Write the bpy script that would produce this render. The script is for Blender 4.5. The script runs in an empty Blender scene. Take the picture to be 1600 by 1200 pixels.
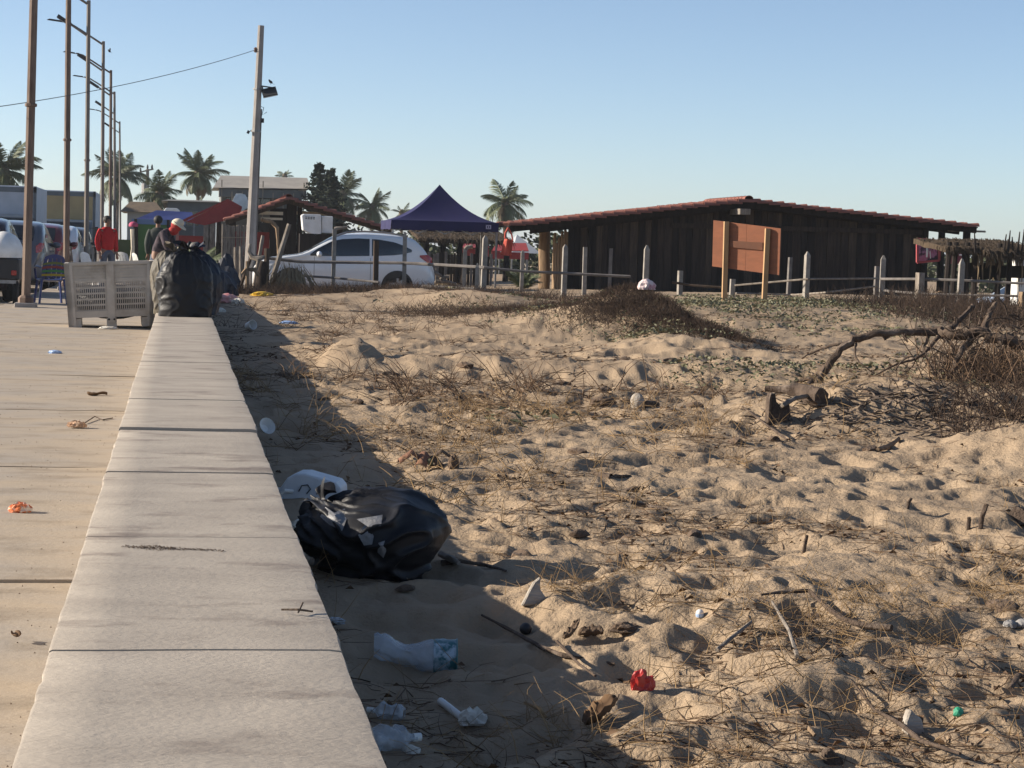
import bpy, bmesh, math, random
import numpy as np
from mathutils import Vector, Matrix, Euler

random.seed(7)
RNG = np.random.default_rng(11)
SC = bpy.context.scene
COL = SC.collection
R = math.radians

# ------------------------------------------------------------------ camera
CAM_H = 1.2                       # eye above the promenade (z = 0)
YAW, PITCH, ROLL = R(9.3), R(3.75), R(1.7)
FPX = 3200.0                      # focal length in pixels of a 1600 wide frame (72 mm)
_f = Vector((math.sin(YAW) * math.cos(PITCH), math.cos(YAW) * math.cos(PITCH), -math.sin(PITCH)))
_r0 = Vector((math.cos(YAW), -math.sin(YAW), 0))
_u0 = _r0.cross(_f)
_r = _r0 * math.cos(ROLL) + _u0 * math.sin(ROLL)
_u = _u0 * math.cos(ROLL) - _r0 * math.sin(ROLL)
CAM = Vector((0, 0, CAM_H))
cd = bpy.data.cameras.new('camera')
cam = bpy.data.objects.new('camera', cd)
COL.objects.link(cam)
cd.sensor_width = 36
cd.lens = 72
cd.clip_start = 0.05
cd.clip_end = 8000
M = Matrix((( _r.x, _u.x, -_f.x, CAM.x), (_r.y, _u.y, -_f.y, CAM.y), (_r.z, _u.z, -_f.z, CAM.z), (0, 0, 0, 1)))
cam.matrix_world = M
SC.camera = cam

# ------------------------------------------------------------------ light
SUN_EL, SUN_PHI = R(20.5), R(14)     # the sun stands on the left, a little ahead of the camera
world = bpy.data.worlds.new('World')
SC.world = world
world.use_nodes = True
wn = world.node_tree
wn.nodes.clear()
wo = wn.nodes.new('ShaderNodeOutputWorld')
bg = wn.nodes.new('ShaderNodeBackground')
sk = wn.nodes.new('ShaderNodeTexSky')
sk.sky_type = 'NISHITA'
sk.sun_disc = False
sk.sun_elevation = SUN_EL
to_sun = Vector((-math.cos(SUN_EL) * math.cos(SUN_PHI), math.cos(SUN_EL) * math.sin(SUN_PHI), math.sin(SUN_EL)))
sk.sun_rotation = math.atan2(to_sun.x, to_sun.y)
sk.altitude = 2400
sk.air_density = 0.8
sk.dust_density = 3.3
sk.ozone_density = 1.1
bg.inputs['Strength'].default_value = 0.086
wn.links.new(sk.outputs[0], bg.inputs[0])
wn.links.new(bg.outputs[0], wo.inputs[0])
sl = bpy.data.lights.new('sun', 'SUN')
sl.energy = 5.0
sl.angle = R(0.53)
sl.color = (1.0, 0.895, 0.75)
sun = bpy.data.objects.new('sun', sl)
COL.objects.link(sun)
sun.rotation_euler = (-to_sun).to_track_quat('-Z', 'Y').to_euler()
SC.view_settings.view_transform = 'Standard'
SC.view_settings.look = 'None'
SC.view_settings.gamma = 1
SC.view_settings.use_curve_mapping = False
SC.view_settings.exposure = 0.9
SC.render.engine = 'CYCLES'
SC.cycles.max_bounces = 6

# ------------------------------------------------------------------ helpers
def ray(px, py):
    d = _f * FPX + _r * (px - 800.0) + _u * (600.0 - py)
    return d

def at(px, py, Y):
    "point at depth Y (metres along the promenade) seen at a photo pixel"
    d = ray(px, py)
    return CAM + d * (Y / d.y)

def atz(px, py, z):
    d = ray(px, py)
    return CAM + d * ((z - CAM.z) / d.z)

def pxm(Y):
    return FPX / Y

def setp(o, label=None, cat=None, group=None, kind=None):
    if label: o['label'] = label
    if cat: o['category'] = cat
    if group: o['group'] = group
    if kind: o['kind'] = kind
    return o

def thing(name, loc, label, cat, group=None, rz=0.0):
    o = bpy.data.objects.new(name, None)
    o.empty_display_size = 0.2
    COL.objects.link(o)
    o.location = loc
    o.rotation_euler = (0, 0, rz)
    return setp(o, label, cat, group)

def copy_thing(root, loc, rz, label, group=None, scale=None):
    r = root.copy()
    COL.objects.link(r)
    r.location = loc
    r.rotation_euler = (0, 0, rz)
    if scale: r.scale = scale
    r['label'] = label
    if group: r['group'] = group
    for ch in list(root.children):
        c = ch.copy()
        COL.objects.link(c)
        c.parent = r
        for g in list(ch.children):
            d = g.copy()
            COL.objects.link(d)
            d.parent = c
    return r

def link_mesh(name, me, mat, parent=None, loc=None):
    o = bpy.data.objects.new(name, me)
    COL.objects.link(o)
    if mat is not None and len(me.materials) == 0: me.materials.append(mat)
    if loc is not None: o.location = loc
    if parent is not None: o.parent = parent
    return o

class MB:
    def __init__(s):
        s.v = []
        s.f = []
    def add(s, vs, fs):
        n = len(s.v)
        s.v.extend([tuple(p) for p in vs])
        s.f.extend([tuple(i + n for i in f) for f in fs])
        return s
    def box(s, c, size, rot=None, taper=1.0):
        hx, hy, hz = size[0] / 2, size[1] / 2, size[2] / 2
        pts = []
        for z, t in ((-hz, 1.0), (hz, taper)):
            for x, y in ((-hx, -hy), (hx, -hy), (hx, hy), (-hx, hy)):
                pts.append(Vector((x * t, y * t, z)))
        if rot is not None:
            if isinstance(rot, (int, float)): rot = Matrix.Rotation(rot, 3, 'Z')
            pts = [rot @ p for p in pts]
        c = Vector(c)
        return s.add([p + c for p in pts], [(0, 3, 2, 1), (4, 5, 6, 7), (0, 1, 5, 4), (1, 2, 6, 5), (2, 3, 7, 6), (3, 0, 4, 7)])
    def hexa(s, p):
        return s.add(p, [(0, 3, 2, 1), (4, 5, 6, 7), (0, 1, 5, 4), (1, 2, 6, 5), (2, 3, 7, 6), (3, 0, 4, 7)])
    def bar(s, a, b, w, h=None, up=(0, 0, 1)):
        a, b = Vector(a), Vector(b)
        h = h or w
        d = (b - a).normalized()
        up = Vector(up)
        if abs(d.dot(up)) > 0.95: up = Vector((0, 1, 0))
        x = d.cross(up).normalized()
        z = x.cross(d)
        p = [a - x * w / 2 - z * h / 2, a + x * w / 2 - z * h / 2, b + x * w / 2 - z * h / 2, b - x * w / 2 - z * h / 2]
        q = [t + z * h for t in p]
        return s.hexa(p + q)
    def tube(s, pts, rad, n=7, cap=True, jit=0.0):
        pts = [Vector(p) for p in pts]
        if not isinstance(rad, (list, tuple)): rad = [rad] * len(pts)
        rings = []
        up = Vector((0.12, 0.31, 0.94)).normalized()
        vs = []
        px = None
        for i, p in enumerate(pts):
            d = (pts[min(i + 1, len(pts) - 1)] - pts[max(i - 1, 0)])
            if d.length < 1e-9: d = Vector((0, 0, 1))
            d.normalize()
            if px is None:
                x = d.cross(up)
                if x.length < 0.05: x = d.cross(Vector((1, 0, 0)))
            else:
                x = px - d * px.dot(d)
            x.normalize()
            px = x
            y = d.cross(x)
            for k in range(n):
                a = 2 * math.pi * k / n
                r = rad[i] * (1 + (random.uniform(-jit, jit) if jit else 0))
                vs.append(p + (x * math.cos(a) + y * math.sin(a)) * r)
        fs = []
        for i in range(len(pts) - 1):
            for k in range(n):
                a, b = i * n + k, i * n + (k + 1) % n
                fs.append((a, b, b + n, a + n))
        if cap:
            fs.append(tuple(range(n - 1, -1, -1)))
            m = (len(pts) - 1) * n
            fs.append(tuple(range(m, m + n)))
        return s.add(vs, fs)
    def lathe(s, prof, c=(0, 0, 0), n=16, M=None, cap=True):
        c = Vector(c)
        vs = []
        for r, z in prof:
            for k in range(n):
                a = 2 * math.pi * k / n
                p = Vector((r * math.cos(a), r * math.sin(a), z))
                if M is not None: p = M @ p
                vs.append(p + c)
        fs = []
        for i in range(len(prof) - 1):
            for k in range(n):
                a, b = i * n + k, i * n + (k + 1) % n
                fs.append((a, b, b + n, a + n))
        if cap:
            fs.append(tuple(range(n - 1, -1, -1)))
            m = (len(prof) - 1) * n
            fs.append(tuple(range(m, m + n)))
        return s.add(vs, fs)
    def ball(s, c, r, n=12, m=8, M=None, fn=None):
        if isinstance(r, (int, float)): r = (r, r, r)
        c = Vector(c)
        vs, fs = [], []
        for i in range(m + 1):
            t = math.pi * i / m
            for k in range(n):
                a = 2 * math.pi * k / n
                p = Vector((math.sin(t) * math.cos(a), math.sin(t) * math.sin(a), math.cos(t)))
                q = Vector((p.x * r[0], p.y * r[1], p.z * r[2]))
                if fn: q = fn(p, q)
                if M is not None: q = M @ q
                vs.append(q + c)
        for i in range(m):
            for k in range(n):
                a, b = i * n + k, i * n + (k + 1) % n
                fs.append((a + n, b + n, b, a))
        return s.add(vs, fs)
    def grid(s, fn, nu, nv):
        vs = [fn(i / nu, j / nv) for i in range(nu + 1) for j in range(nv + 1)]
        fs = []
        for i in range(nu):
            for j in range(nv):
                a = i * (nv + 1) + j
                fs.append((a, a + nv + 1, a + nv + 2, a + 1))
        return s.add(vs, fs)
    def sheet(s, fn, nu, nv, t):
        "a curved sheet with thickness t along z"
        n = len(s.v)
        s.grid(fn, nu, nv)
        top = list(s.v[n:])
        s.grid(lambda u, w: Vector(fn(u, w)) - Vector((0, 0, t)), nu, nv)
        m = len(top)
        for i in range(nu):
            for j in (0, nv):
                a = n + i * (nv + 1) + j
                b = a + nv + 1
                s.f.append((a, b, b + m, a + m))
        for j in range(nv):
            for i in (0, nu):
                a = n + i * (nv + 1) + j
                s.f.append((a, a + 1, a + 1 + m, a + m))
        return s
    def prism(s, poly, y0, y1, plane='xz'):
        n = len(poly)
        def P(p, y):
            return (p[0], y, p[1]) if plane == 'xz' else ((y, p[0], p[1]) if plane == 'yz' else (p[0], p[1], y))
        vs = [P(p, y0) for p in poly] + [P(p, y1) for p in poly]
        fs = [tuple(range(n)), tuple(range(2 * n - 1, n - 1, -1))]
        for i in range(n):
            j = (i + 1) % n
            fs.append((i, i + n, j + n, j))
        return s.add(vs, fs)
    def mesh(s, name, off=None, smooth=False, bevel=0.0, seg=1):
        me = bpy.data.meshes.new(name)
        v = s.v
        if off is not None:
            o = Vector(off)
            v = [(p[0] - o.x, p[1] - o.y, p[2] - o.z) for p in v]
        me.from_pydata(v, [], s.f)
        bm = bmesh.new()
        bm.from_mesh(me)
        bmesh.ops.recalc_face_normals(bm, faces=bm.faces)
        if bevel:
            bmesh.ops.bevel(bm, geom=[e for e in bm.edges if e.calc_face_angle(0) > 0.6], offset=bevel, segments=seg, affect='EDGES', profile=0.5)
        bm.to_mesh(me)
        bm.free()
        if smooth:
            me.polygons.foreach_set('use_smooth', [True] * len(me.polygons))
            if smooth != 'full':
                me.set_sharp_from_angle(angle=R(40))
        me.update()
        return me
    def build(s, name, mat, parent=None, off=None, loc=None, smooth=False, bevel=0.0, seg=1):
        return link_mesh(name, s.mesh(name, off, smooth, bevel, seg), mat, parent, loc)
    def single(s, name, mat, label, cat, base, group=None, smooth=False, bevel=0.0):
        "one mesh that is a thing by itself: origin at base"
        o = s.build(name, mat, None, off=base, loc=base, smooth=smooth, bevel=bevel)
        return setp(o, label, cat, group)

# ------------------------------------------------------------------ numpy noise
_perm = RNG.permutation(512)
_perm = np.concatenate([_perm, _perm, _perm])
_ga = RNG.uniform(0, 2 * np.pi, 512)
_gx, _gy = np.cos(_ga), np.sin(_ga)
def pnoise(x, y):
    x = np.asarray(x, float); y = np.asarray(y, float)
    xi = np.floor(x).astype(int); yi = np.floor(y).astype(int)
    xf, yf = x - xi, y - yi
    u = xf ** 3 * (xf * (xf * 6 - 15) + 10)
    v = yf ** 3 * (yf * (yf * 6 - 15) + 10)
    xi &= 511; yi &= 511
    def g(ix, iy, fx, fy):
        h = _perm[_perm[ix & 511] + (iy & 511)]
        return _gx[h] * fx + _gy[h] * fy
    n00 = g(xi, yi, xf, yf); n10 = g(xi + 1, yi, xf - 1, yf)
    n01 = g(xi, yi + 1, xf, yf - 1); n11 = g(xi + 1, yi + 1, xf - 1, yf - 1)
    return (n00 * (1 - u) + n10 * u) * (1 - v) + (n01 * (1 - u) + n11 * u) * v * 1.0
def fbm(x, y, o=4, lac=2.03, gain=0.5):
    a, s, t = 1.0, 1.0, 0
    for k in range(o):
        t = t + a * pnoise(x * s + 17.3 * k, y * s - 9.1 * k)
        a *= gain; s *= lac
    return t
def sstep(a, b, x):
    t = np.clip((x - a) / (b - a), 0, 1)
    return t * t * (3 - 2 * t)

# ------------------------------------------------------------------ materials
MATS = {}
def mat(name, c1, c2=None, scale=4.0, rough=0.75, bump=0.0, bscale=None, stretch=(1, 1, 1), metal=0.0, spec=0.5,
        lo=0.35, hi=0.65, detail=5.0, c3=None, s3=1.0, f3=(0.55, 0.75), trans=0.0, alpha=1.0, ior=1.5, coat=0.0, bdist=0.02, coords='Object'):
    if name in MATS: return MATS[name]
    m = bpy.data.materials.new(name)
    m.use_nodes = True
    nt = m.node_tree
    b = nt.nodes['Principled BSDF']
    b.inputs['Roughness'].default_value = rough
    b.inputs['Metallic'].default_value = metal
    b.inputs['Specular IOR Level'].default_value = spec
    b.inputs['Transmission Weight'].default_value = trans
    b.inputs['Coat Weight'].default_value = coat
    b.inputs['IOR'].default_value = ior
    if alpha < 1: b.inputs['Alpha'].default_value = alpha
    b.inputs['Base Color'].default_value = (*c1, 1)
    tc = nt.nodes.new('ShaderNodeTexCoord')
    mp = nt.nodes.new('ShaderNodeMapping')
    mp.inputs['Scale'].default_value = stretch
    nt.links.new(tc.outputs[coords], mp.inputs[0])
    def noise(sc, det):
        n = nt.nodes.new('ShaderNodeTexNoise')
        n.inputs['Scale'].default_value = sc
        n.inputs['Detail'].default_value = det
        n.inputs['Roughness'].default_value = 0.6
        nt.links.new(mp.outputs[0], n.inputs['Vector'])
        return n
    last = None
    if c2 is not None:
        n = noise(scale, detail)
        mr = nt.nodes.new('ShaderNodeMapRange')
        mr.inputs[1].default_value = lo
        mr.inputs[2].default_value = hi
        nt.links.new(n.outputs['Fac'], mr.inputs[0])
        mx = nt.nodes.new('ShaderNodeMix')
        mx.data_type = 'RGBA'
        mx.inputs[6].default_value = (*c1, 1)
        mx.inputs[7].default_value = (*c2, 1)
        nt.links.new(mr.outputs[0], mx.inputs[0])
        last = mx.outputs[2]
    if c3 is not None:
        n = noise(s3, 6.0)
        mr = nt.nodes.new('ShaderNodeMapRange')
        mr.inputs[1].default_value = f3[0]
        mr.inputs[2].default_value = f3[1]
        nt.links.new(n.outputs['Fac'], mr.inputs[0])
        mx = nt.nodes.new('ShaderNodeMix')
        mx.data_type = 'RGBA'
        mx.inputs[6].default_value = (*c1, 1)
        if last is not None: nt.links.new(last, mx.inputs[6])
        mx.inputs[7].default_value = (*c3, 1)
        nt.links.new(mr.outputs[0], mx.inputs[0])
        last = mx.outputs[2]
    if last is not None: nt.links.new(last, b.inputs['Base Color'])
    if bump:
        n = noise(bscale or scale * 3, 8.0)
        bp = nt.nodes.new('ShaderNodeBump')
        bp.inputs['Strength'].default_value = bump
        bp.inputs['Distance'].default_value = bdist
        nt.links.new(n.outputs['Fac'], bp.inputs['Height'])
        nt.links.new(bp.outputs[0], b.inputs['Normal'])
    MATS[name] = m
    return m
# ------------------------------------------------------------------ sand terrain
NC, NR = 900, 760
Y0, Y1 = 2.6, 78.0
XL = 0.12
_tt = np.linspace(0, 1, NR)
_k = 0.55
ROWS = (Y0 ** -_k + (Y1 ** -_k - Y0 ** -_k) * _tt) ** (-1 / _k)
def xmax(y): return 0.53 * y + 3.2
TCOL = np.linspace(0, 1, NC)
GY = np.repeat(ROWS[:, None], NC, 1)
GX = XL + TCOL[None, :] * (xmax(ROWS)[:, None] - XL)

def bump2(x, y, cx, cy, h, sxl, sxr, syn, syf, p=2.0):
    dx = x - cx; dy = y - cy
    sx = np.where(dx < 0, sxl, sxr); sy = np.where(dy < 0, syn, syf)
    r = np.sqrt((dx / sx) ** 2 + (dy / sy) ** 2)
    return h * np.exp(-0.5 * r ** p)

def PX(px, Y, py=480):
    return at(px, py, Y).x

def yf(y):
    "depth correction of the near ground"
    return y * (0.83 + 0.17 * float(sstep(14, 27, np.float64(y))))
def bq(x, y, px, Y, h, a, b, c, d, p=2.0, py=480):
    Y = yf(Y); k = Y / max(1e-6, Y / 1.0)
    f = 0.87 if Y < 20 else 1.0
    return bump2(x, y, PX(px, Y, py), Y, h * f, a * f, b * f, c * f, d * f, p)
def base_height(x, y):
    far = sstep(24, 42, y)
    right = sstep(3.0, 12.0, x)
    z = 0.19 - 0.15 * sstep(13, 23, y) + 0.02 * x * sstep(3, 20, y) * 0.5
    z = z + far * (0.05 + 0.15 * right)
    z = z - 0.18 * sstep(49.5, 52.5, y) * (1 - sstep(8.0, 12.0, x))
    z = z - 0.12 * sstep(45, 50, y) * sstep(8.0, 12.0, x)
    z = z - 0.95 * sstep(39, 45, y) * sstep(0.385, 0.402, x / y)
    # the brushy mound in the middle distance
    wob = fbm(x * 0.7, y * 0.5, 3) * 0.35
    z = z + bump2(x + wob, y, PX(990, 26), 26.0, 0.27, 1.6, 0.58, 1.3, 2.2)
    ax_, ay_, bx_, by_ = PX(995, 26.0), 26.0, PX(1195, 21.8, 560), 21.8
    L2 = (bx_ - ax_) ** 2 + (by_ - ay_) ** 2; LL = math.sqrt(L2)
    tt = np.clip(((x - ax_) * (bx_ - ax_) + (y - ay_) * (by_ - ay_)) / L2, -0.35, 1)
    ex, ey = x - (ax_ + tt * (bx_ - ax_)), y - (ay_ + tt * (by_ - ay_))
    dd = ex * (ay_ - by_) / LL + ey * (bx_ - ax_) / LL          # positive: away from the eye
    dn = np.sqrt(ex * ex + ey * ey)
    w_ = np.where(x - (ax_ + tt * (bx_ - ax_)) > 0, 0.30, 0.95) * (1 + 0.25 * wob)
    z = z + 0.34 * (1 - np.clip(tt, 0, 1)) ** 0.62 * np.exp(-(dn / w_) ** 2) * np.where(tt < 0, 1 + tt / 0.35 * 0.8, 1)
    z = z + bump2(x + wob, y, PX(860, 29), 29.0, 0.17, 1.2, 1.2, 1.6, 2.0)
    z = z + bq(x, y, 1070, 22.8, 0.17, 0.55, 0.5, 0.8, 1.0)
    z = z + bq(x, y, 1170, 21.5, 0.05, 0.7, 0.5, 0.8, 1.0)
    # the green dune under the signboard
    z = z + bump2(x + wob, y, PX(1240, 34.5), 34.5, 0.10, 2.4, 2.5, 4.6, 4.0, 2.6)
    z = z + bump2(x, y, PX(1090, 31), 31.0, 0.16, 1.0, 1.0, 2.5, 2.5)
    z = z + bump2(x, y, PX(1360, 30), 30.0, 0.10, 0.9, 0.9, 2.2, 2.2)
    # low crests near the fence on the left
    z = z + bump2(x + wob, y, PX(645, 40), 40.0, 0.21, 1.0, 0.8, 2.0, 1.7)
    z = z + bump2(x + wob, y, PX(745, 36), 36.0, 0.27, 0.8, 0.9, 2.2, 1.8)
    z = z + bump2(x, y, PX(470, 38), 38.0, 0.10, 1.6, 1.0, 2.2, 2.5)
    # hummock and scarp in front of it
    z = z + bq(x, y, 555, 20.2, 0.20, 0.26, 0.22, 0.5, 0.8, 3.0)
    z = z + bq(x, y, 500, 21.5, 0.13, 0.4, 0.3, 0.8, 1.0)
    yr = 17.2 - 0.55 * (x - 1.4)
    ridge = np.exp(-((y - yr - 1.4) / 1.0) ** 2) * sstep(1.2, 2.2, x) * (1 - sstep(4.6, 6.0, x))
    z = z + 0.10 * ridge * (1 + 0.7 * fbm(x * 2.5, y * 1.1, 2))
    z = z - 0.10 * np.exp(-((y - yr) / 0.8) ** 2) * sstep(1.5, 2.4, x) * (1 - sstep(4.6, 6.0, x))
    # mound with driftwood at the right
    z = z + bq(x + wob * 0.6, y + wob, 1400, 14.3, 0.27, 0.60, 0.95, 0.70, 0.9, 2.4)
    z = z + bq(x, y, 1270, 14.6, 0.04, 0.4, 0.5, 0.8, 1.0)
    z = z - bq(x, y, 1480, 13.0, 0.14, 0.34, 0.30, 0.45, 0.5)
    z = z + bq(x + wob * 0.4, y, 1600, 12.2, 0.20, 0.42, 1.2, 0.9, 1.2, 2.4)
    z = z + bq(x, y, 1560, 19.0, 0.16, 1.2, 1.5, 2.0, 2.5)
    # foreground swells
    z = z + bq(x, y, 1290, 5.55, 0.06, 0.20, 0.26, 0.16, 0.3)
    z = z + bq(x, y, 1190, 6.9, 0.05, 0.35, 0.22, 0.25, 0.4)
    z = z + bq(x, y, 1390, 6.55, 0.045, 0.25, 0.28, 0.25, 0.35)
    z = z + bq(x, y, 890, 7.3, 0.035, 0.16, 0.20, 0.25, 0.3)
    z = z - bq(x, y, 640, 6.2, 0.05, 0.3, 0.3, 0.7, 0.9)
    return z

def sand_detail(x, y):
    near = 1 - sstep(14, 40, y)
    a = fbm(x * 0.55 + 4, y * 0.45, 3) * 0.028
    wx = x + 0.10 * fbm(x * 1.9 + 5, y * 1.9 + 2, 2); wy = y + 0.14 * fbm(x * 1.7 + 15, y * 1.7 + 22, 2)
    b = fbm(wx * 1.6 + 31, wy * 1.25 + 8, 3)
    b = (np.abs(b) * 1.4 - 0.35) * 0.014
    # small wind-worn ridges, one flank steeper than the other
    c = pnoise(wx * 5.0 + 2, wy * 2.9 + 5)
    c = (0.5 - np.sqrt(c * c + 0.004)) * 0.019 + fbm(wx * 4.3 + 2, wy * 3.0 + 5, 2) * 0.007
    d = pnoise(wx * 13 + 7, wy * 8 + 3)
    d = (0.3 - np.sqrt(d * d + 0.003)) * 0.0145 * (0.35 + 0.65 * near) + fbm(x * 27, y * 19, 2) * 0.0042 * near
    keep = 1 - 0.5 * np.exp(-((x - 0.3) / 0.5) ** 2)
    mask = 0.45 + 0.55 * sstep(-0.25, 0.25, fbm(x * 0.8 + 9, y * 0.6 + 1, 2))
    return (a + b * (0.55 + 0.45 * near) + (c + d) * mask) * keep

Z = base_height(GX, GY) + sand_detail(GX, GY)

def dents(n, ya, yb, smin, smax, dep, power=1.0, xa=0.5):
    for _ in range(n):
        yy = ya + (yb - ya) * random.random() ** power
        xx = random.uniform(xa, 0.46 * yy + 0.6)
        s = random.uniform(smin, smax)
        el = random.uniform(1.0, 1.9)
        an = random.uniform(0, math.pi)
        d = dep * random.uniform(0.4, 1.15) * (s / smax)
        R3 = s * el * 2.4
        i0, i1 = np.searchsorted(ROWS, [yy - R3, yy + R3])
        if i1 - i0 < 2: continue
        w = xmax(yy) - XL
        j0 = max(0, int((xx - R3 - XL) / (xmax(yy + R3) - XL) * (NC - 1)) - 1)
        j1 = min(NC, int((xx + R3 - XL) / (xmax(max(yy - R3, 0.5)) - XL) * (NC - 1)) + 2)
        if j1 - j0 < 2: continue
        dx = GX[i0:i1, j0:j1] - xx; dy = GY[i0:i1, j0:j1] - yy
        ca, sa = math.cos(an), math.sin(an)
        p = (dx * ca + dy * sa) / (s * el); q = (-dx * sa + dy * ca) / s
        r2 = p * p + q * q
        Z[i0:i1, j0:j1] += -d * np.exp(-r2 ** 2.0 * 0.8) + 0.22 * d * np.exp(-((np.sqrt(r2) - 1.45) / 0.42) ** 2) * (0.6 + 0.4 * np.sign(p))
dents(2300, 3.5, 24, 0.03, 0.075, 0.028, 1.1)
dents(800, 4.0, 34, 0.06, 0.13, 0.036, 1.1)
dents(700, 20, 44, 0.12, 0.28, 0.05, 1.0)
dents(3000, 11, 30, 0.045, 0.10, 0.035, 1.0)
dents(2600, 3.5, 14, 0.01, 0.035, 0.012, 1.0)
Z[:, :] = np.maximum(Z, -1.1)

def hz(x, y):
    "height of the sand"
    y = min(max(y, Y0), Y1 - 0.01)
    i = int(np.searchsorted(ROWS, y)) - 1
    i = min(max(i, 0), NR - 2)
    fy = (y - ROWS[i]) / (ROWS[i + 1] - ROWS[i])
    w = xmax(y) - XL
    t = min(max((x - XL) / w, 0), 0.99999) * (NC - 1)
    j = int(t); fx = t - j
    j = min(j, NC - 2)
    a = Z[i, j] * (1 - fx) + Z[i, j + 1] * fx
    b = Z[i + 1, j] * (1 - fx) + Z[i + 1, j + 1] * fx
    return float(a * (1 - fy) + b * fy)
def hzv(x, y):
    y = np.clip(y, Y0, Y1 - 0.01)
    i = np.clip(np.searchsorted(ROWS, y) - 1, 0, NR - 2)
    fy = (y - ROWS[i]) / (ROWS[i + 1] - ROWS[i])
    t = np.clip((x - XL) / (0.53 * y + 3.2 - XL), 0, 0.99999) * (NC - 1)
    j = np.minimum(t.astype(int), NC - 2); fx = t - j
    a = Z[i, j] * (1 - fx) + Z[i, j + 1] * fx
    b = Z[i + 1, j] * (1 - fx) + Z[i + 1, j + 1] * fx
    return a * (1 - fy) + b * fy
def on_sand(px, py, ymax=60):
    "where the sight line through a photo pixel meets the sand"
    d = ray(px, py)
    d = d / d.y
    y = 3.0
    while y < ymax:
        p = CAM + d * y
        if p.x > XL and p.z <= hz(p.x, y):
            return Vector((p.x, y, hz(p.x, y)))
        y += 0.02 + 0.002 * y
    p = CAM + d * ymax
    return Vector((p.x, ymax, hz(p.x, ymax)))

me = bpy.data.meshes.new('sand')
nv = NR * NC
co = np.stack([GX, GY, Z], -1).reshape(-1, 3)
idx = np.arange(nv).reshape(NR, NC)
q = np.stack([idx[:-1, :-1], idx[:-1, 1:], idx[1:, 1:], idx[1:, :-1]], -1).reshape(-1, 4)
me.vertices.add(nv)
me.vertices.foreach_set('co', co.ravel().astype(np.float32))
me.loops.add(q.size)
me.loops.foreach_set('vertex_index', q.ravel().astype(np.int32))
me.polygons.add(len(q))
me.polygons.foreach_set('loop_start', np.arange(0, q.size, 4, dtype=np.int32))
me.polygons.foreach_set('use_smooth', np.ones(len(q), bool))
me.update(calc_edges=True)
m_sand = mat('sand_material', (0.368, 0.276, 0.185), (0.27, 0.20, 0.135), scale=1.3, rough=0.95, bump=0.7, bscale=60, spec=0.15,
             lo=0.3, hi=0.7, detail=8, c3=(0.20, 0.14, 0.09), s3=7.0, f3=(0.63, 0.78), bdist=0.02)
setp(link_mesh('sand', me, m_sand), kind='structure')

# far ground: one sheet to the horizon, below everything
m_ground = mat('ground_material', (0.33, 0.26, 0.18), (0.24, 0.19, 0.13), scale=0.2, rough=0.95, spec=0.2)
g = MB()
g.add([(-3000, -40, -1.3), (3000, -40, -1.3), (3000, 5000, -1.3), (-3000, 5000, -1.3)], [(0, 1, 2, 3)])
setp(g.build('ground', m_ground), kind='structure')

# road left of the promenade
m_road = mat('road_material', (0.20, 0.165, 0.13), (0.13, 0.115, 0.10), scale=0.8, rough=0.9, bump=0.3, bscale=60, spec=0.2, c3=(0.30, 0.24, 0.17), s3=0.35, f3=(0.45, 0.62))
g = MB()
g.box((-33.1, 70, -0.22), (60, 260, 0.2))
setp(g.build('road', m_road), kind='structure')
# open sandy yard behind the last slab of promenade
m_yard = mat('yard_material', (0.36, 0.285, 0.19), (0.28, 0.215, 0.14), scale=0.7, rough=0.95, bump=0.4, bscale=20, spec=0.2)
g = MB()
g.box((-1.4, 140, -0.31), (3.4, 140, 0.18))
g.box((20.3, 145, -0.34), (40, 134, 0.2))
setp(g.build('yard', m_yard), kind='structure')

# ------------------------------------------------------------------ promenade of cast slabs
WALL_L, WALL_R = -0.2303, 0.329      # bench wall, metres
m_prom = mat('promenade_material', (0.40, 0.325, 0.24), (0.335, 0.295, 0.25), scale=0.9, rough=0.9, bump=0.35, bscale=38, spec=0.2,
             c3=(0.235, 0.19, 0.14), s3=2.2, f3=(0.50, 0.74), lo=0.35, hi=0.65, detail=9, coords='Object', bdist=0.012, stretch=(1, 1.8, 1))
prom = bpy.data.objects.new('promenade', None)
COL.objects.link(prom)
setp(prom, kind='structure')
joints = [-1.5, 2.0, 7.32] + [7.32 + 3.6 * k for k in range(1, 18)]
for k in range(len(joints) - 1):
    a, b = joints[k] + 0.004, joints[k + 1] - 0.004
    dz = {1: -0.016, 2: 0.0}.get(k, random.uniform(-0.004, 0.004))
    s = MB()
    nx, ny = 10, 10
    x0, x1 = -2.98, WALL_L - 0.004
    s.sheet(lambda u, v: (x0 + (x1 - x0) * u, a + (b - a) * v,
                          dz + 0.004 * math.sin(u * 7 + k) * math.cos(v * 5 + 2 * k) - (0.006 if v in (0, 1) else 0)), nx, ny, 0.2)
    o = s.build('slab', m_prom, prom, off=(0, a, 0), smooth=True)
    o.location = (0, a, 0)

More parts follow.
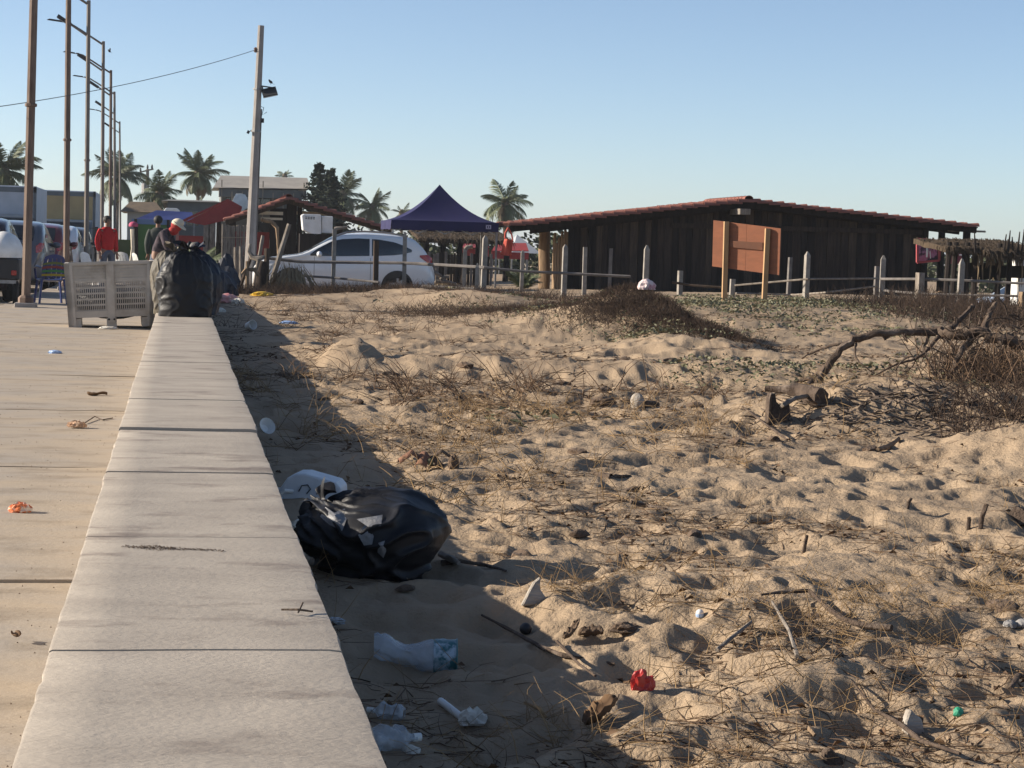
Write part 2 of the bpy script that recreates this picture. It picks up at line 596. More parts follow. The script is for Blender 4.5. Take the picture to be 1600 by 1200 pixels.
# ------------------------------------------------------------------ low bench wall of cast coping slabs
m_conc = mat('coping_concrete', (0.42, 0.368, 0.305), (0.305, 0.265, 0.222), scale=2.2, rough=0.88, bump=0.3, bscale=45, spec=0.2,
             c3=(0.20, 0.165, 0.14), s3=3.0, f3=(0.54, 0.70), lo=0.3, hi=0.7, detail=10, bdist=0.012, stretch=(1.0, 1.9, 1.0))
wall = thing('bench_wall', (0, 2, 0), 'long low concrete bench wall of cast slabs between the promenade and the sand', 'wall')
js = [3.91 + 1.5 * (k - 2) for k in range(42)]
heights = {0: -.002, 1: 0.0, 2: 0.0025, 3: 0.003, 4: 0.0065, 5: 0.018, 6: 0.0205, 7: 0.021, 8: 0.023, 9: 0.023}
for k in range(len(js) - 1):
    gl = {2: 0.003, 4: 0.004, 5: 0.012}.get(k, 0.004)
    a, b = js[k] + gl / 2, js[k + 1] - {1: 0.001, 3: 0.002, 4: 0.006}.get(k, 0.002)
    top = 0.42 + heights.get(k, random.uniform(0.020, 0.028))
    ny = 40 if k < 8 else 6
    xs = np.array([WALL_L, WALL_L, WALL_L + 0.002, WALL_L + 0.008, -0.12, -0.02, 0.08, 0.18, WALL_R - 0.03, WALL_R - 0.006, WALL_R, WALL_R])
    zs = np.array([-0.5, top - 0.010, top - 0.003, top, top, top, top, top, top, top - 0.003, top - 0.016, -0.5])
    vs, fs = [], []
    n = len(xs)
    for j in range(ny + 1):
        yy = a + (b - a) * j / ny
        e = 0.0015 if j in (0, ny) else 0.0
        wl = 0.005 * float(pnoise(yy * 1.7 + 3, 0.5)) + 0.006 * float(pnoise(yy * 13, 4.5)) * abs(float(pnoise(yy * 2.1, 8.5))) * 3
        wr = 0.007 * float(pnoise(yy * 1.5 + 9, 7.5)) + 0.006 * float(pnoise(yy * 8, 1.5))
        for i in range(n):
            t = i / (n - 1)
            wob = wl * (1 - t) + wr * t
            zz = zs[i]
            if 0 < i < n - 1:
                zz = zz - e + 0.002 * float(pnoise(xs[i] * 4 + 1, yy * 2.2))
            vs.append((xs[i] + wob, yy, zz))
    for j in range(ny):
        for i in range(n - 1):
            p = j * n + i
            fs.append((p, p + 1, p + n + 1, p + n))
    fs.append(tuple(range(n)))
    fs.append(tuple(range(ny * n + n - 1, ny * n - 1, -1)))
    s = MB().add(vs, fs)
    o = s.build('coping_slab', m_conc, wall, off=(0, 2, 0), smooth=True)
# ------------------------------------------------------------------ shared materials
m_post = mat('cast_post', (0.29, 0.265, 0.235), (0.21, 0.19, 0.165), scale=9, rough=0.9, bump=0.4, bscale=40, spec=0.2, c3=(0.17, 0.15, 0.13), s3=5, f3=(0.6, 0.75))
m_rail = mat('grey_rail', (0.17, 0.155, 0.145), (0.11, 0.098, 0.09), scale=6, rough=0.85, spec=0.25)
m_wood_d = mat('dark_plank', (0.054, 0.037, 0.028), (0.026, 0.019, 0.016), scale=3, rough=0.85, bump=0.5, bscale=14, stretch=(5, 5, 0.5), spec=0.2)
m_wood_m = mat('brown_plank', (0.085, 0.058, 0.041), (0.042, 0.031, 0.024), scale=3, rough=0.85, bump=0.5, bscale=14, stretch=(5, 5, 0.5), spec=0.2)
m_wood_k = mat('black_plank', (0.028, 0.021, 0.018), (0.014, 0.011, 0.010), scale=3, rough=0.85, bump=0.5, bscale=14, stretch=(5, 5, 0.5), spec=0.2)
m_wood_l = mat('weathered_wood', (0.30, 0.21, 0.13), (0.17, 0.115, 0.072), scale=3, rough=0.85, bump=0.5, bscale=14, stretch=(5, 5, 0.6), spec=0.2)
m_wood_g = mat('grey_driftwood', (0.27, 0.235, 0.20), (0.15, 0.125, 0.10), scale=4, rough=0.9, bump=0.6, bscale=22, stretch=(3, 3, 1), spec=0.2)
m_tile = mat('clay_tile', (0.26, 0.10, 0.072), (0.19, 0.075, 0.056), scale=5, rough=0.8, bump=0.3, bscale=50, spec=0.25, c3=(0.16, 0.075, 0.06), s3=3, f3=(0.55, 0.7))
m_black = mat('black_plastic', (0.012, 0.012, 0.014), rough=0.5)
m_white = mat('white_plastic', (0.74, 0.74, 0.72), (0.62, 0.61, 0.58), scale=5, rough=0.5)
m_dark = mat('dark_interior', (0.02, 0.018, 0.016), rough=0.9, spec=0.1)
m_metal = mat('dull_metal', (0.30, 0.30, 0.30), (0.20, 0.19, 0.18), scale=8, rough=0.5, metal=0.6)

def vpost(name, px, ytop, Y, w, mt, root=None, ybot=None, point=0.0, lean=0.0, n=4, zb=None, off=None):
    "upright post whose head is seen at (px, ytop) at depth Y and whose foot stands in the ground"
    t = at(px, ytop, Y)
    zb = (hz(t.x, Y) - 0.25) if zb is None else zb
    s = MB()
    b = Vector((t.x - lean * (t.z - zb), Y, zb))
    h = t - b
    hw = w / 2
    rings = [(0, 1.0), (1 - point / max(h.length, 0.1), 0.94)] + ([(1, 0.25)] if point else [])
    if not point: rings = [(0, 1.0), (1, 0.95)]
    vs = []
    a0 = random.uniform(-0.25, 0.25)
    for f, k in rings:
        for i in range(n):
            a = a0 + 2 * math.pi * (i + 0.5) / n
            r = hw * (1.25 if n == 4 else 1.0) * k
            vs.append(b + h * f + Vector((math.cos(a) * r, math.sin(a) * r, 0)))
    fs = []
    for j in range(len(rings) - 1):
        for i in range(n):
            p, q = j * n + i, j * n + (i + 1) % n
            fs.append((p, q, q + n, p + n))
    fs.append(tuple(range(n - 1, -1, -1)))
    fs.append(tuple(range((len(rings) - 1) * n, len(rings) * n)))
    s.add(vs, fs)
    return s.build(name, mt, root, off=off, bevel=0.0)

# ------------------------------------------------------------------ rail fence in three runs
f0 = at(640, 440, 44); f0.z = hz(f0.x, 44)
fl = thing('rail_fence', f0, 'post and rail fence with pointed concrete posts in front of the white car and gazebo', 'fence')
for px, yt, Y, w, pt, mt in ((523, 358, 44.5, 0.10, 0, m_post), (588, 376, 43.5, 0.12, 0, m_wood_m), (633, 362, 44, 0.105, 0.10, m_post),
                         (727, 389, 44.5, 0.10, 0.0, m_post), (746, 411, 41, 0.09, 0.08, m_post), (758.5, 368, 42, 0.12, 0.07, m_post),
                         (817, 391, 46, 0.095, 0.05, m_post)):
    vpost('post', px, yt, Y, w, mt, fl, point=pt, off=f0, lean=random.uniform(-0.01, 0.02))
s = MB()
p = at(523, 358, 44.5)
s.tube([p, p + Vector((0.05, 0, 0.02)), p + Vector((0.14, -0.02, 0.03)), p + Vector((0.27, 0, 0.05))], [0.05, 0.045, 0.035, 0.03])
s.build('bent_post_head', m_wood_g, fl, off=f0)
s = MB(); p = at(727, 390, 44.5)
s.tube([p, p + Vector((0.04, 0, 0.05)), p + Vector((0.16, -0.02, 0.09))], [0.05, 0.05, 0.03])
s.build('bent_post_head', m_wood_g, fl, off=f0)
def rail(root, off, pts, r=0.03, mt=None, name='rail'):
    s = MB()
    s.tube([at(*p) for p in pts], r, n=6, jit=0.06)
    return s.build(name, mt or m_rail, root, off=off, smooth=True)
rail(fl, f0, ((398, 401, 44.4), (470, 409, 44.4), (632, 411, 43.9), (690, 414, 43.0), (758, 418, 41.9)), 0.034)
rail(fl, f0, ((758, 418, 41.8), (817, 424, 41.7), (884, 427, 41.6), (985, 432, 41.2)), 0.03)
rail(fl, f0, ((425, 428, 44.3), (520, 434, 44.2), (592, 441, 43.3)), 0.026)
rail(fl, f0, ((660, 447, 41.8), (744, 452, 40.9), (775, 456, 41.5)), 0.034)

f1 = at(1010, 455, 42); f1.z = hz(f1.x, 42)
fm = thing('rail_fence', f1, 'pointed concrete fence posts with sagging rails standing before the left half of the plank cabin', 'fence')
for px, yt, Y, w, pt, mt in ((883.5, 382, 42, 0.115, 0.07, m_post), (914.5, 386, 43.5, 0.10, 0, m_post), (955, 388, 46, 0.09, 0, m_rail),
                         (1011, 383, 41, 0.12, 0.09, m_post), (1063, 423, 41, 0.105, 0, m_post)):
    vpost('post', px, yt, Y, w, mt, fm, point=pt, off=f1, lean=random.uniform(-0.005, 0.015))
rail(fm, f1, ((1050, 441, 40.9), (1085, 446, 40.7), (1128, 449, 40.5)), 0.026, m_wood_m)

f2 = at(1380, 470, 39); f2.z = hz(f2.x, 39)
fr = thing('rail_fence', f2, 'grey post and rail fence behind the green dune, right of the orange signboard', 'fence')
for px, yt, Y, w, pt, mt in ((1145, 436, 40, 0.11, 0, m_post), (1235, 402, 41, 0.085, 0, m_rail), (1262, 393, 39, 0.11, 0.08, m_post),
                         (1371, 416, 40, 0.105, 0, m_rail), (1380.5, 399, 39, 0.115, 0.08, m_post), (1438, 426, 37.5, 0.15, 0, m_wood_g),
                         (1503.5, 404, 37, 0.115, 0.10, m_post), (1599, 456, 33, 0.13, 0.0, m_wood_l)):
    vpost('post', px, yt, Y, w, mt, fr, point=pt, off=f2, lean=random.uniform(0.0, 0.02))
rail(fr, f2, ((1148, 446, 39.9), (1262, 436, 38.8), (1372, 435, 39.6)), 0.019, m_wood_g)
rail(fr, f2, ((1150, 458, 39.9), (1235, 461, 40.5), (1290, 457, 39.2), (1372, 447, 39.7)), 0.019, m_wood_g)
rail(fr, f2, ((1376, 436, 38.9), (1440, 436, 37.6), (1503, 438, 37.1), (1600, 443, 36.6)), 0.026)
rail(fr, f2, ((1382, 454, 38.9), (1440, 459, 37.4), (1503, 461, 36.9), (1610, 463, 36.4)), 0.024)
rail(fr, f2, ((1384, 452, 39.0), (1410, 468, 38.6), (1432, 478, 38.2)), 0.03, m_wood_g)
rail(fr, f2, ((1372, 468, 39.6), (1352, 476, 39.4)), 0.05, m_wood_g)

# ------------------------------------------------------------------ plank cabin with tiled gable roof
CY = 50.0
c_l, c_r, c_ri = at(790, 356, CY), at(1515, 358, CY), at(1160, 318, CY)
cb = Vector((c_ri.x, CY, 0.1))
cabin = thing('plank_cabin', cb, 'long low cabin of dark vertical planks under a red clay tile gable roof', 'cabin')
def roof_z(x, a=c_l, m=c_ri, b=c_r):
    if x < m.x: return a.z + (m.z - a.z) * (x - a.x) / (m.x - a.x)
    return b.z + (m.z - b.z) * (b.x - x) / (b.x - m.x)
x = at(886, 450, CY).x
xe = at(1441, 450, CY).x
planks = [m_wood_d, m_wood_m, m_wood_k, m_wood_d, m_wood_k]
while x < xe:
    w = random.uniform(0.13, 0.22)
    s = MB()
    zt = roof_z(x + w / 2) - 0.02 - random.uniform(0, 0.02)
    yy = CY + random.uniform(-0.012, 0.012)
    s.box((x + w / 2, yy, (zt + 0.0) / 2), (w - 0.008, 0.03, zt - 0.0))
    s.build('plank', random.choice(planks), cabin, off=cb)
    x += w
# a second skin of boards a hand behind the first keeps daylight out of the joints
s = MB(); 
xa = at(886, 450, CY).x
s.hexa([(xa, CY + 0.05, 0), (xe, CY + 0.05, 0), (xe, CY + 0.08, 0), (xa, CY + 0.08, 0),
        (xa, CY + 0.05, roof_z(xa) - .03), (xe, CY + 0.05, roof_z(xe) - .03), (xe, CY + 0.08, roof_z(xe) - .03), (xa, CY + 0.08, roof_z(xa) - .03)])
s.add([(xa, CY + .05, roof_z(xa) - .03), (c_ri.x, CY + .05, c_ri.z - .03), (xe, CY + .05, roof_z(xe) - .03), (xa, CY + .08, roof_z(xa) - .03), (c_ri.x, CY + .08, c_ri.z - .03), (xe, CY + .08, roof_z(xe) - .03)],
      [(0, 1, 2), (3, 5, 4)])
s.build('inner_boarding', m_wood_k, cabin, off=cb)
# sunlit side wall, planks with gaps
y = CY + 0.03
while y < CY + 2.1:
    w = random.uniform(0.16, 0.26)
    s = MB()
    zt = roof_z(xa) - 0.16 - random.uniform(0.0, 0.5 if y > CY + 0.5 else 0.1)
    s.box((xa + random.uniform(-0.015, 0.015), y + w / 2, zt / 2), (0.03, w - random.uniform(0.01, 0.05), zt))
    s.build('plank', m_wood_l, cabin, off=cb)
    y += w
s = MB(); s.box((xa + 0.5, CY + 1.0, 0.9), (0.04, 2.4, 1.8)); s.build('partition', m_wood_k, cabin, off=cb)
# log posts
def logpost(px, Y, w, root, off, zt, mt, name='log_post'):
    p = at(px, 450, Y)
    s = MB()
    s.tube([(p.x, Y, -0.3), (p.x + .02, Y, 0.6), (p.x - 0.01, Y, 1.2), (p.x, Y, zt)], [w * .52, w * .5, w * .47, w * .47], n=9, jit=.06)
    return s.build(name, mt, root, off=off, smooth=True)
logpost(849, CY + 2.7, 0.31, cabin, cb, 1.8, m_wood_l)
logpost(1443, CY - 0.1, 0.16, cabin, cb, roof_z(xe) - 0.1, m_wood_k)
logpost(1507, CY + 0.2, 0.2, cabin, cb, 2.0, m_wood_k)
logpost(1468, CY + 1.5, 0.2, cabin, cb, 2.1, m_wood_k)
# rafters at the gable, tie beam, purlin ends
s = MB()
for (a, b) in ((c_l, c_ri), (c_ri, c_r)):
    s.bar(Vector((a.x, CY - 0.45, a.z - 0.035)), Vector((b.x, CY - 0.45, b.z - 0.035)), 0.05, 0.15)
    s.bar(Vector((a.x + (.6 if a is c_l else 0), CY - 0.06, a.z - 0.07)), Vector((b.x - (0.3 if b is c_r else 0), CY - 0.06, b.z - 0.09)), 0.05, 0.12)
s.build('rafter', m_wood_k, cabin, off=cb)
s = MB()
s.bar(at(1050, 352, CY - 0.1), at(1441, 363, CY - 0.1), 0.07, 0.12)
s.build('tie_beam', m_wood_d, cabin, off=cb)
s = MB()
p = at(1156, 331, CY - .5); s.box(p, (0.26, 1.0, 0.14))
s.build('ridge_beam', m_wood_g, cabin, off=cb)
s = MB(); p = at(1500, 359, CY); s.box((p.x + .1, CY - .2, p.z - .03), (1.0, 0.06, 0.05))
s.build('eave_batten', m_wood_g, cabin, off=cb)
def half_pipe(L, r, t=0.014, n=7):
    "barrel tile: axis along x, low end at x = 0, tapering"
    s = MB()
    vs, fs = [], []
    for (x, rr) in ((0.0, r), (L, r * 0.86)):
        for k in range(n):
            a = math.pi * k / (n - 1)
            vs.append((x, -math.cos(a) * rr, math.sin(a) * rr * 0.8))
        for k in range(n):
            a = math.pi * k / (n - 1)
            vs.append((x, -math.cos(a) * (rr - t), math.sin(a) * (rr - t) * 0.8 - 0.002))
    for k in range(n - 1):
        fs += [(k, k + 1, 2 * n + k + 1, 2 * n + k), (n + k, 3 * n + k, 3 * n + k + 1, n + k + 1),
               (k, n + k, n + k + 1, k + 1), (2 * n + k, 2 * n + k + 1, 3 * n + k + 1, 3 * n + k)]
    fs += [(0, 2 * n, 3 * n, n), (n - 1, 2 * n - 1, 4 * n - 1, 3 * n - 1)]
    s.add(vs, fs)
    return s
def tile_roof(root, off, L, Mr, Rr, yf, yb, pitch, mt, r=0.115, ty=0.2, tile_len=0.40):
    me = half_pipe(tile_len, r).mesh('tile', smooth=True)
    me.materials.append(mt)
    fld = MB(); proto = half_pipe(tile_len, r, n=5)
    for side, (a, b) in (('l', (L, Mr)), ('r', (Rr, Mr))):
        d = Vector((b.x - a.x, 0, b.z - a.z))
        n = max(2, int(round(d.length / pitch)))
        ang = math.atan2(d.z, abs(d.x))
        for i in range(n):
            p = a + d * (i / n)
            for j, yy in enumerate(np.arange(yf, yb, ty)):
                tilt = ang - 0.13 + random.uniform(-0.03, 0.03)
                rot = Matrix.Rotation(-tilt, 4, 'Y')
                if side == 'r': rot = Matrix.Rotation(math.pi, 4, 'Z') @ rot
                loc = Vector((p.x, yy, p.z + 0.055 + random.uniform(-0.008, 0.008)))
                if j == 0:
                    o = bpy.data.objects.new('tile', me); COL.objects.link(o); o.parent = root
                    o.matrix_local = Matrix.Translation(loc - off) @ rot
                else:
                    Mx = Matrix.Translation(loc) @ rot
                    fld.add([Mx @ Vector(v) for v in proto.v], proto.f)
    # ridge caps
    for j, yy in enumerate(np.arange(yf - 0.05, yb, 0.34)):
        rot = Matrix.Rotation(math.pi / 2, 4, 'Z')
        o = bpy.data.objects.new('ridge_tile', me); COL.objects.link(o); o.parent = root
        o.matrix_local = Matrix.Translation(Vector((Mr.x, yy, Mr.z + 0.10)) - off) @ rot
    o = fld.build('tile_courses', mt, root, off=off, smooth=True)
    o['kind'] = 'stuff'
    # boarding under the tiles
    s = MB()
    for (a, b) in ((L, Mr), (Mr, Rr)):
        s.hexa([(a.x, yf, a.z + .02), (b.x, yf, b.z + .02), (b.x, yb, b.z + .02), (a.x, yb, a.z + .02),
                (a.x, yf, a.z + .05), (b.x, yf, b.z + .05), (b.x, yb, b.z + .05), (a.x, yb, a.z + .05)])
    s.build('roof_boarding', m_wood_k, root, off=off)
tile_roof(cabin, cb, c_l, c_ri, c_r, CY - 0.55, CY + 3.4, 0.295, m_tile)

# ------------------------------------------------------------------ orange signboard
SY = 36.0
m_sign = mat('orange_sheet', (0.25, 0.09, 0.042), (0.20, 0.072, 0.034), scale=4, rough=0.7, bump=0.15, bscale=12, stretch=(1, 1, 4), spec=0.3)
m_signd = mat('faded_strip', (0.15, 0.058, 0.028), (0.11, 0.045, 0.024), scale=5, rough=0.7, spec=0.3)
m_tan = mat('tan_post', (0.40, 0.25, 0.12), (0.30, 0.18, 0.085), scale=4, rough=0.8, stretch=(5, 5, .6), bump=.3, bscale=15)
pb = at(1165, 467, SY); pb.z = hz(pb.x, SY)
sg = thing('signboard', pb, 'tilted orange wooden signboard seen from behind on two tan posts, on the green dune', 'sign')
q = [at(1112.5, 416, SY + .42), at(1217.5, 430, SY - 0.42), at(1220, 357, SY - 0.42), at(1114.5, 344, SY + .42)]
s = MB()
mid = [q[0].lerp(q[1], .5), q[3].lerp(q[2], .5)]
for a, b, c, d in ((q[0], mid[0], mid[1], q[3]), (mid[0], q[1], q[2], mid[1])):
    t = Vector((0.012, 0.018, 0))
    e = (b - a).normalized() * 0.002
    s.hexa([a + e, b - e, b - e + t, a + e + t, d + e, c - e, c - e + t, d + e + t])
s.build('panel', m_sign, sg, off=pb)
s = MB()
a, b, c, d = at(1141, 386, SY + .18), at(1192, 391, SY - .21), at(1192, 379, SY - .21), at(1141, 376, SY + .18)
t = Vector((0, 0.01, 0)); u_ = Vector((-0.012, -0.018, 0))
s.hexa([a + u_, b + u_, b + t, a + t, d + u_, c + u_, c + t, d + t])
s.build('batten', m_signd, sg, off=pb)
for (pt, pbm) in (((1135, 346), (1131.5, 470)), ((1199.5, 357), (1194, 472))):
    s = MB()
    dY_ = SY + (.20 if pt[0] < 1150 else -.30)
    a = at(*pbm, dY_); b = at(*pt, dY_)
    s.bar(a, b, 0.085, 0.075, up=(0, 1, 0))
    s.build('post', m_tan, sg, off=pb)

# ------------------------------------------------------------------ blue gazebo
GYY = 50.0
m_blue = mat('gazebo_cloth', (0.017, 0.015, 0.072), (0.013, 0.012, 0.058), scale=2, rough=0.7, spec=0.3)
m_logo = mat('gazebo_print', (0.35, 0.33, 0.45), rough=0.7)
gl, gr = at(611, 345, GYY), at(778, 347, GYY)
gw = gr.x - gl.x
gc = Vector(((gl.x + gr.x) / 2, GYY + gw / 2 * 0.9, -0.2))
gz = thing('gazebo', gc, 'pop-up gazebo with a dark blue peaked canopy behind the white car', 'gazebo')
zt, pk = gl.z + 0.02, at(698, 289, GYY + gw / 2).z
HW = gw / 2
s = MB()
def can(i):
    def fn(u, v):
        # u along edge, v to the peak
        a = (i * math.pi / 2)
        x = (u * 2 - 1) * HW * (1 - v); y = -HW * (1 - v)
        z = zt + (pk - zt) * (0.30 * v + 0.70 * v ** 2.1) - 0.05 * math.sin(math.pi * u) * math.sin(math.pi * min(v * 1.3, 1))
        return (gc.x + x * math.cos(a) - y * math.sin(a), gc.y + x * math.sin(a) + y * math.cos(a), z)
    return fn
for i in range(4): s.grid(can(i), 10, 14)
s.build('canopy', m_blue, gz, off=gc, smooth=True)
s = MB()
for i in range(4):
    a = i * math.pi / 2
    def val(u, v, a=a):
        x = (u * 2 - 1) * HW; y = -HW * 1.004
        z = zt + 0.01 - 0.23 * v + 0.01 * math.sin(u * 22) * v
        y += 0.015 * math.sin(u * 17) * v
        return (gc.x + x * math.cos(a) - y * math.sin(a), gc.y + x * math.sin(a) + y * math.cos(a), z)
    s.grid(val, 24, 3)
s.build('valance', m_blue, gz, off=gc, smooth=True)
s = MB()
lp = at(767, 350, GYY)
for dx, z0, w, h in ((-0.08, -0.06, .13, .02), (-0.08, -0.14, .13, .02), (-.13, -.10, .03, .06), (-.03, -.1, .03, .06), (-.08, -.1, .03, .05)):
    s.box((lp.x + dx, gc.y - HW * 1.004 - 0.022, zt + z0), (w, 0.004, h))
s.build('print', m_logo, gz, off=gc)
for sx in (-1, 1):
    for sy in (-1, 1):
        s = MB(); s.box((gc.x + sx * (HW - .04), gc.y + sy * (HW - .04), (zt - .3) / 2), (0.045, 0.045, zt + .3))
        s.build('leg', m_metal, gz, off=gc)
for sy in (-1, 1):
    s = MB()
    for k in range(4):
        x0 = gc.x - HW + gw * k / 4; x1 = x0 + gw / 4
        s.bar((x0, gc.y + sy * (HW - .05), zt - .05), (x1, gc.y + sy * (HW - .05), zt - .3), 0.02)
        s.bar((x0, gc.y + sy * (HW - .05), zt - .3), (x1, gc.y + sy * (HW - .05), zt - .05), 0.02)
    s.build('scissor_truss', m_metal, gz, off=gc)

# ------------------------------------------------------------------ car builder (side on, nose towards -x)
m_glass = mat('car_glass', (0.012, 0.016, 0.02), rough=0.06, spec=0.8)
m_tyre = mat('tyre_rubber', (0.015, 0.015, 0.015), rough=0.85, spec=0.2)
m_rim = mat('alloy_rim', (0.32, 0.32, 0.33), rough=0.35, metal=0.8)
m_red = mat('tail_lens', (0.32, 0.012, 0.01), rough=0.15, spec=0.6)
m_head = mat('head_lens', (0.55, 0.56, 0.56), rough=0.1, spec=0.7)
m_trim = mat('car_trim', (0.02, 0.02, 0.022), rough=0.6)
m_plate = mat('number_plate', (0.6, 0.6, 0.55), rough=0.5)
def lerp_tab(tab, x):
    for i in range(len(tab) - 1):
        if x <= tab[i + 1][0]:
            a, b = tab[i], tab[i + 1]
            t = (x - a[0]) / (b[0] - a[0])
            t = max(0, min(1, t))
            return a[1] + (b[1] - a[1]) * t
    return tab[-1][1]
def smooth_tab(tab, x, d=0.05):
    return (lerp_tab(tab, x - d) + lerp_tab(tab, x) * 2 + lerp_tab(tab, x + d)) / 4
SUV = dict(L=4.55, W=0.90, H=1.66, wb=(0.93, 3.60), wr=0.345,
    top=[(0, .62), (.05, .80), (.35, .96), (.9, 1.045), (1.15, 1.08), (1.30, 1.13), (1.95, 1.52), (2.25, 1.61), (2.8, 1.66), (3.3, 1.64), (3.75, 1.605), (4.02, 1.545), (4.27, 1.30), (4.42, 1.06), (4.5, .9), (4.55, .62)],
    belt=[(0, .6), (.05, .74), (.5, .88), (1.2, 1.0), (2.0, 1.03), (3.2, 1.09), (3.9, 1.18), (4.2, 1.14), (4.45, .9), (4.55, .6)],
    half=[(0, .55), (.12, .74), (.45, .86), (1.0, .90), (3.6, .90), (4.2, .84), (4.45, .76), (4.55, .60)],
    win=[(1.42, 1.06, 1.10), (1.6, 1.055, 1.24), (1.95, 1.06, 1.43), (2.2, 1.065, 1.49), (2.6, 1.08, 1.52), (3.1, 1.10, 1.51), (3.5, 1.125, 1.45), (3.75, 1.16, 1.37), (3.95, 1.22, 1.27)],
    pillars=[2.02, 2.92], rearwin=(1.14, 1.46), tail=(0.92, 1.16))
def make_car(name, loc, rz, spec, paint, label, group=None, roofrails=False):
    S = spec
    root = thing(name, loc, label, 'car', group, rz)
    n = 46
    xs = [S['L'] * (0.5 - 0.5 * math.cos(math.pi * i / n)) for i in range(n + 1)]
    def sect(x):
        zt = smooth_tab(S['top'], x); zb = min(smooth_tab(S['belt'], x), zt - 0.01); w = smooth_tab(S['half'], x, .08)
        zs = 0.24 if 0.35 < x < S['L'] - 0.35 else 0.30
        green = max(0.0, zt - zb)
        wr = w - 0.30 * green - 0.02
        return zs, zb, zt, w, wr
    def ysurf(x, z):
        zs, zb, zt, w, wr = sect(x)
        if z <= zb:
            t = (z - zs) / max(zb - zs, .01)
            return w * (0.93 + 0.10 * math.sin(min(max(t, 0), 1) * math.pi * .78) - 0.03 * t)
        t = (z - zb) / max(zt - zb, .01)
        w0 = w * (0.93 + 0.10 * math.sin(math.pi * .78) - 0.03)
        return w0 + (wr - w0) * min(t, 1) - 0.03 * math.sin(min(t, 1) * math.pi) * -1
    body = MB()
    ring = []
    for x in xs:
        zs, zb, zt, w, wr = sect(x)
        pts = [(0, zs - .02), (w * .8, zs - .02)]
        for t in (0, .25, .5, .75, 1): 
            z = zs + (zb - zs) * t; pts.append((ysurf(x, z), z))
        for t in (.25, .5, .75, .93):
            z = zb + (zt - zb) * t; pts.append((ysurf(x, z), z - .0))
        pts += [(wr * .86, zt - .008), (wr * .5, zt + .012), (0, zt + .018)]
        ring.append(pts)
    vs, fs = [], []
    m = len(ring[0])
    for x, pts in zip(xs, ring):
        for (y, z) in pts: vs.append((x, -y, z))
        for (y, z) in pts: vs.append((x, y, z))
    for i in range(n):
        for k in range(m - 1):
            a = i * 2 * m + k; b = a + 2 * m
            fs.append((a, b, b + 1, a + 1)); 
            fs.append((a + m, a + m + 1, b + m + 1, b + m))
    for i in (0, n):
        fs.append(tuple(range(i * 2 * m, i * 2 * m + m)) + tuple(range(i * 2 * m + 2 * m - 1, i * 2 * m + m - 1, -1)))
    body.add(vs, fs)
    bo = body.build('body', paint, root, smooth='full')
    def panel(nm, mt, tab, x0, x1, off=0.006, nx=16, nz=4, parent=root, sides=(-1, 1)):
        for sd in sides:
            p = MB()
            def fn(u, v):
                x = x0 + (x1 - x0) * u
                lo = lerp_tab([(a, b) for a, b, c in tab], x); hi = lerp_tab([(a, c) for a, b, c in tab], x)
                z = lo + (hi - lo) * v
                return (x, sd * (ysurf(x, z) + off), z)
            p.grid(fn, nx, nz)
            p.build(nm, mt, parent, smooth='full')
    edges = [S['win'][0][0]] + S['pillars'] + [S['win'][-1][0]]
    for i in range(len(edges) - 1):
        panel('side_window', m_glass, S['win'], edges[i] + (.03 if i else 0), edges[i + 1] - (.03 if i < len(edges) - 2 else 0))
    # windscreen and rear screen follow the top line
    def screen(nm, x0, x1, mt, k=0.80, off=.01):
        p = MB()
        def fn(u, v):
            x = x0 + (x1 - x0) * u
            zs, zb, zt, w, wr = sect(x)
            return (x, (v * 2 - 1) * wr * k, zt + off + 0.018 * (1 - (v * 2 - 1) ** 2))
        p.grid(fn, 8, 8)
        p.build(nm, mt, root, smooth='full')
    tp = S['top']
    screen('windscreen', S.get('ws', (1.36, 1.98))[0], S.get('ws', (1.36, 1.98))[1], m_glass)
    screen('rear_window', S.get('rs', (4.03, 4.34))[0], S.get('rs', (4.03, 4.34))[1], m_glass)
    a, b = S['tail']
    L = S['L']
    panel('tail_light', m_red, [(L - .40, b - .06, b - .02), (L - .2, a + .04, b), (L - .07, a, b - .08)], L - .40, L - .07, off=.012, nx=8)
    panel('headlight', m_head, [(.08, .66, .76), (.30, .72, .86), (.55, .82, .88)], .08, .55, off=.008, nx=8)
    # wheel arches, wheels
    for xw in S['wb']:
        for sd in (-1, 1):
            r = S['wr']
            p = MB()
            def arch(u, v):
                an = math.pi * (1.08 * u - .04)
                rr = (r + .055) * v
                x = xw + math.cos(an) * rr; z = r + math.sin(an) * rr
                return (x, sd * (ysurf(min(max(x, .02), L - .02), z) + .007), z)
            p.grid(arch, 16, 3)
            p.build('wheel_arch', m_trim, root)
            Mx = Matrix.Rotation(math.pi / 2, 3, 'X')
            yw = sd * (S['W'] - .10)
            p = MB().lathe([(r * .62, -.10), (r * .93, -.10), (r, -.07), (r, .07), (r * .93, .10), (r * .62, .10)], (xw, yw, r), 24, Mx, cap=False)
            wh = p.build('wheel', m_tyre, root, smooth=True)
            p = MB().lathe([(r * .62, -.085), (r * .62, .085)], (xw, yw, r), 24, Mx)
            p.lathe([(r * .64, -.1), (r * .58, -.112), (r * .55, -.09)], (xw, yw, r), 24, Mx, cap=False)
            for k in range(5):
                an = 2 * math.pi * k / 5 + .3
                for s2 in (-.105, .105):
                    p.bar((xw, yw + s2, r), (xw + math.cos(an) * r * .6, yw + s2, r + math.sin(an) * r * .6), .05, .03, up=(0, 1, 0))
            p.build('rim', m_rim, wh, smooth=False)
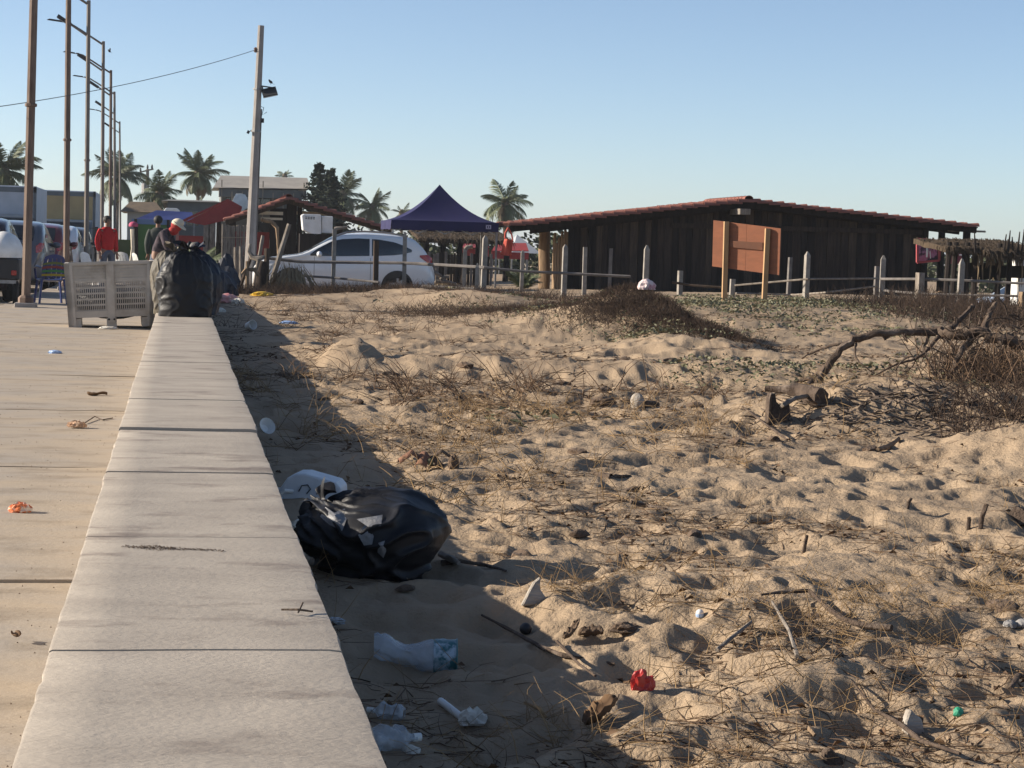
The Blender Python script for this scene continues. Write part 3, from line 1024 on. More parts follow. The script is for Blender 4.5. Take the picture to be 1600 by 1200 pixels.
    # mirrors, handles, bumper strip, plate, rails, wiper
    for sd in (-1, 1):
        xm = S['win'][0][0] + .22
        p = MB().ball((xm, sd * (ysurf(xm, 1.08) + .09), 1.10), (.07, .11, .075), 10, 8)
        p.build('mirror', paint, root, smooth=True)
        for xp in S['pillars']:
            p = MB().box((xp - .12, sd * (ysurf(xp, .95) + .012), .95), (.16, .03, .028))
            p.build('door_handle', paint, root)
    def seam(xx):
        for sd in (-1, 1):
            p = MB()
            p.grid(lambda u, v: (xx + (v - .5) * .009, sd * (ysurf(xx, .36 + .68 * u) + .003), .36 + .68 * u), 10, 1)
            p.build('door_seam', m_trim, root)
    for xx in [S['win'][0][0] + .10] + S['pillars'] + [S['pillars'][-1] + .82]: seam(xx)
    p = MB().grid(lambda u, v: (L + .008 - .02 * abs(u * 2 - 1), (u * 2 - 1) * .62, .36 + .16 * v), 8, 2)
    p.build('rear_bumper_strip', m_trim, root)
    p = MB().box((L + .004 - .045, 0, .78), (.02, .36, .13)); p.build('plate', m_plate, root)
    p = MB().grid(lambda u, v: (.012 - .0, (u * 2 - 1) * .45, .40 + .2 * v), 6, 2); p.build('grille', m_trim, root)
    if roofrails:
        for sd in (-1, 1):
            p = MB().tube([(2.0 + .35 * k, sd * (ysurf(2.0 + .35 * k, 1.60) - .06), smooth_tab(S['top'], 2.0 + .35 * k) + (.045 if 0 < k < 5 else .005)) for k in range(6)], .022, 6)
            p.build('roof_rail', m_rim, root, smooth=True)
    return root
m_wpaint = mat('white_paint', (0.66, 0.68, 0.70), rough=0.25, spec=0.5, coat=0.6)
p = at(395, 420, 48)
CARW = make_car('parked_car', (p.x, 48.2, -0.05), R(-2), SUV, m_wpaint, 'white compact SUV parked side-on behind the rail fence, nose to the left', None, True)
CARW.scale = (.925, .925, .925)

# ------------------------------------------------------------------ concrete utility pole with floodlight
m_upole = mat('pole_concrete', (0.34, 0.31, 0.285), (0.26, 0.235, 0.215), scale=3, rough=0.9, bump=0.3, bscale=30, spec=0.2)
UY = 48.0
t, b = at(408, 40, UY), at(388, 450, UY)
b.z = -0.1
up = thing('utility_pole', b, 'tall leaning concrete utility pole with a floodlight near its top', 'pole')
def ring_pole(pts, rad, n=10):
    return MB().tube(pts, rad, n)
ring_pole([b - Vector((0, 0, .4)), b, t], [.135, .13, .075], 8).build('shaft', m_upole, up, off=b, smooth=True)
def onpole(py, dx=0.0): 
    k = (at(400, py, UY).z - b.z) / (t.z - b.z)
    p = b.lerp(t, k); p.x += dx
    return p
s = MB(); p = onpole(140, .10)
s.bar(p + Vector((-.05, 0, .09)), p + Vector((.30, -.05, .05)), .03)
s.bar(p + Vector((-.02, -.1, .09)), p + Vector((.05, -.12, -.12)), .025)
s.build('bracket', m_trim, up, off=b)
s = MB(); s.box(p + Vector((.16, -.1, -.055)), (.34, .30, .05), Matrix.Rotation(R(-14), 3, 'Y') @ Matrix.Rotation(R(38), 3, 'X'))
fx = s.build('floodlight', m_trim, up, off=b)
s = MB(); s.box(p + Vector((.155, -.125, -.087)), (.30, .26, .016), Matrix.Rotation(R(-14), 3, 'Y') @ Matrix.Rotation(R(38), 3, 'X'))
s.build('lens', mat('lamp_lens', (.42, .38, .33), rough=.3), fx, off=b)
p = onpole(78, -.10)
s = MB(); s.lathe([(.02, -.06), (.045, -.03), (.03, 0), (.045, .03), (.02, .06)], p, 10); s.bar(p, p + Vector((.08, 0, 0)), .03)
s.build('insulator', mat('brown_glaze', (.16, .09, .06), rough=.3), up, off=b)
p = onpole(188, .14)
s = MB(); s.box(p, (.06, .08, .10)); s.tube([p + Vector((-.05, 0, .32)), p + Vector((.02, 0, .3)), p + Vector((-.02, 0, .12)), p + Vector((.09, 0, .2))], .008)
s.build('junction_box', m_trim, up, off=b)
s = MB(); p = onpole(205, -.13); s.box(p + Vector((-.05, -.05, -.03)), (.06, .10, .07), Matrix.Rotation(R(25), 3, 'Y')); s.bar(p, p + Vector((.08, 0, .03)), .03)
s.build('camera_housing', m_trim, up, off=b)
s = MB(); s.tube([onpole(y_, .075 + .00012 * y_) for y_ in (170, 220, 300, 400, 448)], .022, 6)
s.build('conduit', m_rail, up, off=b)
for yy in (139, 205):
    s = MB(); p = onpole(yy); s.lathe([(.115, -.02), (.115, .02)], p, 10); s.build('band', m_metal, up, off=b)
# overhead wire to a pole outside the picture
a = onpole(78, -.10); e = at(-260, 196, 30)
s = MB()
pts = []
for k in range(25):
    u_ = k / 24
    q_ = a.lerp(e, u_); q_.z -= 4 * .22 * u_ * (1 - u_); pts.append(q_)
s.tube(pts, .007, 5)
s.single('overhead_wire', m_trim, 'thin dark overhead wire running left from the leaning concrete pole', 'wire', a, smooth=True)
# birds
m_bird = mat('bird_feathers', (.05, .05, .055), rough=.8)
def bird(p, sz, label, fly):
    r = thing('bird', p, label, 'bird', None, 0)
    MB().ball((0, 0, 0), (sz * .5, sz * .3, sz * .32), 10, 7, Matrix.Rotation(R(35), 3, 'Y')).build('body', m_bird, r, smooth=True)
    MB().ball((-sz * .35, 0, sz * .38), sz * .2, 8, 6).build('head', m_bird, r, smooth=True)
    MB().hexa([(.3 * sz, -.1 * sz, -.3 * sz), (.9 * sz, -.12 * sz, -.62 * sz), (.9 * sz, .12 * sz, -.62 * sz), (.3 * sz, .1 * sz, -.3 * sz), (.3 * sz, -.1 * sz, -.22 * sz), (.9 * sz, -.12 * sz, -.58 * sz), (.9 * sz, .12 * sz, -.58 * sz), (.3 * sz, .1 * sz, -.22 * sz)]).build('tail', m_bird, r)
    if fly:
        for sd in (-1, 1):
            MB().hexa([(-.2 * sz, 0, 0), (.3 * sz, 0, 0), (.4 * sz, sd * sz, .8 * sz), (.1 * sz, sd * sz, .85 * sz), (-.2 * sz, 0, .06 * sz), (.3 * sz, 0, .06 * sz), (.4 * sz, sd * sz, .86 * sz), (.1 * sz, sd * sz, .9 * sz)]).build('wing', m_bird, r)
    else:
        for sd in (-1, 1): MB().tube([(0, sd * .1 * sz, -.2 * sz), (-.02 * sz, sd * .1 * sz, -.62 * sz)], .03 * sz, 5).build('leg', m_bird, r)
p = at(423, 128, UY - .1); bird(p, .10, 'small dark bird perched on the floodlight of the leaning pole', False)
p = at(171, 80, 60); bird(p, .09, 'small dark bird in the air right of a street lamp top', True)

# ------------------------------------------------------------------ street lamps along the promenade
m_lamp = mat('rusty_pole', (0.20, 0.14, 0.105), (0.13, 0.088, 0.066), scale=2.5, rough=0.75, bump=0.2, bscale=30, spec=0.3, c3=(0.09, 0.05, 0.035), s3=1.6, f3=(0.52, 0.68), stretch=(2, 2, .6))
m_lampg = mat('grey_pole', (0.22, 0.19, 0.16), (0.155, 0.13, 0.112), scale=2.5, rough=0.75, bump=0.2, bscale=30, spec=0.3, c3=(0.12, 0.08, 0.06), s3=1.6, f3=(0.56, 0.68), stretch=(2, 2, .6))
names = ['nearest street lamp, thick rust-brown pole on a concrete footing', 'second street lamp pole, rising behind the left end of the plastic bin', 'third street lamp pole, beside the man in red', 'fourth street lamp, its two arms seen whole against the sky',
         'fifth street lamp, right behind the fourth', 'sixth street lamp, second last of the row', 'farthest street lamp, shortest in the row']
lamps = ((41, 35, 0.16, 47, 0), (103.5, 47, 0.15, 105, -80), (134.5, 59, 0.145, 137, -2), (159, 71, 0.14, 161, 80), (172, 83, 0.14, 173.5, 122), (179.5, 95, 0.14, 179.5, 153), (188, 119, 0.13, 188.5, 198))
for i, (px, Y, w, ptop, _) in enumerate(lamps):
    bp = at(px, 420, Y); bp.z = 0.0
    tp_ = Vector((at(ptop, 100, Y).x if i else at(47, 0, Y).x + .09, Y, 7.8))
    lab = names[i]
    L_ = thing('street_lamp', bp, lab, 'street lamp', 'street lamps along the promenade')
    mt = m_lamp if i in (0, 1, 4) else m_lampg
    s = MB().tube([bp, bp.lerp(tp_, .5), tp_], [w * .5, w * .47, w * .40], 8)
    s.build('pole', mt, L_, off=bp, smooth=False)
    s = MB().box(bp + Vector((0, 0, .03)), (.36, .36, .10)); s.build('footing', m_upole, L_, off=bp, bevel=.015)
    s = MB().lathe([(w * .52, -.03), (w * .62, -.02), (w * .62, .02), (w * .52, .03)], bp.lerp(tp_, .43), 8); s.build('collar', mt, L_, off=bp)
    s = MB(); s.lathe([(w * .8, 0.08), (w * .8, .16), (w * .55, .2)], bp, 8); s.build('base_plate', mt, L_, off=bp)
    a = tp_ - Vector((0, 0, .12))
    s = MB().tube([a, a + Vector((-.75, -.02, .46)), a + Vector((-1.1, -.03, .66)), a + Vector((-1.35, -.03, .72))], [.035, .032, .03, .03], 6)
    ar = s.build('arm', mt, L_, off=bp, smooth=True)
    MB().box(a + Vector((-1.6, -.03, .745)), (.52, .18, .05), Matrix.Rotation(R(6), 3, 'Y'), taper=.7).build('lamp_head', m_trim, ar, off=bp)
    a = tp_ - Vector((0, 0, 1.0 if i != 6 else .65))
    s = MB().tube([a, a + Vector((-.5, .05, .33))], [.032, .03], 6)
    ar = s.build('arm', mt, L_, off=bp, smooth=True)
    MB().box(a + Vector((-.66, .05, .42)), (.42, .3, .10), Matrix.Rotation(R(32), 3, 'Y')).build('floodlight', m_trim, ar, off=bp)

# ------------------------------------------------------------------ palms and pine
m_trunk = mat('palm_trunk', (0.16, 0.125, 0.095), (0.10, 0.078, 0.06), scale=3, rough=0.9, bump=0.6, bscale=8, stretch=(1, 1, 6), spec=.2)
m_frond = mat('palm_leaf', (0.135, 0.155, 0.075), (0.085, 0.105, 0.05), scale=2, rough=0.55, spec=0.35, c3=(0.15, 0.14, 0.055), s3=0.8, f3=(.55, .7))
def frond_mesh(droop, seed, L=1.0):
    rr = random.Random(seed)
    s = MB()
    N = 24
    pts = []
    for i in range(N + 1):
        t = i / N
        an = 0.9 * droop * t * t + .15 * t * droop
        pts.append(Vector((0, 0, 0)))
    p = Vector((0, 0, 0)); ang = 0.25
    P = []
    for i in range(N + 1):
        P.append(p.copy())
        ang -= droop / N * (0.5 + 1.2 * i / N)
        p = p + Vector((math.cos(ang), 0, math.sin(ang))) * (L / N)
    s.tube(P, [0.014 * (1 - .85 * i / N) + .002 for i in range(N + 1)], 4)
    for i in range(3, N + 1):
        t = i / N
        d = (P[i] - P[i - 1]).normalized()
        ll = L * (0.35 * math.sin(math.pi * (0.15 + .83 * t)) + .03)
        for sd in (-1, 1):
            for sub in (0, .33, .66):
                if rr.random() < .06: continue
                q0 = P[i - 1].lerp(P[i], sub)
                dirv = (d * rr.uniform(.55, .8) + Vector((0, sd * 0.75, 0)) + Vector((0, 0, -rr.uniform(.15, .55)))).normalized()
                l2 = ll * rr.uniform(.8, 1.1)
                m1 = q0 + dirv * l2 * .55
                e = m1 + (dirv + Vector((0, 0, -.5))).normalized() * l2 * .45
                wv = d * (.019 * L)
                s.add([q0 - wv * .5, q0 + wv * .5, m1 + wv * .55, m1 - wv * .55, e], [(0, 1, 2, 3), (3, 2, 4)])
    me = s.mesh('frond')
    me.materials.append(m_frond)
    return me
FR = [frond_mesh(d, 3 + k) for k, d in enumerate((0.5, 0.9, 1.3, 1.7, 1.1))]
FRD = FR[2].copy(); FRD.materials.clear(); FRD.materials.append(mat('dead_palm_leaf', (.17, .125, .07), (.11, .08, .045), scale=2, rough=.8))
def palm(px, pyc, Y, rad, label, zb=-.2, n=19, lean=0.0, seed=0, wind=0.0, tw=.13):
    rr = random.Random(seed)
    c = at(px, pyc, Y)
    b = Vector((c.x - lean, Y, zb))
    r = thing('palm_tree', b, label, 'palm tree', 'palms behind the promenade')
    pts = [b.lerp(c, t) + Vector((lean * .4 * math.sin(t * math.pi), 0, 0)) for t in (0, .25, .5, .75, 1)]
    MB().tube(pts, [tw * 1.5, tw * 1.05, tw, tw * .9, tw * .8], 9, jit=.05).build('trunk', m_trunk, r, off=b, smooth=True)
    for k in range(n):
        el = 1.3 - 2.15 * (k / (n - 1)) ** 1.05 + rr.uniform(-.25, .25)
        az = k * 2.399 + rr.uniform(-.3, .3)
        mi = 0 if el > .9 else (4 if el > .55 else (1 if el > .2 else rr.choice((2, 3, 1))))
        o = bpy.data.objects.new('frond', FR[mi]); COL.objects.link(o); o.parent = r
        sc = rad * rr.uniform(.72, 1.18) * (0.92 if el > .9 else 1.0)
        az2 = az
        if wind: az2 = az - wind * math.sin(az) * .35
        o.matrix_local = Matrix.Translation(c - b) @ Matrix.Rotation(az2, 4, 'Z') @ Matrix.Rotation(-(el - .2), 4, 'Y') @ Matrix.Rotation(rr.uniform(-.5, .5), 4, 'X') @ Matrix.Scale(sc, 4)
    for k in range(4):
        o = bpy.data.objects.new('dead_frond', FRD); COL.objects.link(o); o.parent = r
        o.matrix_local = Matrix.Translation(c - b) @ Matrix.Rotation(rr.uniform(0, 6.28), 4, 'Z') @ Matrix.Rotation(rr.uniform(.75, 1.2), 4, 'Y') @ Matrix.Rotation(rr.uniform(-.6, .6), 4, 'X') @ Matrix.Scale(rad * rr.uniform(.7, .95), 4)
    MB().ball((0, 0, 0), (.28, .28, .4), 8, 6).build('crown_heart', m_trunk, r, loc=c - b, smooth=True)
    return r
palm(6, 268, 105, 2.15, 'large palm cut by the left picture edge, above the white box truck', seed=1, n=30)
palm(184, 275, 150, 2.35, 'dark palm rising directly behind the far street lamps', seed=2, n=32)
palm(250, 303, 120, 1.75, 'small yellowish palm left of the tallest palm', seed=3, n=22)
palm(310, 272, 140, 2.0, 'full upright palm beside the left end of the two-storey house', seed=4, n=32)
palm(536, 305, 150, 2.0, 'palm just right of the dark pine', seed=5, n=20, wind=.6)
palm(582, 325, 150, 1.85, 'low palm between the pine and the gazebo, second from the pine', seed=6, n=20)
palm(628, 334, 170, 1.2, 'smallest palm top peeking out just left of the gazebo', seed=7, n=13)
palm(790, 318, 125, 1.95, 'single palm between the gazebo and the tiled cabin', seed=8, n=22, wind=.8)
palm(445, 276, 220, 1.2, 'tiny palm top above the roof of the two-storey house', seed=9, n=12)

m_pine = mat('pine_needles', (0.030, 0.045, 0.026), (0.018, 0.028, 0.018), scale=1.5, rough=0.8, spec=.2)
def pine(px, ytop, Y, halfw, label, zb=-.2, seed=0):
    rr = random.Random(seed)
    t = at(px, ytop, Y); b = Vector((t.x, Y, zb)); H = t.z - zb
    r = thing('pine_tree', b, label, 'pine tree')
    MB().tube([(0, 0, 0), (0, 0, H * .6), (0, 0, H)], [.16, .09, .015], 7).build('trunk', m_trunk, r, smooth=True)
    s = MB()
    nt = 20
    for k in range(nt):
        f = k / nt
        z = H * (0.12 + .88 * f)
        L = halfw * (1 - f) ** .95 * rr.uniform(.75, 1.15) + .12
        nb = rr.choice((7, 8, 9, 10))
        for j in range(nb):
            a = 2 * math.pi * j / nb + k * .7 + rr.uniform(-.25, .25)
            l = L * rr.uniform(.5, 1.2)
            zj = rr.uniform(-.12, .12)
            d = Vector((math.cos(a), math.sin(a), 0))
            side = Vector((-d.y, d.x, 0))
            m_ = 9
            for i in range(m_):
                q = i / m_
                p = Vector((0, 0, z + zj)) + d * l * q + Vector((0, 0, l * (.10 - .35 * q + .42 * q * q)))
                for sd in (-1, 1):
                    ll = (.16 + .20 * math.sin(math.pi * min(q + .2, 1))) * (0.5 + .5 * (1 - f)) * rr.uniform(.7, 1.2)
                    e = p + side * sd * ll + d * ll * .5 + Vector((0, 0, rr.uniform(-.12, .12)))
                    w = Vector((0, 0, .045 + .03 * (1 - f)))
                    s.add([p - w, p + w, e + w * .8, e - w * .4], [(0, 1, 2, 3)])
                    w = d * .06
                    s.add([p - w, p + w, e + w * .5, e - w * .5], [(0, 1, 2, 3)])
    s.build('crown', m_pine, r)
pine(499, 253, 120, 2.9, 'dark star-tiered pine, the taller of the two behind the tiled shelter', seed=1)
pine(517, 262, 118, 2.6, 'dark star-tiered pine, the shorter one on the right of the pair', seed=2)
# ------------------------------------------------------------------ bulk bin on the promenade
m_bin = mat('bin_plastic', (0.47, 0.42, 0.36), (0.39, 0.35, 0.30), scale=4, rough=0.6, spec=0.35, c3=(0.29, 0.25, 0.20), s3=2.5, f3=(.52, .72), bump=.08, bscale=30)
bl, br = at(100, 513, 27.6), at(238, 509, 28.3)
W_, D_, H_ = 1.19, 1.08, 0.86
bang = R(2.0)
bin_ = thing('bulk_bin', (( bl.x + .60), 27.7 + D_ / 2, 0.02), 'large beige plastic bulk bin with slotted sides standing on the promenade', 'bin', None, bang)
bin_.rotation_euler = (0, R(-3.2), bang)
hw, hd = W_ / 2, D_ / 2
def tap(z): return 0.945 + 0.055 * z / H_
def side(nm, f0, ang):
    "one wall of the bin; built facing -y then turned by ang about z"
    Rm = Matrix.Rotation(ang, 3, 'Z')
    d0 = hd if abs(math.sin(ang)) < .5 else hw
    w0 = hw if abs(math.sin(ang)) < .5 else hd
    def add(name, boxes, par=bin_, mt=m_bin):
        s = MB()
        for (x0, x1, z0, z1, ya, yb) in boxes:
            p = []
            for z in (z0, z1):
                for (x, y) in ((x0, ya), (x1, ya), (x1, yb), (x0, yb)):
                    v = Vector((x * w0 * tap(z), -(d0 * tap(z)) + y, z))
                    p.append(Rm @ v)
            s.hexa(p)
        return s.build(name, mt, par)
    wl = add('wall_frame', [(-1, -.82, .0, H_, 0, .07), (.82, 1, .0, H_, 0, .07), (-.085, .085, .06, H_ - .002, .002, .06),
                       (-.82, .82, H_ - .035, H_, .0, .055), (-.82, -.085, .13, .22, .012, .05), (.085, .82, .13, .22, .012, .05),
                       (-.82, -.085, .60, .625, .018, .05), (.085, .82, .60, .625, .018, .05)])
    for sx in (-1, 1):
        a, b = (-.82, -.085) if sx < 0 else (.085, .82)
        bx = []
        for k in range(5):
            z = .627 + k * .040
            bx.append((a, b, z, z + .018, .016, .045)); bx.append((a, b, z + .018, z + .0395, .028, .05))
        add('ribbed_panel', bx, wl)
        bx = []
        rows = 5; zz = .222; zh = (.60 - .222) / rows
        for r_ in range(rows + 1):
            z = .222 + zh * r_
            bx.append((a, b, max(z - .012, .222), min(z + .012, .598), .026, .045))
        nsl = 17
        for k in range(nsl + 1):
            x = a + (b - a) * k / nsl
            wv = .0095 if 0 < k < nsl else .03
            bx.append((max(a, x - wv), min(b, x + wv), .2225, .5975, .024, .047))
        add('slotted_panel', bx, wl)
for i, a in enumerate((0, math.pi / 2, math.pi, -math.pi / 2)): side('wall', 0, a)
s = MB(); s.box((0, 0, .17), (W_ * .9, D_ * .9, .04)); s.build('floor', m_bin, bin_)
for x in (-.46, 0, .46):
    s = MB(); s.box((x, 0, .055), (.13, D_ * .90, .13)); s.build('skid', m_bin, bin_)
for x in (-.035, .035):
    s = MB(); s.lathe([(.014, 0), (.014, .012)], (x, -hd * .947 - .006, .10), 8, Matrix.Rotation(R(90), 3, 'X')); s.build('drain_hole', m_dark, bin_)

s = MB().ball((0, 0, .32), (.50, .45, .24), 18, 10); s.single('slot_darkener', m_black, 'dark ball added inside the slotted bulk bin to darken its slots', 'light blocker', (0, 0, 0)).location = bin_.location  # dark ball added inside the bin so its sunlit slots look dark
# ------------------------------------------------------------------ rubbish bags
from mathutils import noise as mnoise
m_bag = mat('black_bag', (0.013, 0.013, 0.015), (0.008, 0.008, 0.010), scale=3, rough=0.5, bump=0.3, bscale=10, spec=0.28, bdist=.02)
m_bagb = mat('navy_bag', (0.012, 0.018, 0.032), (0.009, 0.012, 0.022), scale=3, rough=0.5, bump=0.3, bscale=12, spec=0.3, bdist=.02)
m_bago = mat('olive_sack', (0.12, 0.10, 0.07), (0.07, 0.06, 0.045), scale=6, rough=0.7, bump=0.5, bscale=20)
def bag(name, mt, base, size, label, seed=0, neck=(0, 0, 1), necklen=.18, group=None, sag=.5, crease=1.0, rz=0, flat=.06, wr=1.0, bottom=.94, planes=26, mouth=1.0):
    bm = bmesh.new()
    bmesh.ops.create_icosphere(bm, subdivisions=6, radius=1)
    nd = Vector(neck).normalized()
    o = Vector((seed * 3.1, seed * 1.7, seed * .9))
    rg = np.random.default_rng(seed)
    pn = rg.normal(0, 1, (planes, 3)); pn /= np.linalg.norm(pn, axis=1, keepdims=True)
    pd = rg.uniform(.74, .98, planes)
    C = np.array([v.co[:] for v in bm.verts])
    # bend the directions a little so the creases are not straight
    W = np.array([mnoise.noise_vector(Vector(c) * 1.8 + o)[:] for c in C]) * .16
    D = C + W; D /= np.linalg.norm(D, axis=1, keepdims=True)
    cs = np.clip(D @ pn.T, .05, None)
    rr_ = pd[None] / cs
    kk = 44.0
    rad = -np.log(np.exp(-kk * np.minimum(rr_, 1.06)).sum(1) + math.exp(-kk * 1.06)) / kk
    rad = rad / rad.mean()
    bx = nd.orthogonal().normalized(); by = nd.cross(bx)
    for v, r0 in zip(bm.verts, rad):
        p = v.co.copy()
        u = p.dot(nd)
        side = (p - nd * u)
        az = math.atan2(side.dot(bx), side.dot(by))
        w = max(0, (u + .15) / 1.15)
        # pleats running out of the tied mouth
        ph = az * 9 + 2.2 * mnoise.noise(p * 1.6 + o)
        pleat = (1 - abs(math.sin(ph))) ** 2 * w ** 1.6
        n3 = 1 - 2 * abs(mnoise.noise(Vector((p.x * 2.2, p.y * 2.2, p.z * 5.5)) + o * 3))
        n5 = mnoise.noise(p * 7 + o)
        r = 1 + crease * .62 * (r0 - 1) + .07 * crease * pleat - .03 * w + wr * .020 * n3 * abs(n3) * (1 - p.z * p.z) + .005 * n5 + .09 * mnoise.noise(p * 1.4 + o) + .05 * crease * max(0, 1 - 3.2 * abs(mnoise.noise(p * 1.9 + o * 2))) ** 2
        q = p * r
        if p.z < 0.3:
            k = (0.3 - p.z) / 1.3
            l = math.hypot(p.x, p.y)
            if l > 1e-4:
                f = 1 + sag * k * (min(1 / max(l, .35), 1.9) - 1)
                q.x *= f; q.y *= f
        if u > .82:
            t = (u - .82) / .18
            q = q - side * r * (t * .75) + nd * (t ** 1.5 * necklen * (1 + .5 * pleat))
        v.co = Vector((q.x * size[0] / 2, q.y * size[1] / 2, (q.z + bottom) * size[2] / (1 + bottom)))
        if v.co.z < flat * size[2]: v.co.z = flat * size[2] * .2 + (v.co.z - flat * size[2]) * .06
        if v.co.z < 0: v.co.z *= .2
    me = bpy.data.meshes.new(name)
    bm.to_mesh(me); bm.free()
    me.polygons.foreach_set('use_smooth', [True] * len(me.polygons))
    r = thing(name, base, label, 'bin bag', group, rz)
    link_mesh('sack', me, mt, r)
    # bunched mouth beyond the neck
    c = nd * 1.0
    c = Vector((c.x * size[0] / 2, c.y * size[1] / 2, (c.z + bottom) * size[2] / (1 + bottom))) + nd * necklen * .12
    s = MB()
    rr = random.Random(seed)
    x = nd.orthogonal().normalized(); y = nd.cross(x)
    def fn(u_, v_):
        a = u_ * 2 * math.pi
        rad = .018 + .075 * mouth * v_ ** 1.2 * (1 + .45 * math.sin(a * 5 + seed) + .3 * math.sin(a * 9 + 2 * seed))
        return c + x * math.cos(a) * rad + y * math.sin(a) * rad + nd * (.10 * mouth * v_ + .03 * math.sin(a * 4) * v_ - .04 * v_ * v_)
    s.grid(fn, 60, 6)
    s.build('gathered_mouth', mt, r, smooth='full')
    return r
p = at(289, 499, 20.45); 
bag('bin_bag', m_bag, (p.x - .01, 20.7, .425), (.54, .48, .67), 'full black bin bag standing on the end of the bench wall', 3, (.05, .0, 1), .06, 'bin bags on the bench wall', sag=.85, flat=.05, crease=.8, wr=1.6)
p = at(306, 470, 21.4)
bag('bin_bag', m_bagb, (p.x + .015, 21.5, .43), (.48, .44, .66), 'dark navy bin bag slumped behind the full black bag on the wall', 8, (-.12, 0, 1), .04, 'bin bags on the bench wall', sag=.8, crease=.9)
p = at(262, 445, 21.6)
bag('cloth_sack', m_bago, (p.x, 21.6, .42), (.34, .34, .66), 'olive brown sack slumped between the bin and the black bag', 12, (.3, 0, 1), .05, sag=.6)

# ------------------------------------------------------------------ people
m_skin = mat('skin', (0.23, 0.125, 0.08), rough=.6, spec=.3)
m_redsh = mat('red_shirt', (0.42, 0.018, 0.020), (0.33, 0.014, 0.017), scale=7, rough=.85, bump=.5, bscale=9, spec=.2)
m_jean = mat('jeans', (0.10, 0.115, 0.15), (0.07, 0.08, 0.11), scale=9, rough=.9, spec=.2)
m_hair = mat('dark_hair', (0.012, 0.010, 0.009), rough=.7)
m_plaid = mat('plaid_shirt', (0.085, 0.065, 0.075), (0.028, 0.025, 0.032), scale=9, rough=.9, bump=.4, bscale=10, spec=.2, lo=.42, hi=.58)
m_cream = mat('cream_cloth', (0.62, 0.55, 0.42), (0.5, .44, .34), scale=8, rough=.9)
m_redcap = mat('red_cloth', (0.36, 0.018, 0.016), (0.25, .014, .014), scale=8, rough=.9, bump=.5, bscale=12)
m_shoe = mat('dark_shoe', (0.02, 0.018, 0.016), rough=.7)
m_eye = mat('eye', (.02, .02, .02), rough=.3)
def skin_mesh(name, V, E, rad, root=0, sub=2):
    me = bpy.data.meshes.new(name)
    me.from_pydata([tuple(v) for v in V], E, [])
    o = bpy.data.objects.new(name, me); COL.objects.link(o)
    md = o.modifiers.new('skin', 'SKIN'); md.use_smooth_shade = True; md.branch_smoothing = .6
    sv = me.skin_vertices[0].data
    for i, r in enumerate(rad):
        sv[i].radius = r if isinstance(r, tuple) else (r, r)
        sv[i].use_root = (i == root)
    sb = o.modifiers.new('sub', 'SUBSURF'); sb.levels = sub; sb.render_levels = sub
    dg = bpy.context.evaluated_depsgraph_get()
    m2 = bpy.data.meshes.new_from_object(o.evaluated_get(dg))
    m2.name = name
    bpy.data.objects.remove(o); bpy.data.meshes.remove(me)
    m2.polygons.foreach_set('use_smooth', [True] * len(m2.polygons))
    m2.materials.clear()
    return m2
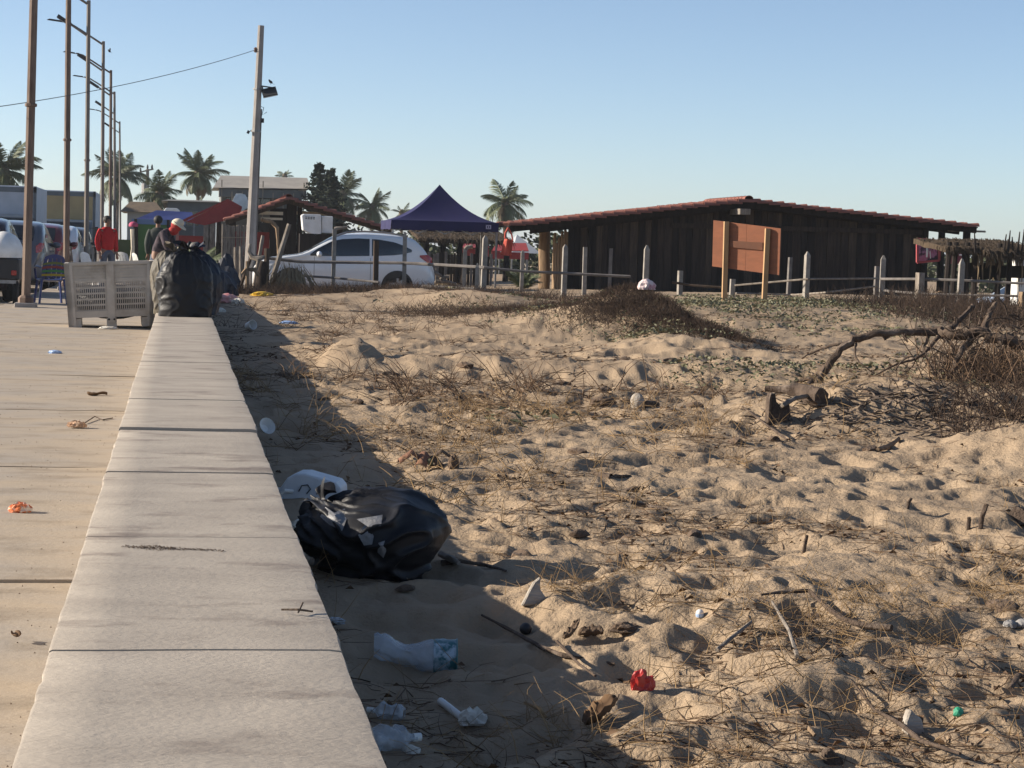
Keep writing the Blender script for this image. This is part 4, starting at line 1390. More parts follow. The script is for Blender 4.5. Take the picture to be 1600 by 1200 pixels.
def person(loc, rz, label, J, shirt, trousers, hat=None, head_tilt=(0, 0, 0)):
    """J: joint dict in metres (facing -y), keys pelvis chest neck head, L/R shoulder elbow wrist hip knee ankle"""
    r = thing('person', loc, label, 'person', None, rz)
    K = ['pelvis', 'waist', 'chest', 'neck', 'head']
    V = [Vector(J[k]) for k in K]; E = [(0, 1), (1, 2), (2, 3), (3, 4)]
    rad = [(.145, .11), (.13, .095), (.12, .09), .05, .06]
    for sd in 'LR':
        n = len(V)
        for k in ('sh', 'el', 'wr'): V.append(Vector(J[sd + k]))
        E += [(2, n), (n, n + 1), (n + 1, n + 2)]; rad += [.048, .042, .03]
        # hand and fingers
        w = V[n + 2]; d = (w - V[n + 1]).normalized(); sx = d.cross(Vector((0, 1, 0))).normalized()
        hnd = w + d * .08; V.append(hnd); E.append((n + 2, n + 3)); rad.append((.034, .018))
        m = len(V)
        for q, (off, ln) in enumerate(((-.027, .07), (-.009, .085), (.009, .08), (.027, .062))):
            V.append(hnd + sx * off + d * .02); V.append(hnd + sx * off * 1.1 + d * ln + Vector((0, .012, 0)))
            E += [(n + 3, m + 2 * q), (m + 2 * q, m + 2 * q + 1)]; rad += [.0095, .008]
        V.append(w + d * .035 + sx * .04); V.append(w + d * .075 + sx * .055); E += [(n + 2, len(V) - 2), (len(V) - 2, len(V) - 1)]; rad += [.011, .009]
        n = len(V)
        for k in ('hip', 'kn', 'an'): V.append(Vector(J[sd + k]))
        V.append(Vector(J[sd + 'an']) + Vector((0, -.15, -.05)))
        E += [(0, n), (n, n + 1), (n + 1, n + 2), (n + 2, n + 3)]; rad += [.092, .058, .038, (.04, .028)]
    # head is part of the same skin: skull and jaw
    hv = Vector(J['head']); nk = Vector(J['neck']); up_ = (hv - nk).normalized()
    Hm = Euler(head_tilt).to_matrix()
    V.append(hv + Hm @ Vector((0, .012, .075))); V.append(hv + Hm @ Vector((0, .005, .14))); n = len(V)
    E += [(4, n - 2), (n - 2, n - 1)]; rad[4] = (.062, .07); rad += [(.084, .102), (.057, .068)]
    V.append(hv + Hm @ Vector((0, -.075, .035))); V.append(hv + Hm @ Vector((0, -.098, .028))); E += [(n - 2, n), (n, n + 1)]; rad += [(.028, .03), (.014, .02)]
    body = skin_mesh('body', V, E, rad)
    link_mesh('body', body, m_skin, r)
    for sx in (-1, 1):
        MB().ball(hv + Hm @ Vector((sx * .031, -.075, .068)), (.012, .010, .008), 8, 6).build('eye', m_eye, r)
        MB().ball(hv + Hm @ Vector((sx * .076, .01, .05)), (.012, .022, .032), 8, 6).build('ear', m_skin, r, smooth=True)
    # hair cap
    def hf(a, q):
        return q
    s = MB().ball(hv + Hm @ Vector((0, .022, .085)), (.096, .108, .092), 16, 8)
    s.v = [v if (Hm.transposed() @ (Vector(v) - hv)).y > -.055 or (Hm.transposed() @ (Vector(v) - hv)).z > .125 else tuple(Vector(v) + Hm @ Vector((0, .06, .0))) for v in s.v]
    s.build('hair', m_hair, r, smooth=True)
    # shirt
    V = [Vector(J['pelvis']) + Vector((0, 0, -.06)), Vector(J['waist']), Vector(J['chest']), Vector(J['neck']) + (Vector(J['chest']) - Vector(J['neck'])) * .05]
    E = [(0, 1), (1, 2), (2, 3)]; rad = [(.185, .14), (.17, .135), (.205, .155), (.10, .095)]
    for sd in 'LR':
        n = len(V)
        for k in ('sh', 'el', 'wr'): V.append(Vector(J[sd + k]))
        V[-1] = Vector(J[sd + 'el']).lerp(Vector(J[sd + 'wr']), .93)
        E += [(2, n), (n, n + 1), (n + 1, n + 2)]; rad += [.088, .072, .052]
    me = skin_mesh('shirt', V, E, rad)
    link_mesh('shirt', me, shirt, r)
    V = [Vector(J['pelvis']) + Vector((0, 0, .06)), Vector(J['pelvis'])]; E = [(0, 1)]; rad = [(.16, .125), (.165, .13)]
    for sd in 'LR':
        n = len(V)
        for k in ('hip', 'kn', 'an'): V.append(Vector(J[sd + k]))
        E += [(1, n), (n, n + 1), (n + 1, n + 2)]; rad += [.108, .078, .07]
    link_mesh('trousers', skin_mesh('trousers', V, E, rad), trousers, r)
    for sd in 'LR':
        a = Vector(J[sd + 'an'])
        MB().ball((a.x, a.y - .06, .045), (.05, .14, .05), 10, 6).build('shoe', m_shoe, r, smooth=True)
    return r, hv, Hm
STAND = dict(pelvis=(0, 0, .92), waist=(0, .01, 1.08), chest=(0, .02, 1.28), neck=(0, .03, 1.46), head=(0, .02, 1.52),
    Lsh=(-.175, .02, 1.37), Lel=(-.215, .07, 1.10), Lwr=(-.20, -.02, .86), Rsh=(.175, .02, 1.37), Rel=(.215, .07, 1.10), Rwr=(.21, -.03, .86),
    Lhip=(-.10, 0, .88), Lkn=(-.11, -.02, .48), Lan=(-.12, .03, .09), Rhip=(.10, 0, .88), Rkn=(.11, -.02, .48), Ran=(.13, .03, .09))
p = at(167, 440, 47)
person((p.x, 47, 0.0), R(28), 'man in a bright red long-sleeved shirt and jeans standing behind the plastic bin', STAND, m_redsh, m_jean, head_tilt=(R(6), 0, R(12)))
BEND = dict(pelvis=(0, 0, .93), waist=(0, -.05, 1.08), chest=(0, -.17, 1.25), neck=(0, -.31, 1.38), head=(0, -.37, 1.40),
    Lsh=(-.19, -.20, 1.33), Lel=(-.22, -.28, 1.06), Lwr=(-.12, -.44, .92), Rsh=(.19, -.20, 1.33), Rel=(.23, -.26, 1.05), Rwr=(.12, -.46, .94),
    Lhip=(-.10, 0, .88), Lkn=(-.11, -.05, .48), Lan=(-.12, .03, .09), Rhip=(.10, 0, .88), Rkn=(.11, -.06, .48), Ran=(.13, .03, .09))
p = at(243, 440, 40)
r, hv, Hm = person((p.x, 40, 0.0), R(72), 'man in a dark plaid shirt, red hood and cream cap bending over the bags', BEND, m_plaid, m_jean, head_tilt=(R(38), 0, 0))
s = MB().ball(hv + Hm @ Vector((0, .02, .08)), (.10, .115, .125), 16, 10)
s.ball(hv + Vector((0, .03, -.03)), (.11, .10, .09), 12, 8)
s.build('hood', m_redcap, r, smooth=True)
s = MB().ball(hv + Hm @ Vector((0, .03, .13)), (.112, .125, .09), 16, 8)
s.lathe([(.10, 0), (.155, -.012), (.155, -.004), (.10, .012)], hv + Hm @ Vector((0, -.02, .125)), 18, Hm)
s.build('cap', m_cream, r, smooth=True)
p = at(246, 440, 43.5)
person((p.x, 43.5, 0.0), R(170), 'dark-haired man in dark clothes half hidden behind the plaid shirt man', STAND, mat('dark_shirt', (.05, .06, .05), (.03, .035, .03), scale=8, rough=.9), m_jean)

# ------------------------------------------------------------------ chairs
m_bluep = mat('blue_plastic', (0.016, 0.036, 0.16), (0.012, 0.028, 0.13), scale=4, rough=.4, spec=.5)
def chair(loc, rz, mt, label, group=None, stripes=False):
    r = thing('plastic_chair', loc, label, 'chair', group, rz)
    MB().sheet(lambda u, v: ((u - .5) * (.46 - .03 * v), (v - .5) * .44, .43 - .03 * v * (1 - v) * 4 + .02 * (2 * u - 1) ** 2), 8, 8, .014).build('seat', mt, r, smooth=True)
    s = MB()
    def bk(u, v):
        w = .44 * (1 - .25 * v ** 3)
        return ((u - .5) * w, .21 + .11 * v + .03 * (2 * u - 1) ** 2 * -1, .44 + .44 * v - .05 * (2 * u - 1) ** 2 * v)
    for k in range(5):
        a, b = k / 5 + .02, (k + 1) / 5 - .02
        s.grid(lambda u, v: bk(a + (b - a) * u, .04 + .82 * v), 3, 8)
        s.grid(lambda u, v: Vector(bk(a + (b - a) * u, .04 + .82 * v)) + Vector((0, .012, 0)), 3, 8)
    s.grid(lambda u, v: bk(u, .84 + .16 * v), 10, 3); s.grid(lambda u, v: Vector(bk(u, .84 + .16 * v)) + Vector((0, .014, 0)), 10, 3)
    o = s.build('backrest', mt, r, smooth='full')
    if stripes:
        for k, c in enumerate(((.30, .22, .02), (.04, .16, .05), (.18, .03, .03), (.10, .12, .03))):
            z0 = .12 + .16 * k
            MB().grid(lambda u, v: Vector(bk(.02 + .96 * u, z0 + .10 * v)) + Vector((0, -.008, 0)), 8, 2).build('stripe', mat('stripe_%d' % k, c, rough=.8), o)
            MB().grid(lambda u, v: Vector(bk(.02 + .96 * u, z0 + .10 * v)) + Vector((0, .020, 0)), 8, 2).build('stripe', mat('stripe_%d' % k, c, rough=.8), o)
    for sx in (-1, 1):
        for sy in (-1, 1):
            MB().tube([(sx * .20, sy * .19, .43), (sx * .245, sy * .235, .0)], [.028, .022], 5).build('leg', mt, r)
        MB().tube([(sx * .23, .24, .64), (sx * .255, .0, .655), (sx * .25, -.17, .63), (sx * .225, -.19, .43)], [.02, .026, .024, .02], 6).build('armrest', mt, r, smooth=True)
    return r
p = at(79, 472, 37.4)
chair((p.x, 37.4, 0), R(195), m_bluep, 'blue plastic armchair with rainbow striped back beside the nearest lamp pole', None, True)
p = at(150, 440, 45); chair((p.x, 45, 0.0), R(60), m_white, 'white plastic chair left of the man in red', 'white plastic chairs')
p = at(199, 440, 52); chair((p.x, 52, -.02), R(150), m_white, 'white plastic chair right of the man in red', 'white plastic chairs')
p = at(228, 440, 50); chair((p.x, 50, -.02), R(110), m_white, 'white plastic chair just left of the plaid shirt man', 'white plastic chairs')

# ------------------------------------------------------------------ parked cars, street side
SAL = R(90)   # tail to the camera (+x end turned towards -y): rotate -90
m_silver = mat('silver_paint', (0.085, 0.098, 0.12), rough=.35, metal=.1, coat=.6)
m_maroon = mat('maroon_paint', (0.13, 0.018, 0.022), rough=.3, coat=.6)
m_dkred = mat('dark_paint', (0.03, 0.016, 0.018), rough=.3, coat=.6)
def street_car(Y, xr, mt, label, zs=1.0):
    # nose away from us, right flank at x = xr
    return make_car('parked_car', (xr - .92, Y + 4.55, -.12), R(-90), SUV, mt, label, 'cars parked along the kerb')
street_car(48.5, -3.02, m_silver, 'silver SUV with its red tail light beside the nearest lamp pole')
street_car(56.0, -2.98, m_maroon, 'maroon car parked in front of the silver SUV')
street_car(63.5, -2.98, m_wpaint, 'white car parked beyond the maroon car by the second lamp pole')
street_car(71.5, -3.0, m_silver, 'silver car farthest along the kerb behind the plastic bin')
street_car(40.8, -3.22, m_dkred, 'dark car nearest in the kerb row, left of the nearest lamp pole')
# three-wheeled vendor cart with a white hood at the left edge
p = at(12, 470, 37)
ct = thing('vendor_cart', (p.x - .1, 37.2, -.12), 'dark low cart with a rounded white cover at the left picture edge', 'cart')
s = MB().ball((0, 0, 1.02), (.34, .5, .36), 16, 10, fn=lambda p, q: Vector((q.x, q.y, max(q.z, -.10)))); s.build('cover', m_white, ct, smooth=True)
s = MB().box((0, 0, .72), (.62, .9, .38)); s.build('box', m_trim, ct, bevel=.03)
s = MB().box((.0, -.02, .50), (.5, .8, .06)); s.build('tray', m_metal, ct)
for sx in (-1, 1):
    s = MB().lathe([(.10, -.04), (.24, -.04), (.26, -.02), (.26, .02), (.24, .04), (.10, .04)], (sx * .24, -.2, .26), 16, Matrix.Rotation(R(90), 3, 'Y'))
    s.build('wheel', m_tyre, ct, smooth=True)
    s = MB().box((sx * .22, -.46, .66), (.09, .03, .09)); s.build('lamp', m_red, ct, bevel=.01)

# ------------------------------------------------------------------ box trucks
m_boxw = mat('truck_box_white', (0.42, 0.45, 0.50), (0.36, .39, .43), scale=2, rough=.5)
m_boxt = mat('truck_box_tan', (0.36, 0.27, 0.13), (0.31, .23, .11), scale=2, rough=.6)
m_cab = mat('truck_cab', (0.10, 0.12, 0.14), (0.07, .085, .1), scale=3, rough=.4)
def truck(px0, px1, pyt, Y, face, label, zg=-.12, side=m_boxw):
    a, b = at(px0, pyt, Y), at(px1, pyt, Y)
    W = b.x - a.x; H = a.z - zg; L = 6.0
    r = thing('box_truck', ((a.x + b.x) / 2, Y, zg), label, 'truck', 'box trucks on the street')
    MB().box((0, 1.6 + L / 2, (H + .9) / 2), (W, L, H - .9)).build('cargo_box', side, r, bevel=.03)
    MB().box((0, 1.59, (H + 1.95) / 2), (W - .22, .04, H - 2.15)).build('front_panel', face, r)
    for z in (H - .04, ):
        MB().box((0, 1.60, z - .10), (W + .02, .08, .18)).build('top_rail', m_cab, r)
    for sx in (-1, 1): MB().box((sx * (W / 2 - .04), 1.60, (H + .9) / 2), (.1, .08, H - .9)).build('corner_post', m_cab, r)
    c = MB()
    c.prism([(-.1, .55), (1.5, .55), (1.5, 1.98), (.35, 1.98), (-.02, 1.25)], -W * .46, W * .46, 'yz')
    c.v = [(v[0], v[1], v[2]) for v in c.v]
    c.build('cab', m_cab, r, bevel=.04)
    MB().hexa([(-W * .40, -.02, 1.28), (W * .40, -.02, 1.28), (W * .40, .02, 1.28), (-W * .40, .02, 1.28), (-W * .38, .31, 1.92), (W * .38, .31, 1.92), (W * .38, .35, 1.92), (-W * .38, .35, 1.92)]).build('windscreen', m_glass, r)
    for sx in (-1, 1):
        MB().box((sx * W * .36, -.12, .85), (.3, .06, .18)).build('headlight', m_head, r, bevel=.02)
        s = MB().box((sx * (W / 2 + .12), .1, 1.55), (.16, .08, .42)); s.bar((sx * W * .44, .2, 1.7), (sx * (W / 2 + .12), .1, 1.7), .03); s.build('mirror', m_trim, r)
        for yy in (.7, 5.6):
            MB().lathe([(.25, -.14), (.42, -.14), (.45, -.1), (.45, .1), (.42, .14), (.25, .14)], (sx * W * .40, yy, .45), 18, Matrix.Rotation(R(90), 3, 'Y')).build('wheel', m_tyre, r, smooth=True)
    MB().box((0, -.14, .55), (W * .95, .08, .22)).build('bumper', m_metal, r, bevel=.02)
    MB().box((0, 3.6, .72), (W * .4, 8.2, .2)).build('chassis', m_trim, r)
    return r
truck(63, 147, 295, 88, m_boxt, 'box truck with a tan panel over its dark windscreen, between the lamp poles')
truck(-48, 52, 286, 74, m_boxw, 'box truck with a plain white-blue box at the left picture edge')

# ------------------------------------------------------------------ stalls, shelters and houses behind
m_green = mat('green_panel', (0.075, 0.19, 0.036), (0.062, .16, .032), scale=3, rough=.7)
m_btent = mat('blue_tarp', (0.022, 0.040, 0.17), (0.018, .032, .14), scale=3, rough=.6)
m_rtarp = mat('red_tarp', (0.30, 0.030, 0.028), (0.23, .024, .024), scale=3, rough=.7, bump=.3, bscale=6)
m_pole = mat('stall_pole', (.33, .27, .2), (.24, .19, .14), scale=5, rough=.8)
# green stall under a blue tent
Y = 74
a, b = at(214, 395, Y), at(262, 395, Y)
st = thing('market_stall', (a.x + .8, Y, -.1), 'market stall with a plain green back panel and a pale blue valance', 'stall')
o0 = Vector((a.x + .8, Y, -.1))
z1 = at(214, 350, Y).z
MB().box(((a.x + b.x) / 2, Y, (z1 - .1) / 2 ), (b.x - a.x, .05, z1 + .1)).build('back_panel', m_green, st, off=o0)
zv = at(214, 342, Y).z
MB().box(((a.x + b.x) / 2 + .2, Y - .05, (zv + z1) / 2), (b.x - a.x + .8, .04, zv - z1)).build('valance', mat('pale_blue_cloth', (.14, .22, .36), rough=.7), st, off=o0)
for px in (211, 262): 
    p = at(px, 400, Y - .1); MB().box((p.x, Y - .12, zv / 2 - .05), (.10, .10, zv + .1)).build('post', m_wood_d, st, off=o0)
p = at(196, 372, Y); MB().box((p.x, Y + .5, .5), (.55, .05, 1.3)).build('side_panel', mat('olive_panel', (.14, .15, .05), rough=.7), st, off=o0)
# blue tent
Y = 78
a, b, c = at(205, 345, Y), at(305, 345, Y), at(244, 328, Y)
d = at(300, 331, Y)
bt = thing('blue_tent', ((a.x + b.x) / 2, Y, -.1), 'low blue tarpaulin tent behind the green stall', 'tent')
o0 = Vector(((a.x + b.x) / 2, Y, -.1))
s = MB()
s.hexa([a, b, b + Vector((0, 2.6, 0)), a + Vector((0, 2.6, 0)), c + Vector((0, .9, 0)), d + Vector((0, .9, 0)), d + Vector((0, 1.7, 0)), c + Vector((0, 1.7, 0))])
s.build('canopy', m_btent, bt, off=o0)
for px in (207, 303):
    for dy in (.05, 2.5):
        p = at(px, 380, Y); MB().box((p.x, Y + dy, (a.z - .1) / 2), (.05, .05, a.z + .1)).build('leg', m_metal, bt, off=o0)
# post with a pink cap
p = at(211, 400, 62)
s = thing('dressed_post', (p.x, 62, -.1), 'dark post dressed with a pink cap and pale rags beside the green stall', 'post')
o0 = Vector((p.x, 62, -.1)); zt_ = at(211, 352, 62).z
MB().tube([(p.x, 62, -.15), (p.x + .02, 62, .8), (p.x, 62, zt_)], [.09, .08, .07], 8).build('shaft', m_wood_k, s, off=o0)
MB().ball((p.x - .06, 61.95, zt_), (.14, .15, .11), 12, 8, fn=lambda a_, q: Vector((q.x, q.y, max(q.z, -.04)))).build('cap', mat('pink_cloth', (.42, .06, .13), rough=.8), s, off=o0, smooth=True)
MB().tube([(p.x - .09, 61.9, zt_ - .12), (p.x - .07, 61.88, .9), (p.x - .1, 61.9, .45)], [.06, .05, .07], 7, jit=.2).build('rag', m_cream, s, off=o0)
# red gable shelter
Y = 68
L0, RG, RR = at(276, 351, Y), at(356, 314, Y), at(378, 326, Y)
rs = thing('red_shelter', (RG.x - .8, Y, -.1), 'open shelter with a red tarpaulin gable roof on grey plank posts', 'shelter')
o0 = Vector((RG.x - .8, Y, -.1))
s = MB()
for (p0, p1) in ((L0, RG), (RG, RR)):
    t = Vector((0, 0, .07)); dy = Vector((0, 3.2, 0))
    s.hexa([p0, p1, p1 + dy, p0 + dy, p0 + t, p1 + t, p1 + t + dy, p0 + t + dy])
s.build('roof', m_rtarp, rs, off=o0)
s = MB()
m1 = at(320, 352, Y)
lo = at(372, 340, Y)
s.add([L0 + Vector((.3, .02, .1)), RG + Vector((0, .02, 0)), RR + Vector((0, .02, 0)), lo + Vector((0, .02, 0)), m1 + Vector((0, .02, 0))], [(0, 1, 2, 3, 4)])
s.add([L0 + Vector((.3, .05, .1)), RG + Vector((0, .05, 0)), RR + Vector((0, .05, 0)), lo + Vector((0, .05, 0)), m1 + Vector((0, .05, 0))], [(4, 3, 2, 1, 0)])
s.build('gable_cloth', m_rtarp, rs, off=o0)
for px, w, mt, zt_ in ((276.5, .10, mat('pink_post', (.42, .16, .12), rough=.7), L0.z), (322, .2, m_wood_g, m1.z + .1), (330, .2, m_wood_g, m1.z + .15), (341, .16, m_wood_d, m1.z + .2)):
    p = at(px, 400, Y); MB().box((p.x, Y + .1, zt_ / 2 - .1), (w, .1, zt_ + .2)).build('post', mt, rs, off=o0)
p = at(300, 375, Y + 2.4); MB().box((p.x, Y + 2.6, .6), (1.0, .05, 1.5)).build('back_cloth', m_rtarp, rs, off=o0)
# potted palm seedling inside the red shelter, white tank and truck roof behind
def shrub_palm(loc, h, label, seed, mt=m_frond, n=9, cat_='plant'):
    rr = random.Random(seed)
    r = thing('young_palm', loc, label, cat_)
    for k in range(n):
        o = bpy.data.objects.new('frond', FR[rr.choice((0, 1, 4))]); COL.objects.link(o); o.parent = r
        o.matrix_local = Matrix.Rotation(k * 2.4, 4, 'Z') @ Matrix.Rotation(-rr.uniform(.5, 1.1), 4, 'Y') @ Matrix.Scale(h * rr.uniform(.7, 1.1), 4)
    return r
p = at(305, 395, 66); shrub_palm((p.x, 66, .1), 1.35, 'yellow-green young palm under the red shelter', 4)
p = at(818, 462, 48.5); shrub_palm((p.x, 48.5, hz(p.x, 48.5) - .02), .62, 'low bright green young palm at the left corner of the cabin', 5, n=14)
p = at(268, 326, 100)
s = MB().prism([(-.4, 0), (.42, 0), (.38, .24), (.26, .33), (-.26, .33), (-.36, .22)], p.y, p.y + 1.6); s.v = [(v[0] + p.x, v[1], v[2] + p.z - .3) for v in s.v]
s.single('water_tank', m_white, 'white rounded tank showing over the blue tent', 'tank', (p.x, p.y, p.z - .3), bevel=.02)

# bamboo screen
Y = 57
a, b = at(346, 350, Y), at(388, 350, Y)
bs = thing('bamboo_screen', ((a.x + b.x) / 2, Y, -.1), 'screen of pale grey upright canes left of the concrete pole', 'fence')
o0 = Vector(((a.x + b.x) / 2, Y, -.1))
n = 13
for k in range(n):
    x_ = a.x + (b.x - a.x) * (k + .5) / n
    MB().tube([(x_, Y, -.2), (x_ + random.uniform(-.015, .015), Y, .7), (x_ + random.uniform(-.02, .02), Y, a.z - random.uniform(0, .08))], [.030, .028, .026], 6).build('cane', m_wood_g, bs, off=o0)
for z in (.35, .8, 1.3):
    MB().bar((a.x, Y - .035, z), (b.x, Y - .035, z + .02), .02).build('lath', m_pole, bs, off=o0)

# tiled shelter behind the car
Y = 63
TL, TM, TR = at(352, 347, Y), at(450, 313, Y), at(606, 362, Y)
TR.x += .1
ts = thing('tiled_shelter', (TM.x, Y, -.1), 'open dark shelter with a red tiled gable roof behind the white car', 'shelter')
o0 = Vector((TM.x, Y, -.1))
tile_roof(ts, o0, TL, TM, TR, Y - .4, Y + 3.0, .30, m_tile)
for px, w, zt_ in ((362, .22, TL.z + .1), (434, .50, TM.z - .2), (455, .30, TM.z - .05), (468, .14, TM.z - .15), (530, .2, TM.z - .6), (600, .2, TR.z)):
    p = at(px, 400, Y); MB().box((p.x, Y + .3, zt_ / 2 - .15), (w, .2, zt_ + .2)).build('post', m_wood_k, ts, off=o0)
s = MB()
for (p0, p1) in ((TL, TM), (TM, TR)):
    s.bar(p0 + Vector((0, -.3, -.03)), p1 + Vector((0, -.3, -.03)), .06, .14)
s.build('rafter', m_wood_m, ts, off=o0)
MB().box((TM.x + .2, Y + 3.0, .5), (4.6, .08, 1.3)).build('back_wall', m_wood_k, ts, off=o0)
MB().box((TM.x - .9, Y + 2.9, 1.15), (1.3, .08, .75)).build('hanging_cloth', m_rtarp, ts, off=o0)
p = at(424, 333, Y); MB().box((p.x, Y + .1, p.z), (.72, .06, .10)).build('beam', m_cream, ts, off=o0)
MB().box((p.x + .02, Y + .1, p.z - .17), (.66, .05, .07)).build('beam', m_cream, ts, off=o0)
p = at(536, 333, Y); MB().box((p.x - .5, Y + 2.7, p.z), (2.0, .06, .10)).build('beam', m_cream, ts, off=o0)
# white appliance under its right slope
Y = 60
a, b = at(470, 366, Y), at(520, 338, Y)
wa = thing('white_appliance', ((a.x + b.x) / 2, Y, a.z - .5), 'white box appliance with vent slots leaning above the car bonnet', 'appliance')
MB().prism([(-.42, .62), (-.47, 1.05), (-.40, 1.09), (.10, 1.09), (.12, .52), (-.05, .46)], -.25, .25).build('case', m_white, wa, bevel=.02)
MB().box((.29, .05, .80), (.32, .4, .50)).build('side_unit', m_white, wa, bevel=.02)
for k in range(4):
    MB().box((-.33 + k * .075, -.258, 1.0), (.05, .012, .022)).build('vent_slot', m_trim, wa)
    MB().box((-.33 + k * .075, -.258, .955), (.05, .012, .022)).build('vent_slot', m_trim, wa)
MB().box((-.05, 0, .1), (.9, .5, .85)).build('stand', m_wood_k, wa)

# two-storey house with a broad flat eave
m_hroof = mat('house_fascia', (0.34, 0.31, 0.27), (0.27, .245, .215), scale=1.2, rough=.9)
m_hwall = mat('house_wall', (0.15, 0.15, 0.14), (0.11, .11, .105), scale=1, rough=.9)
Y = 120
a, b = at(333, 293, Y), at(486, 295, Y)
a2, b2 = at(345, 274, Y + 3), at(480, 278, Y + 3)
hs = thing('house', ((a.x + b.x) / 2, Y, -.3), 'two-storey house with a broad pale sloping eave behind the leaning pole', 'house')
o0 = Vector(((a.x + b.x) / 2, Y, -.3))
s = MB(); t = Vector((0, 0, .06))
dy = Vector((0, 8, 0))
s.hexa([a, b, b + dy, a + dy, a2, b2, b2 + Vector((0, 3, 0)), a2 + Vector((0, 3, 0))])
s.build('roof', m_hroof, hs, off=o0)
w0, w1 = a.x + .5, b.x - .4
zs_ = a.z - .5
MB().box(((w0 + w1) / 2, Y + 1.0, a.z - .25), (w1 - w0 + .3, 1.6, .48)).build('soffit', m_hwall, hs, off=o0)
MB().box(((w0 + w1) / 2, Y + 4.5, a.z / 2), (w1 - w0, 5.0, a.z)).build('wall', m_hwall, hs, off=o0)
zb_ = at(400, 330, Y).z
MB().box(((w0 + w1) / 2, Y + 1.2, zb_), (w1 - w0 + .3, 2.4, .2)).build('balcony', m_hwall, hs, off=o0)
for k in range(9):
    x_ = w0 + (w1 - w0) * k / 8
    MB().box((x_, Y + .2, zb_ + .55), (.06, .06, 1.1 if k % 4 else 2.4)).build('baluster', m_pole, hs, off=o0)
for k in range(3):
    x_ = w0 + (w1 - w0) * (k + .5) / 3
    f = MB().box((x_, Y + 1.98, zb_ + .95), (1.1, .06, 1.1)).build('window', m_cab, hs, off=o0)
    MB().box((x_, Y + 1.94, zb_ + .95), (.94, .03, .94)).build('pane', m_glass, f, off=o0)
MB().box((o0.x, Y + 1.97, 1.2), (1.4, .06, 2.4)).build('door', m_dark, hs, off=o0)
p = at(376, 316, Y - .2)
s = MB().ball(p, (.5, .1, .5), 10, 6, fn=lambda a_, q: q * (1 + .25 * mnoise.noise(a_ * 3)))
s.single('laundry', m_white, 'white laundry hung on the balcony of the two-storey house', 'laundry', p)
# plain houses on the left
def house(px0, px1, py, Y, roofm, wallm, label, rh=.5, D=7):
    a, b = at(px0, py, Y), at(px1, py, Y)
    r = thing('house', ((a.x + b.x) / 2, Y, -.3), label, 'house')
    o0 = Vector(((a.x + b.x) / 2, Y, -.3))
    MB().box(((a.x + b.x) / 2, Y + D / 2, (a.z - .3) / 2), (b.x - a.x, D, a.z + .3)).build('wall', wallm, r, off=o0)
    c = Vector(((a.x + b.x) / 2, 0, 0))
    s = MB(); e = .35
    s.hexa([(a.x - e, Y - e, a.z + .01), (b.x + e, Y - e, a.z + .01), (b.x + e, Y + D + e, a.z + .01), (a.x - e, Y + D + e, a.z + .01),
            (a.x + .1, Y + 1.5, a.z + rh), (b.x - .1, Y + 1.5, a.z + rh), (b.x - .1, Y + D - 1.5, a.z + rh), (a.x + .1, Y + D - 1.5, a.z + rh)])
    s.build('roof', roofm, r, off=o0)
    n = max(1, int((b.x - a.x) / 2.2))
    for k in range(n):
        x_ = a.x + (b.x - a.x) * (k + .5) / n
        f = MB().box((x_, Y - .02, a.z - .9), (.9, .06, .9)).build('window', m_cab, r, off=o0)
        MB().box((x_, Y - .055, a.z - .9), (.76, .02, .76)).build('pane', m_glass, f, off=o0)
    return r
m_wallg = mat('grey_render', (.30, .30, .29), (.22, .22, .215), scale=.8, rough=.9)
m_thbr = mat('brown_thatch', (.15, .105, .06), (.10, .07, .045), scale=3, rough=.95)
house(199, 246, 331, 105, m_thbr, m_wallg, 'small grey house with a brown roof left of the blue tent', .55)
house(262, 338, 314, 112, m_hwall, m_hwall, 'dark flat-roofed house between the tallest palm and the two-storey house', .12)
house(-30, 40, 352, 170, m_wallg, m_wallg, 'low pale house far behind the left box truck', .3)

# distant power pole
Y = 130
p, b = at(230.5, 264, Y), at(230, 400, Y)
pp = thing('power_pole', (b.x, Y, -.3), 'distant power pole with a crossarm and transformer between two palms', 'pole')
o0 = Vector((b.x, Y, -.3))
MB().tube([(b.x, Y, -.3), (p.x, Y, p.z)], [.14, .10], 7).build('shaft', m_wood_g, pp, off=o0)
a, c = at(219, 269, Y), at(240, 264, Y)
s = MB().bar(a, c, .09); s.build('crossarm', m_wood_g, pp, off=o0)
for px, py in ((219.5, 266), (230.5, 261), (237.5, 261)):
    q = at(px, py, Y); MB().lathe([(.05, -.12), (.07, 0), (.03, .16)], q, 7).build('insulator', m_trim, pp, off=o0)
q = at(227, 295, Y); MB().lathe([(.22, -.35), (.24, -.3), (.24, .3), (.18, .36)], q, 10).build('transformer', m_metal, pp, off=o0)

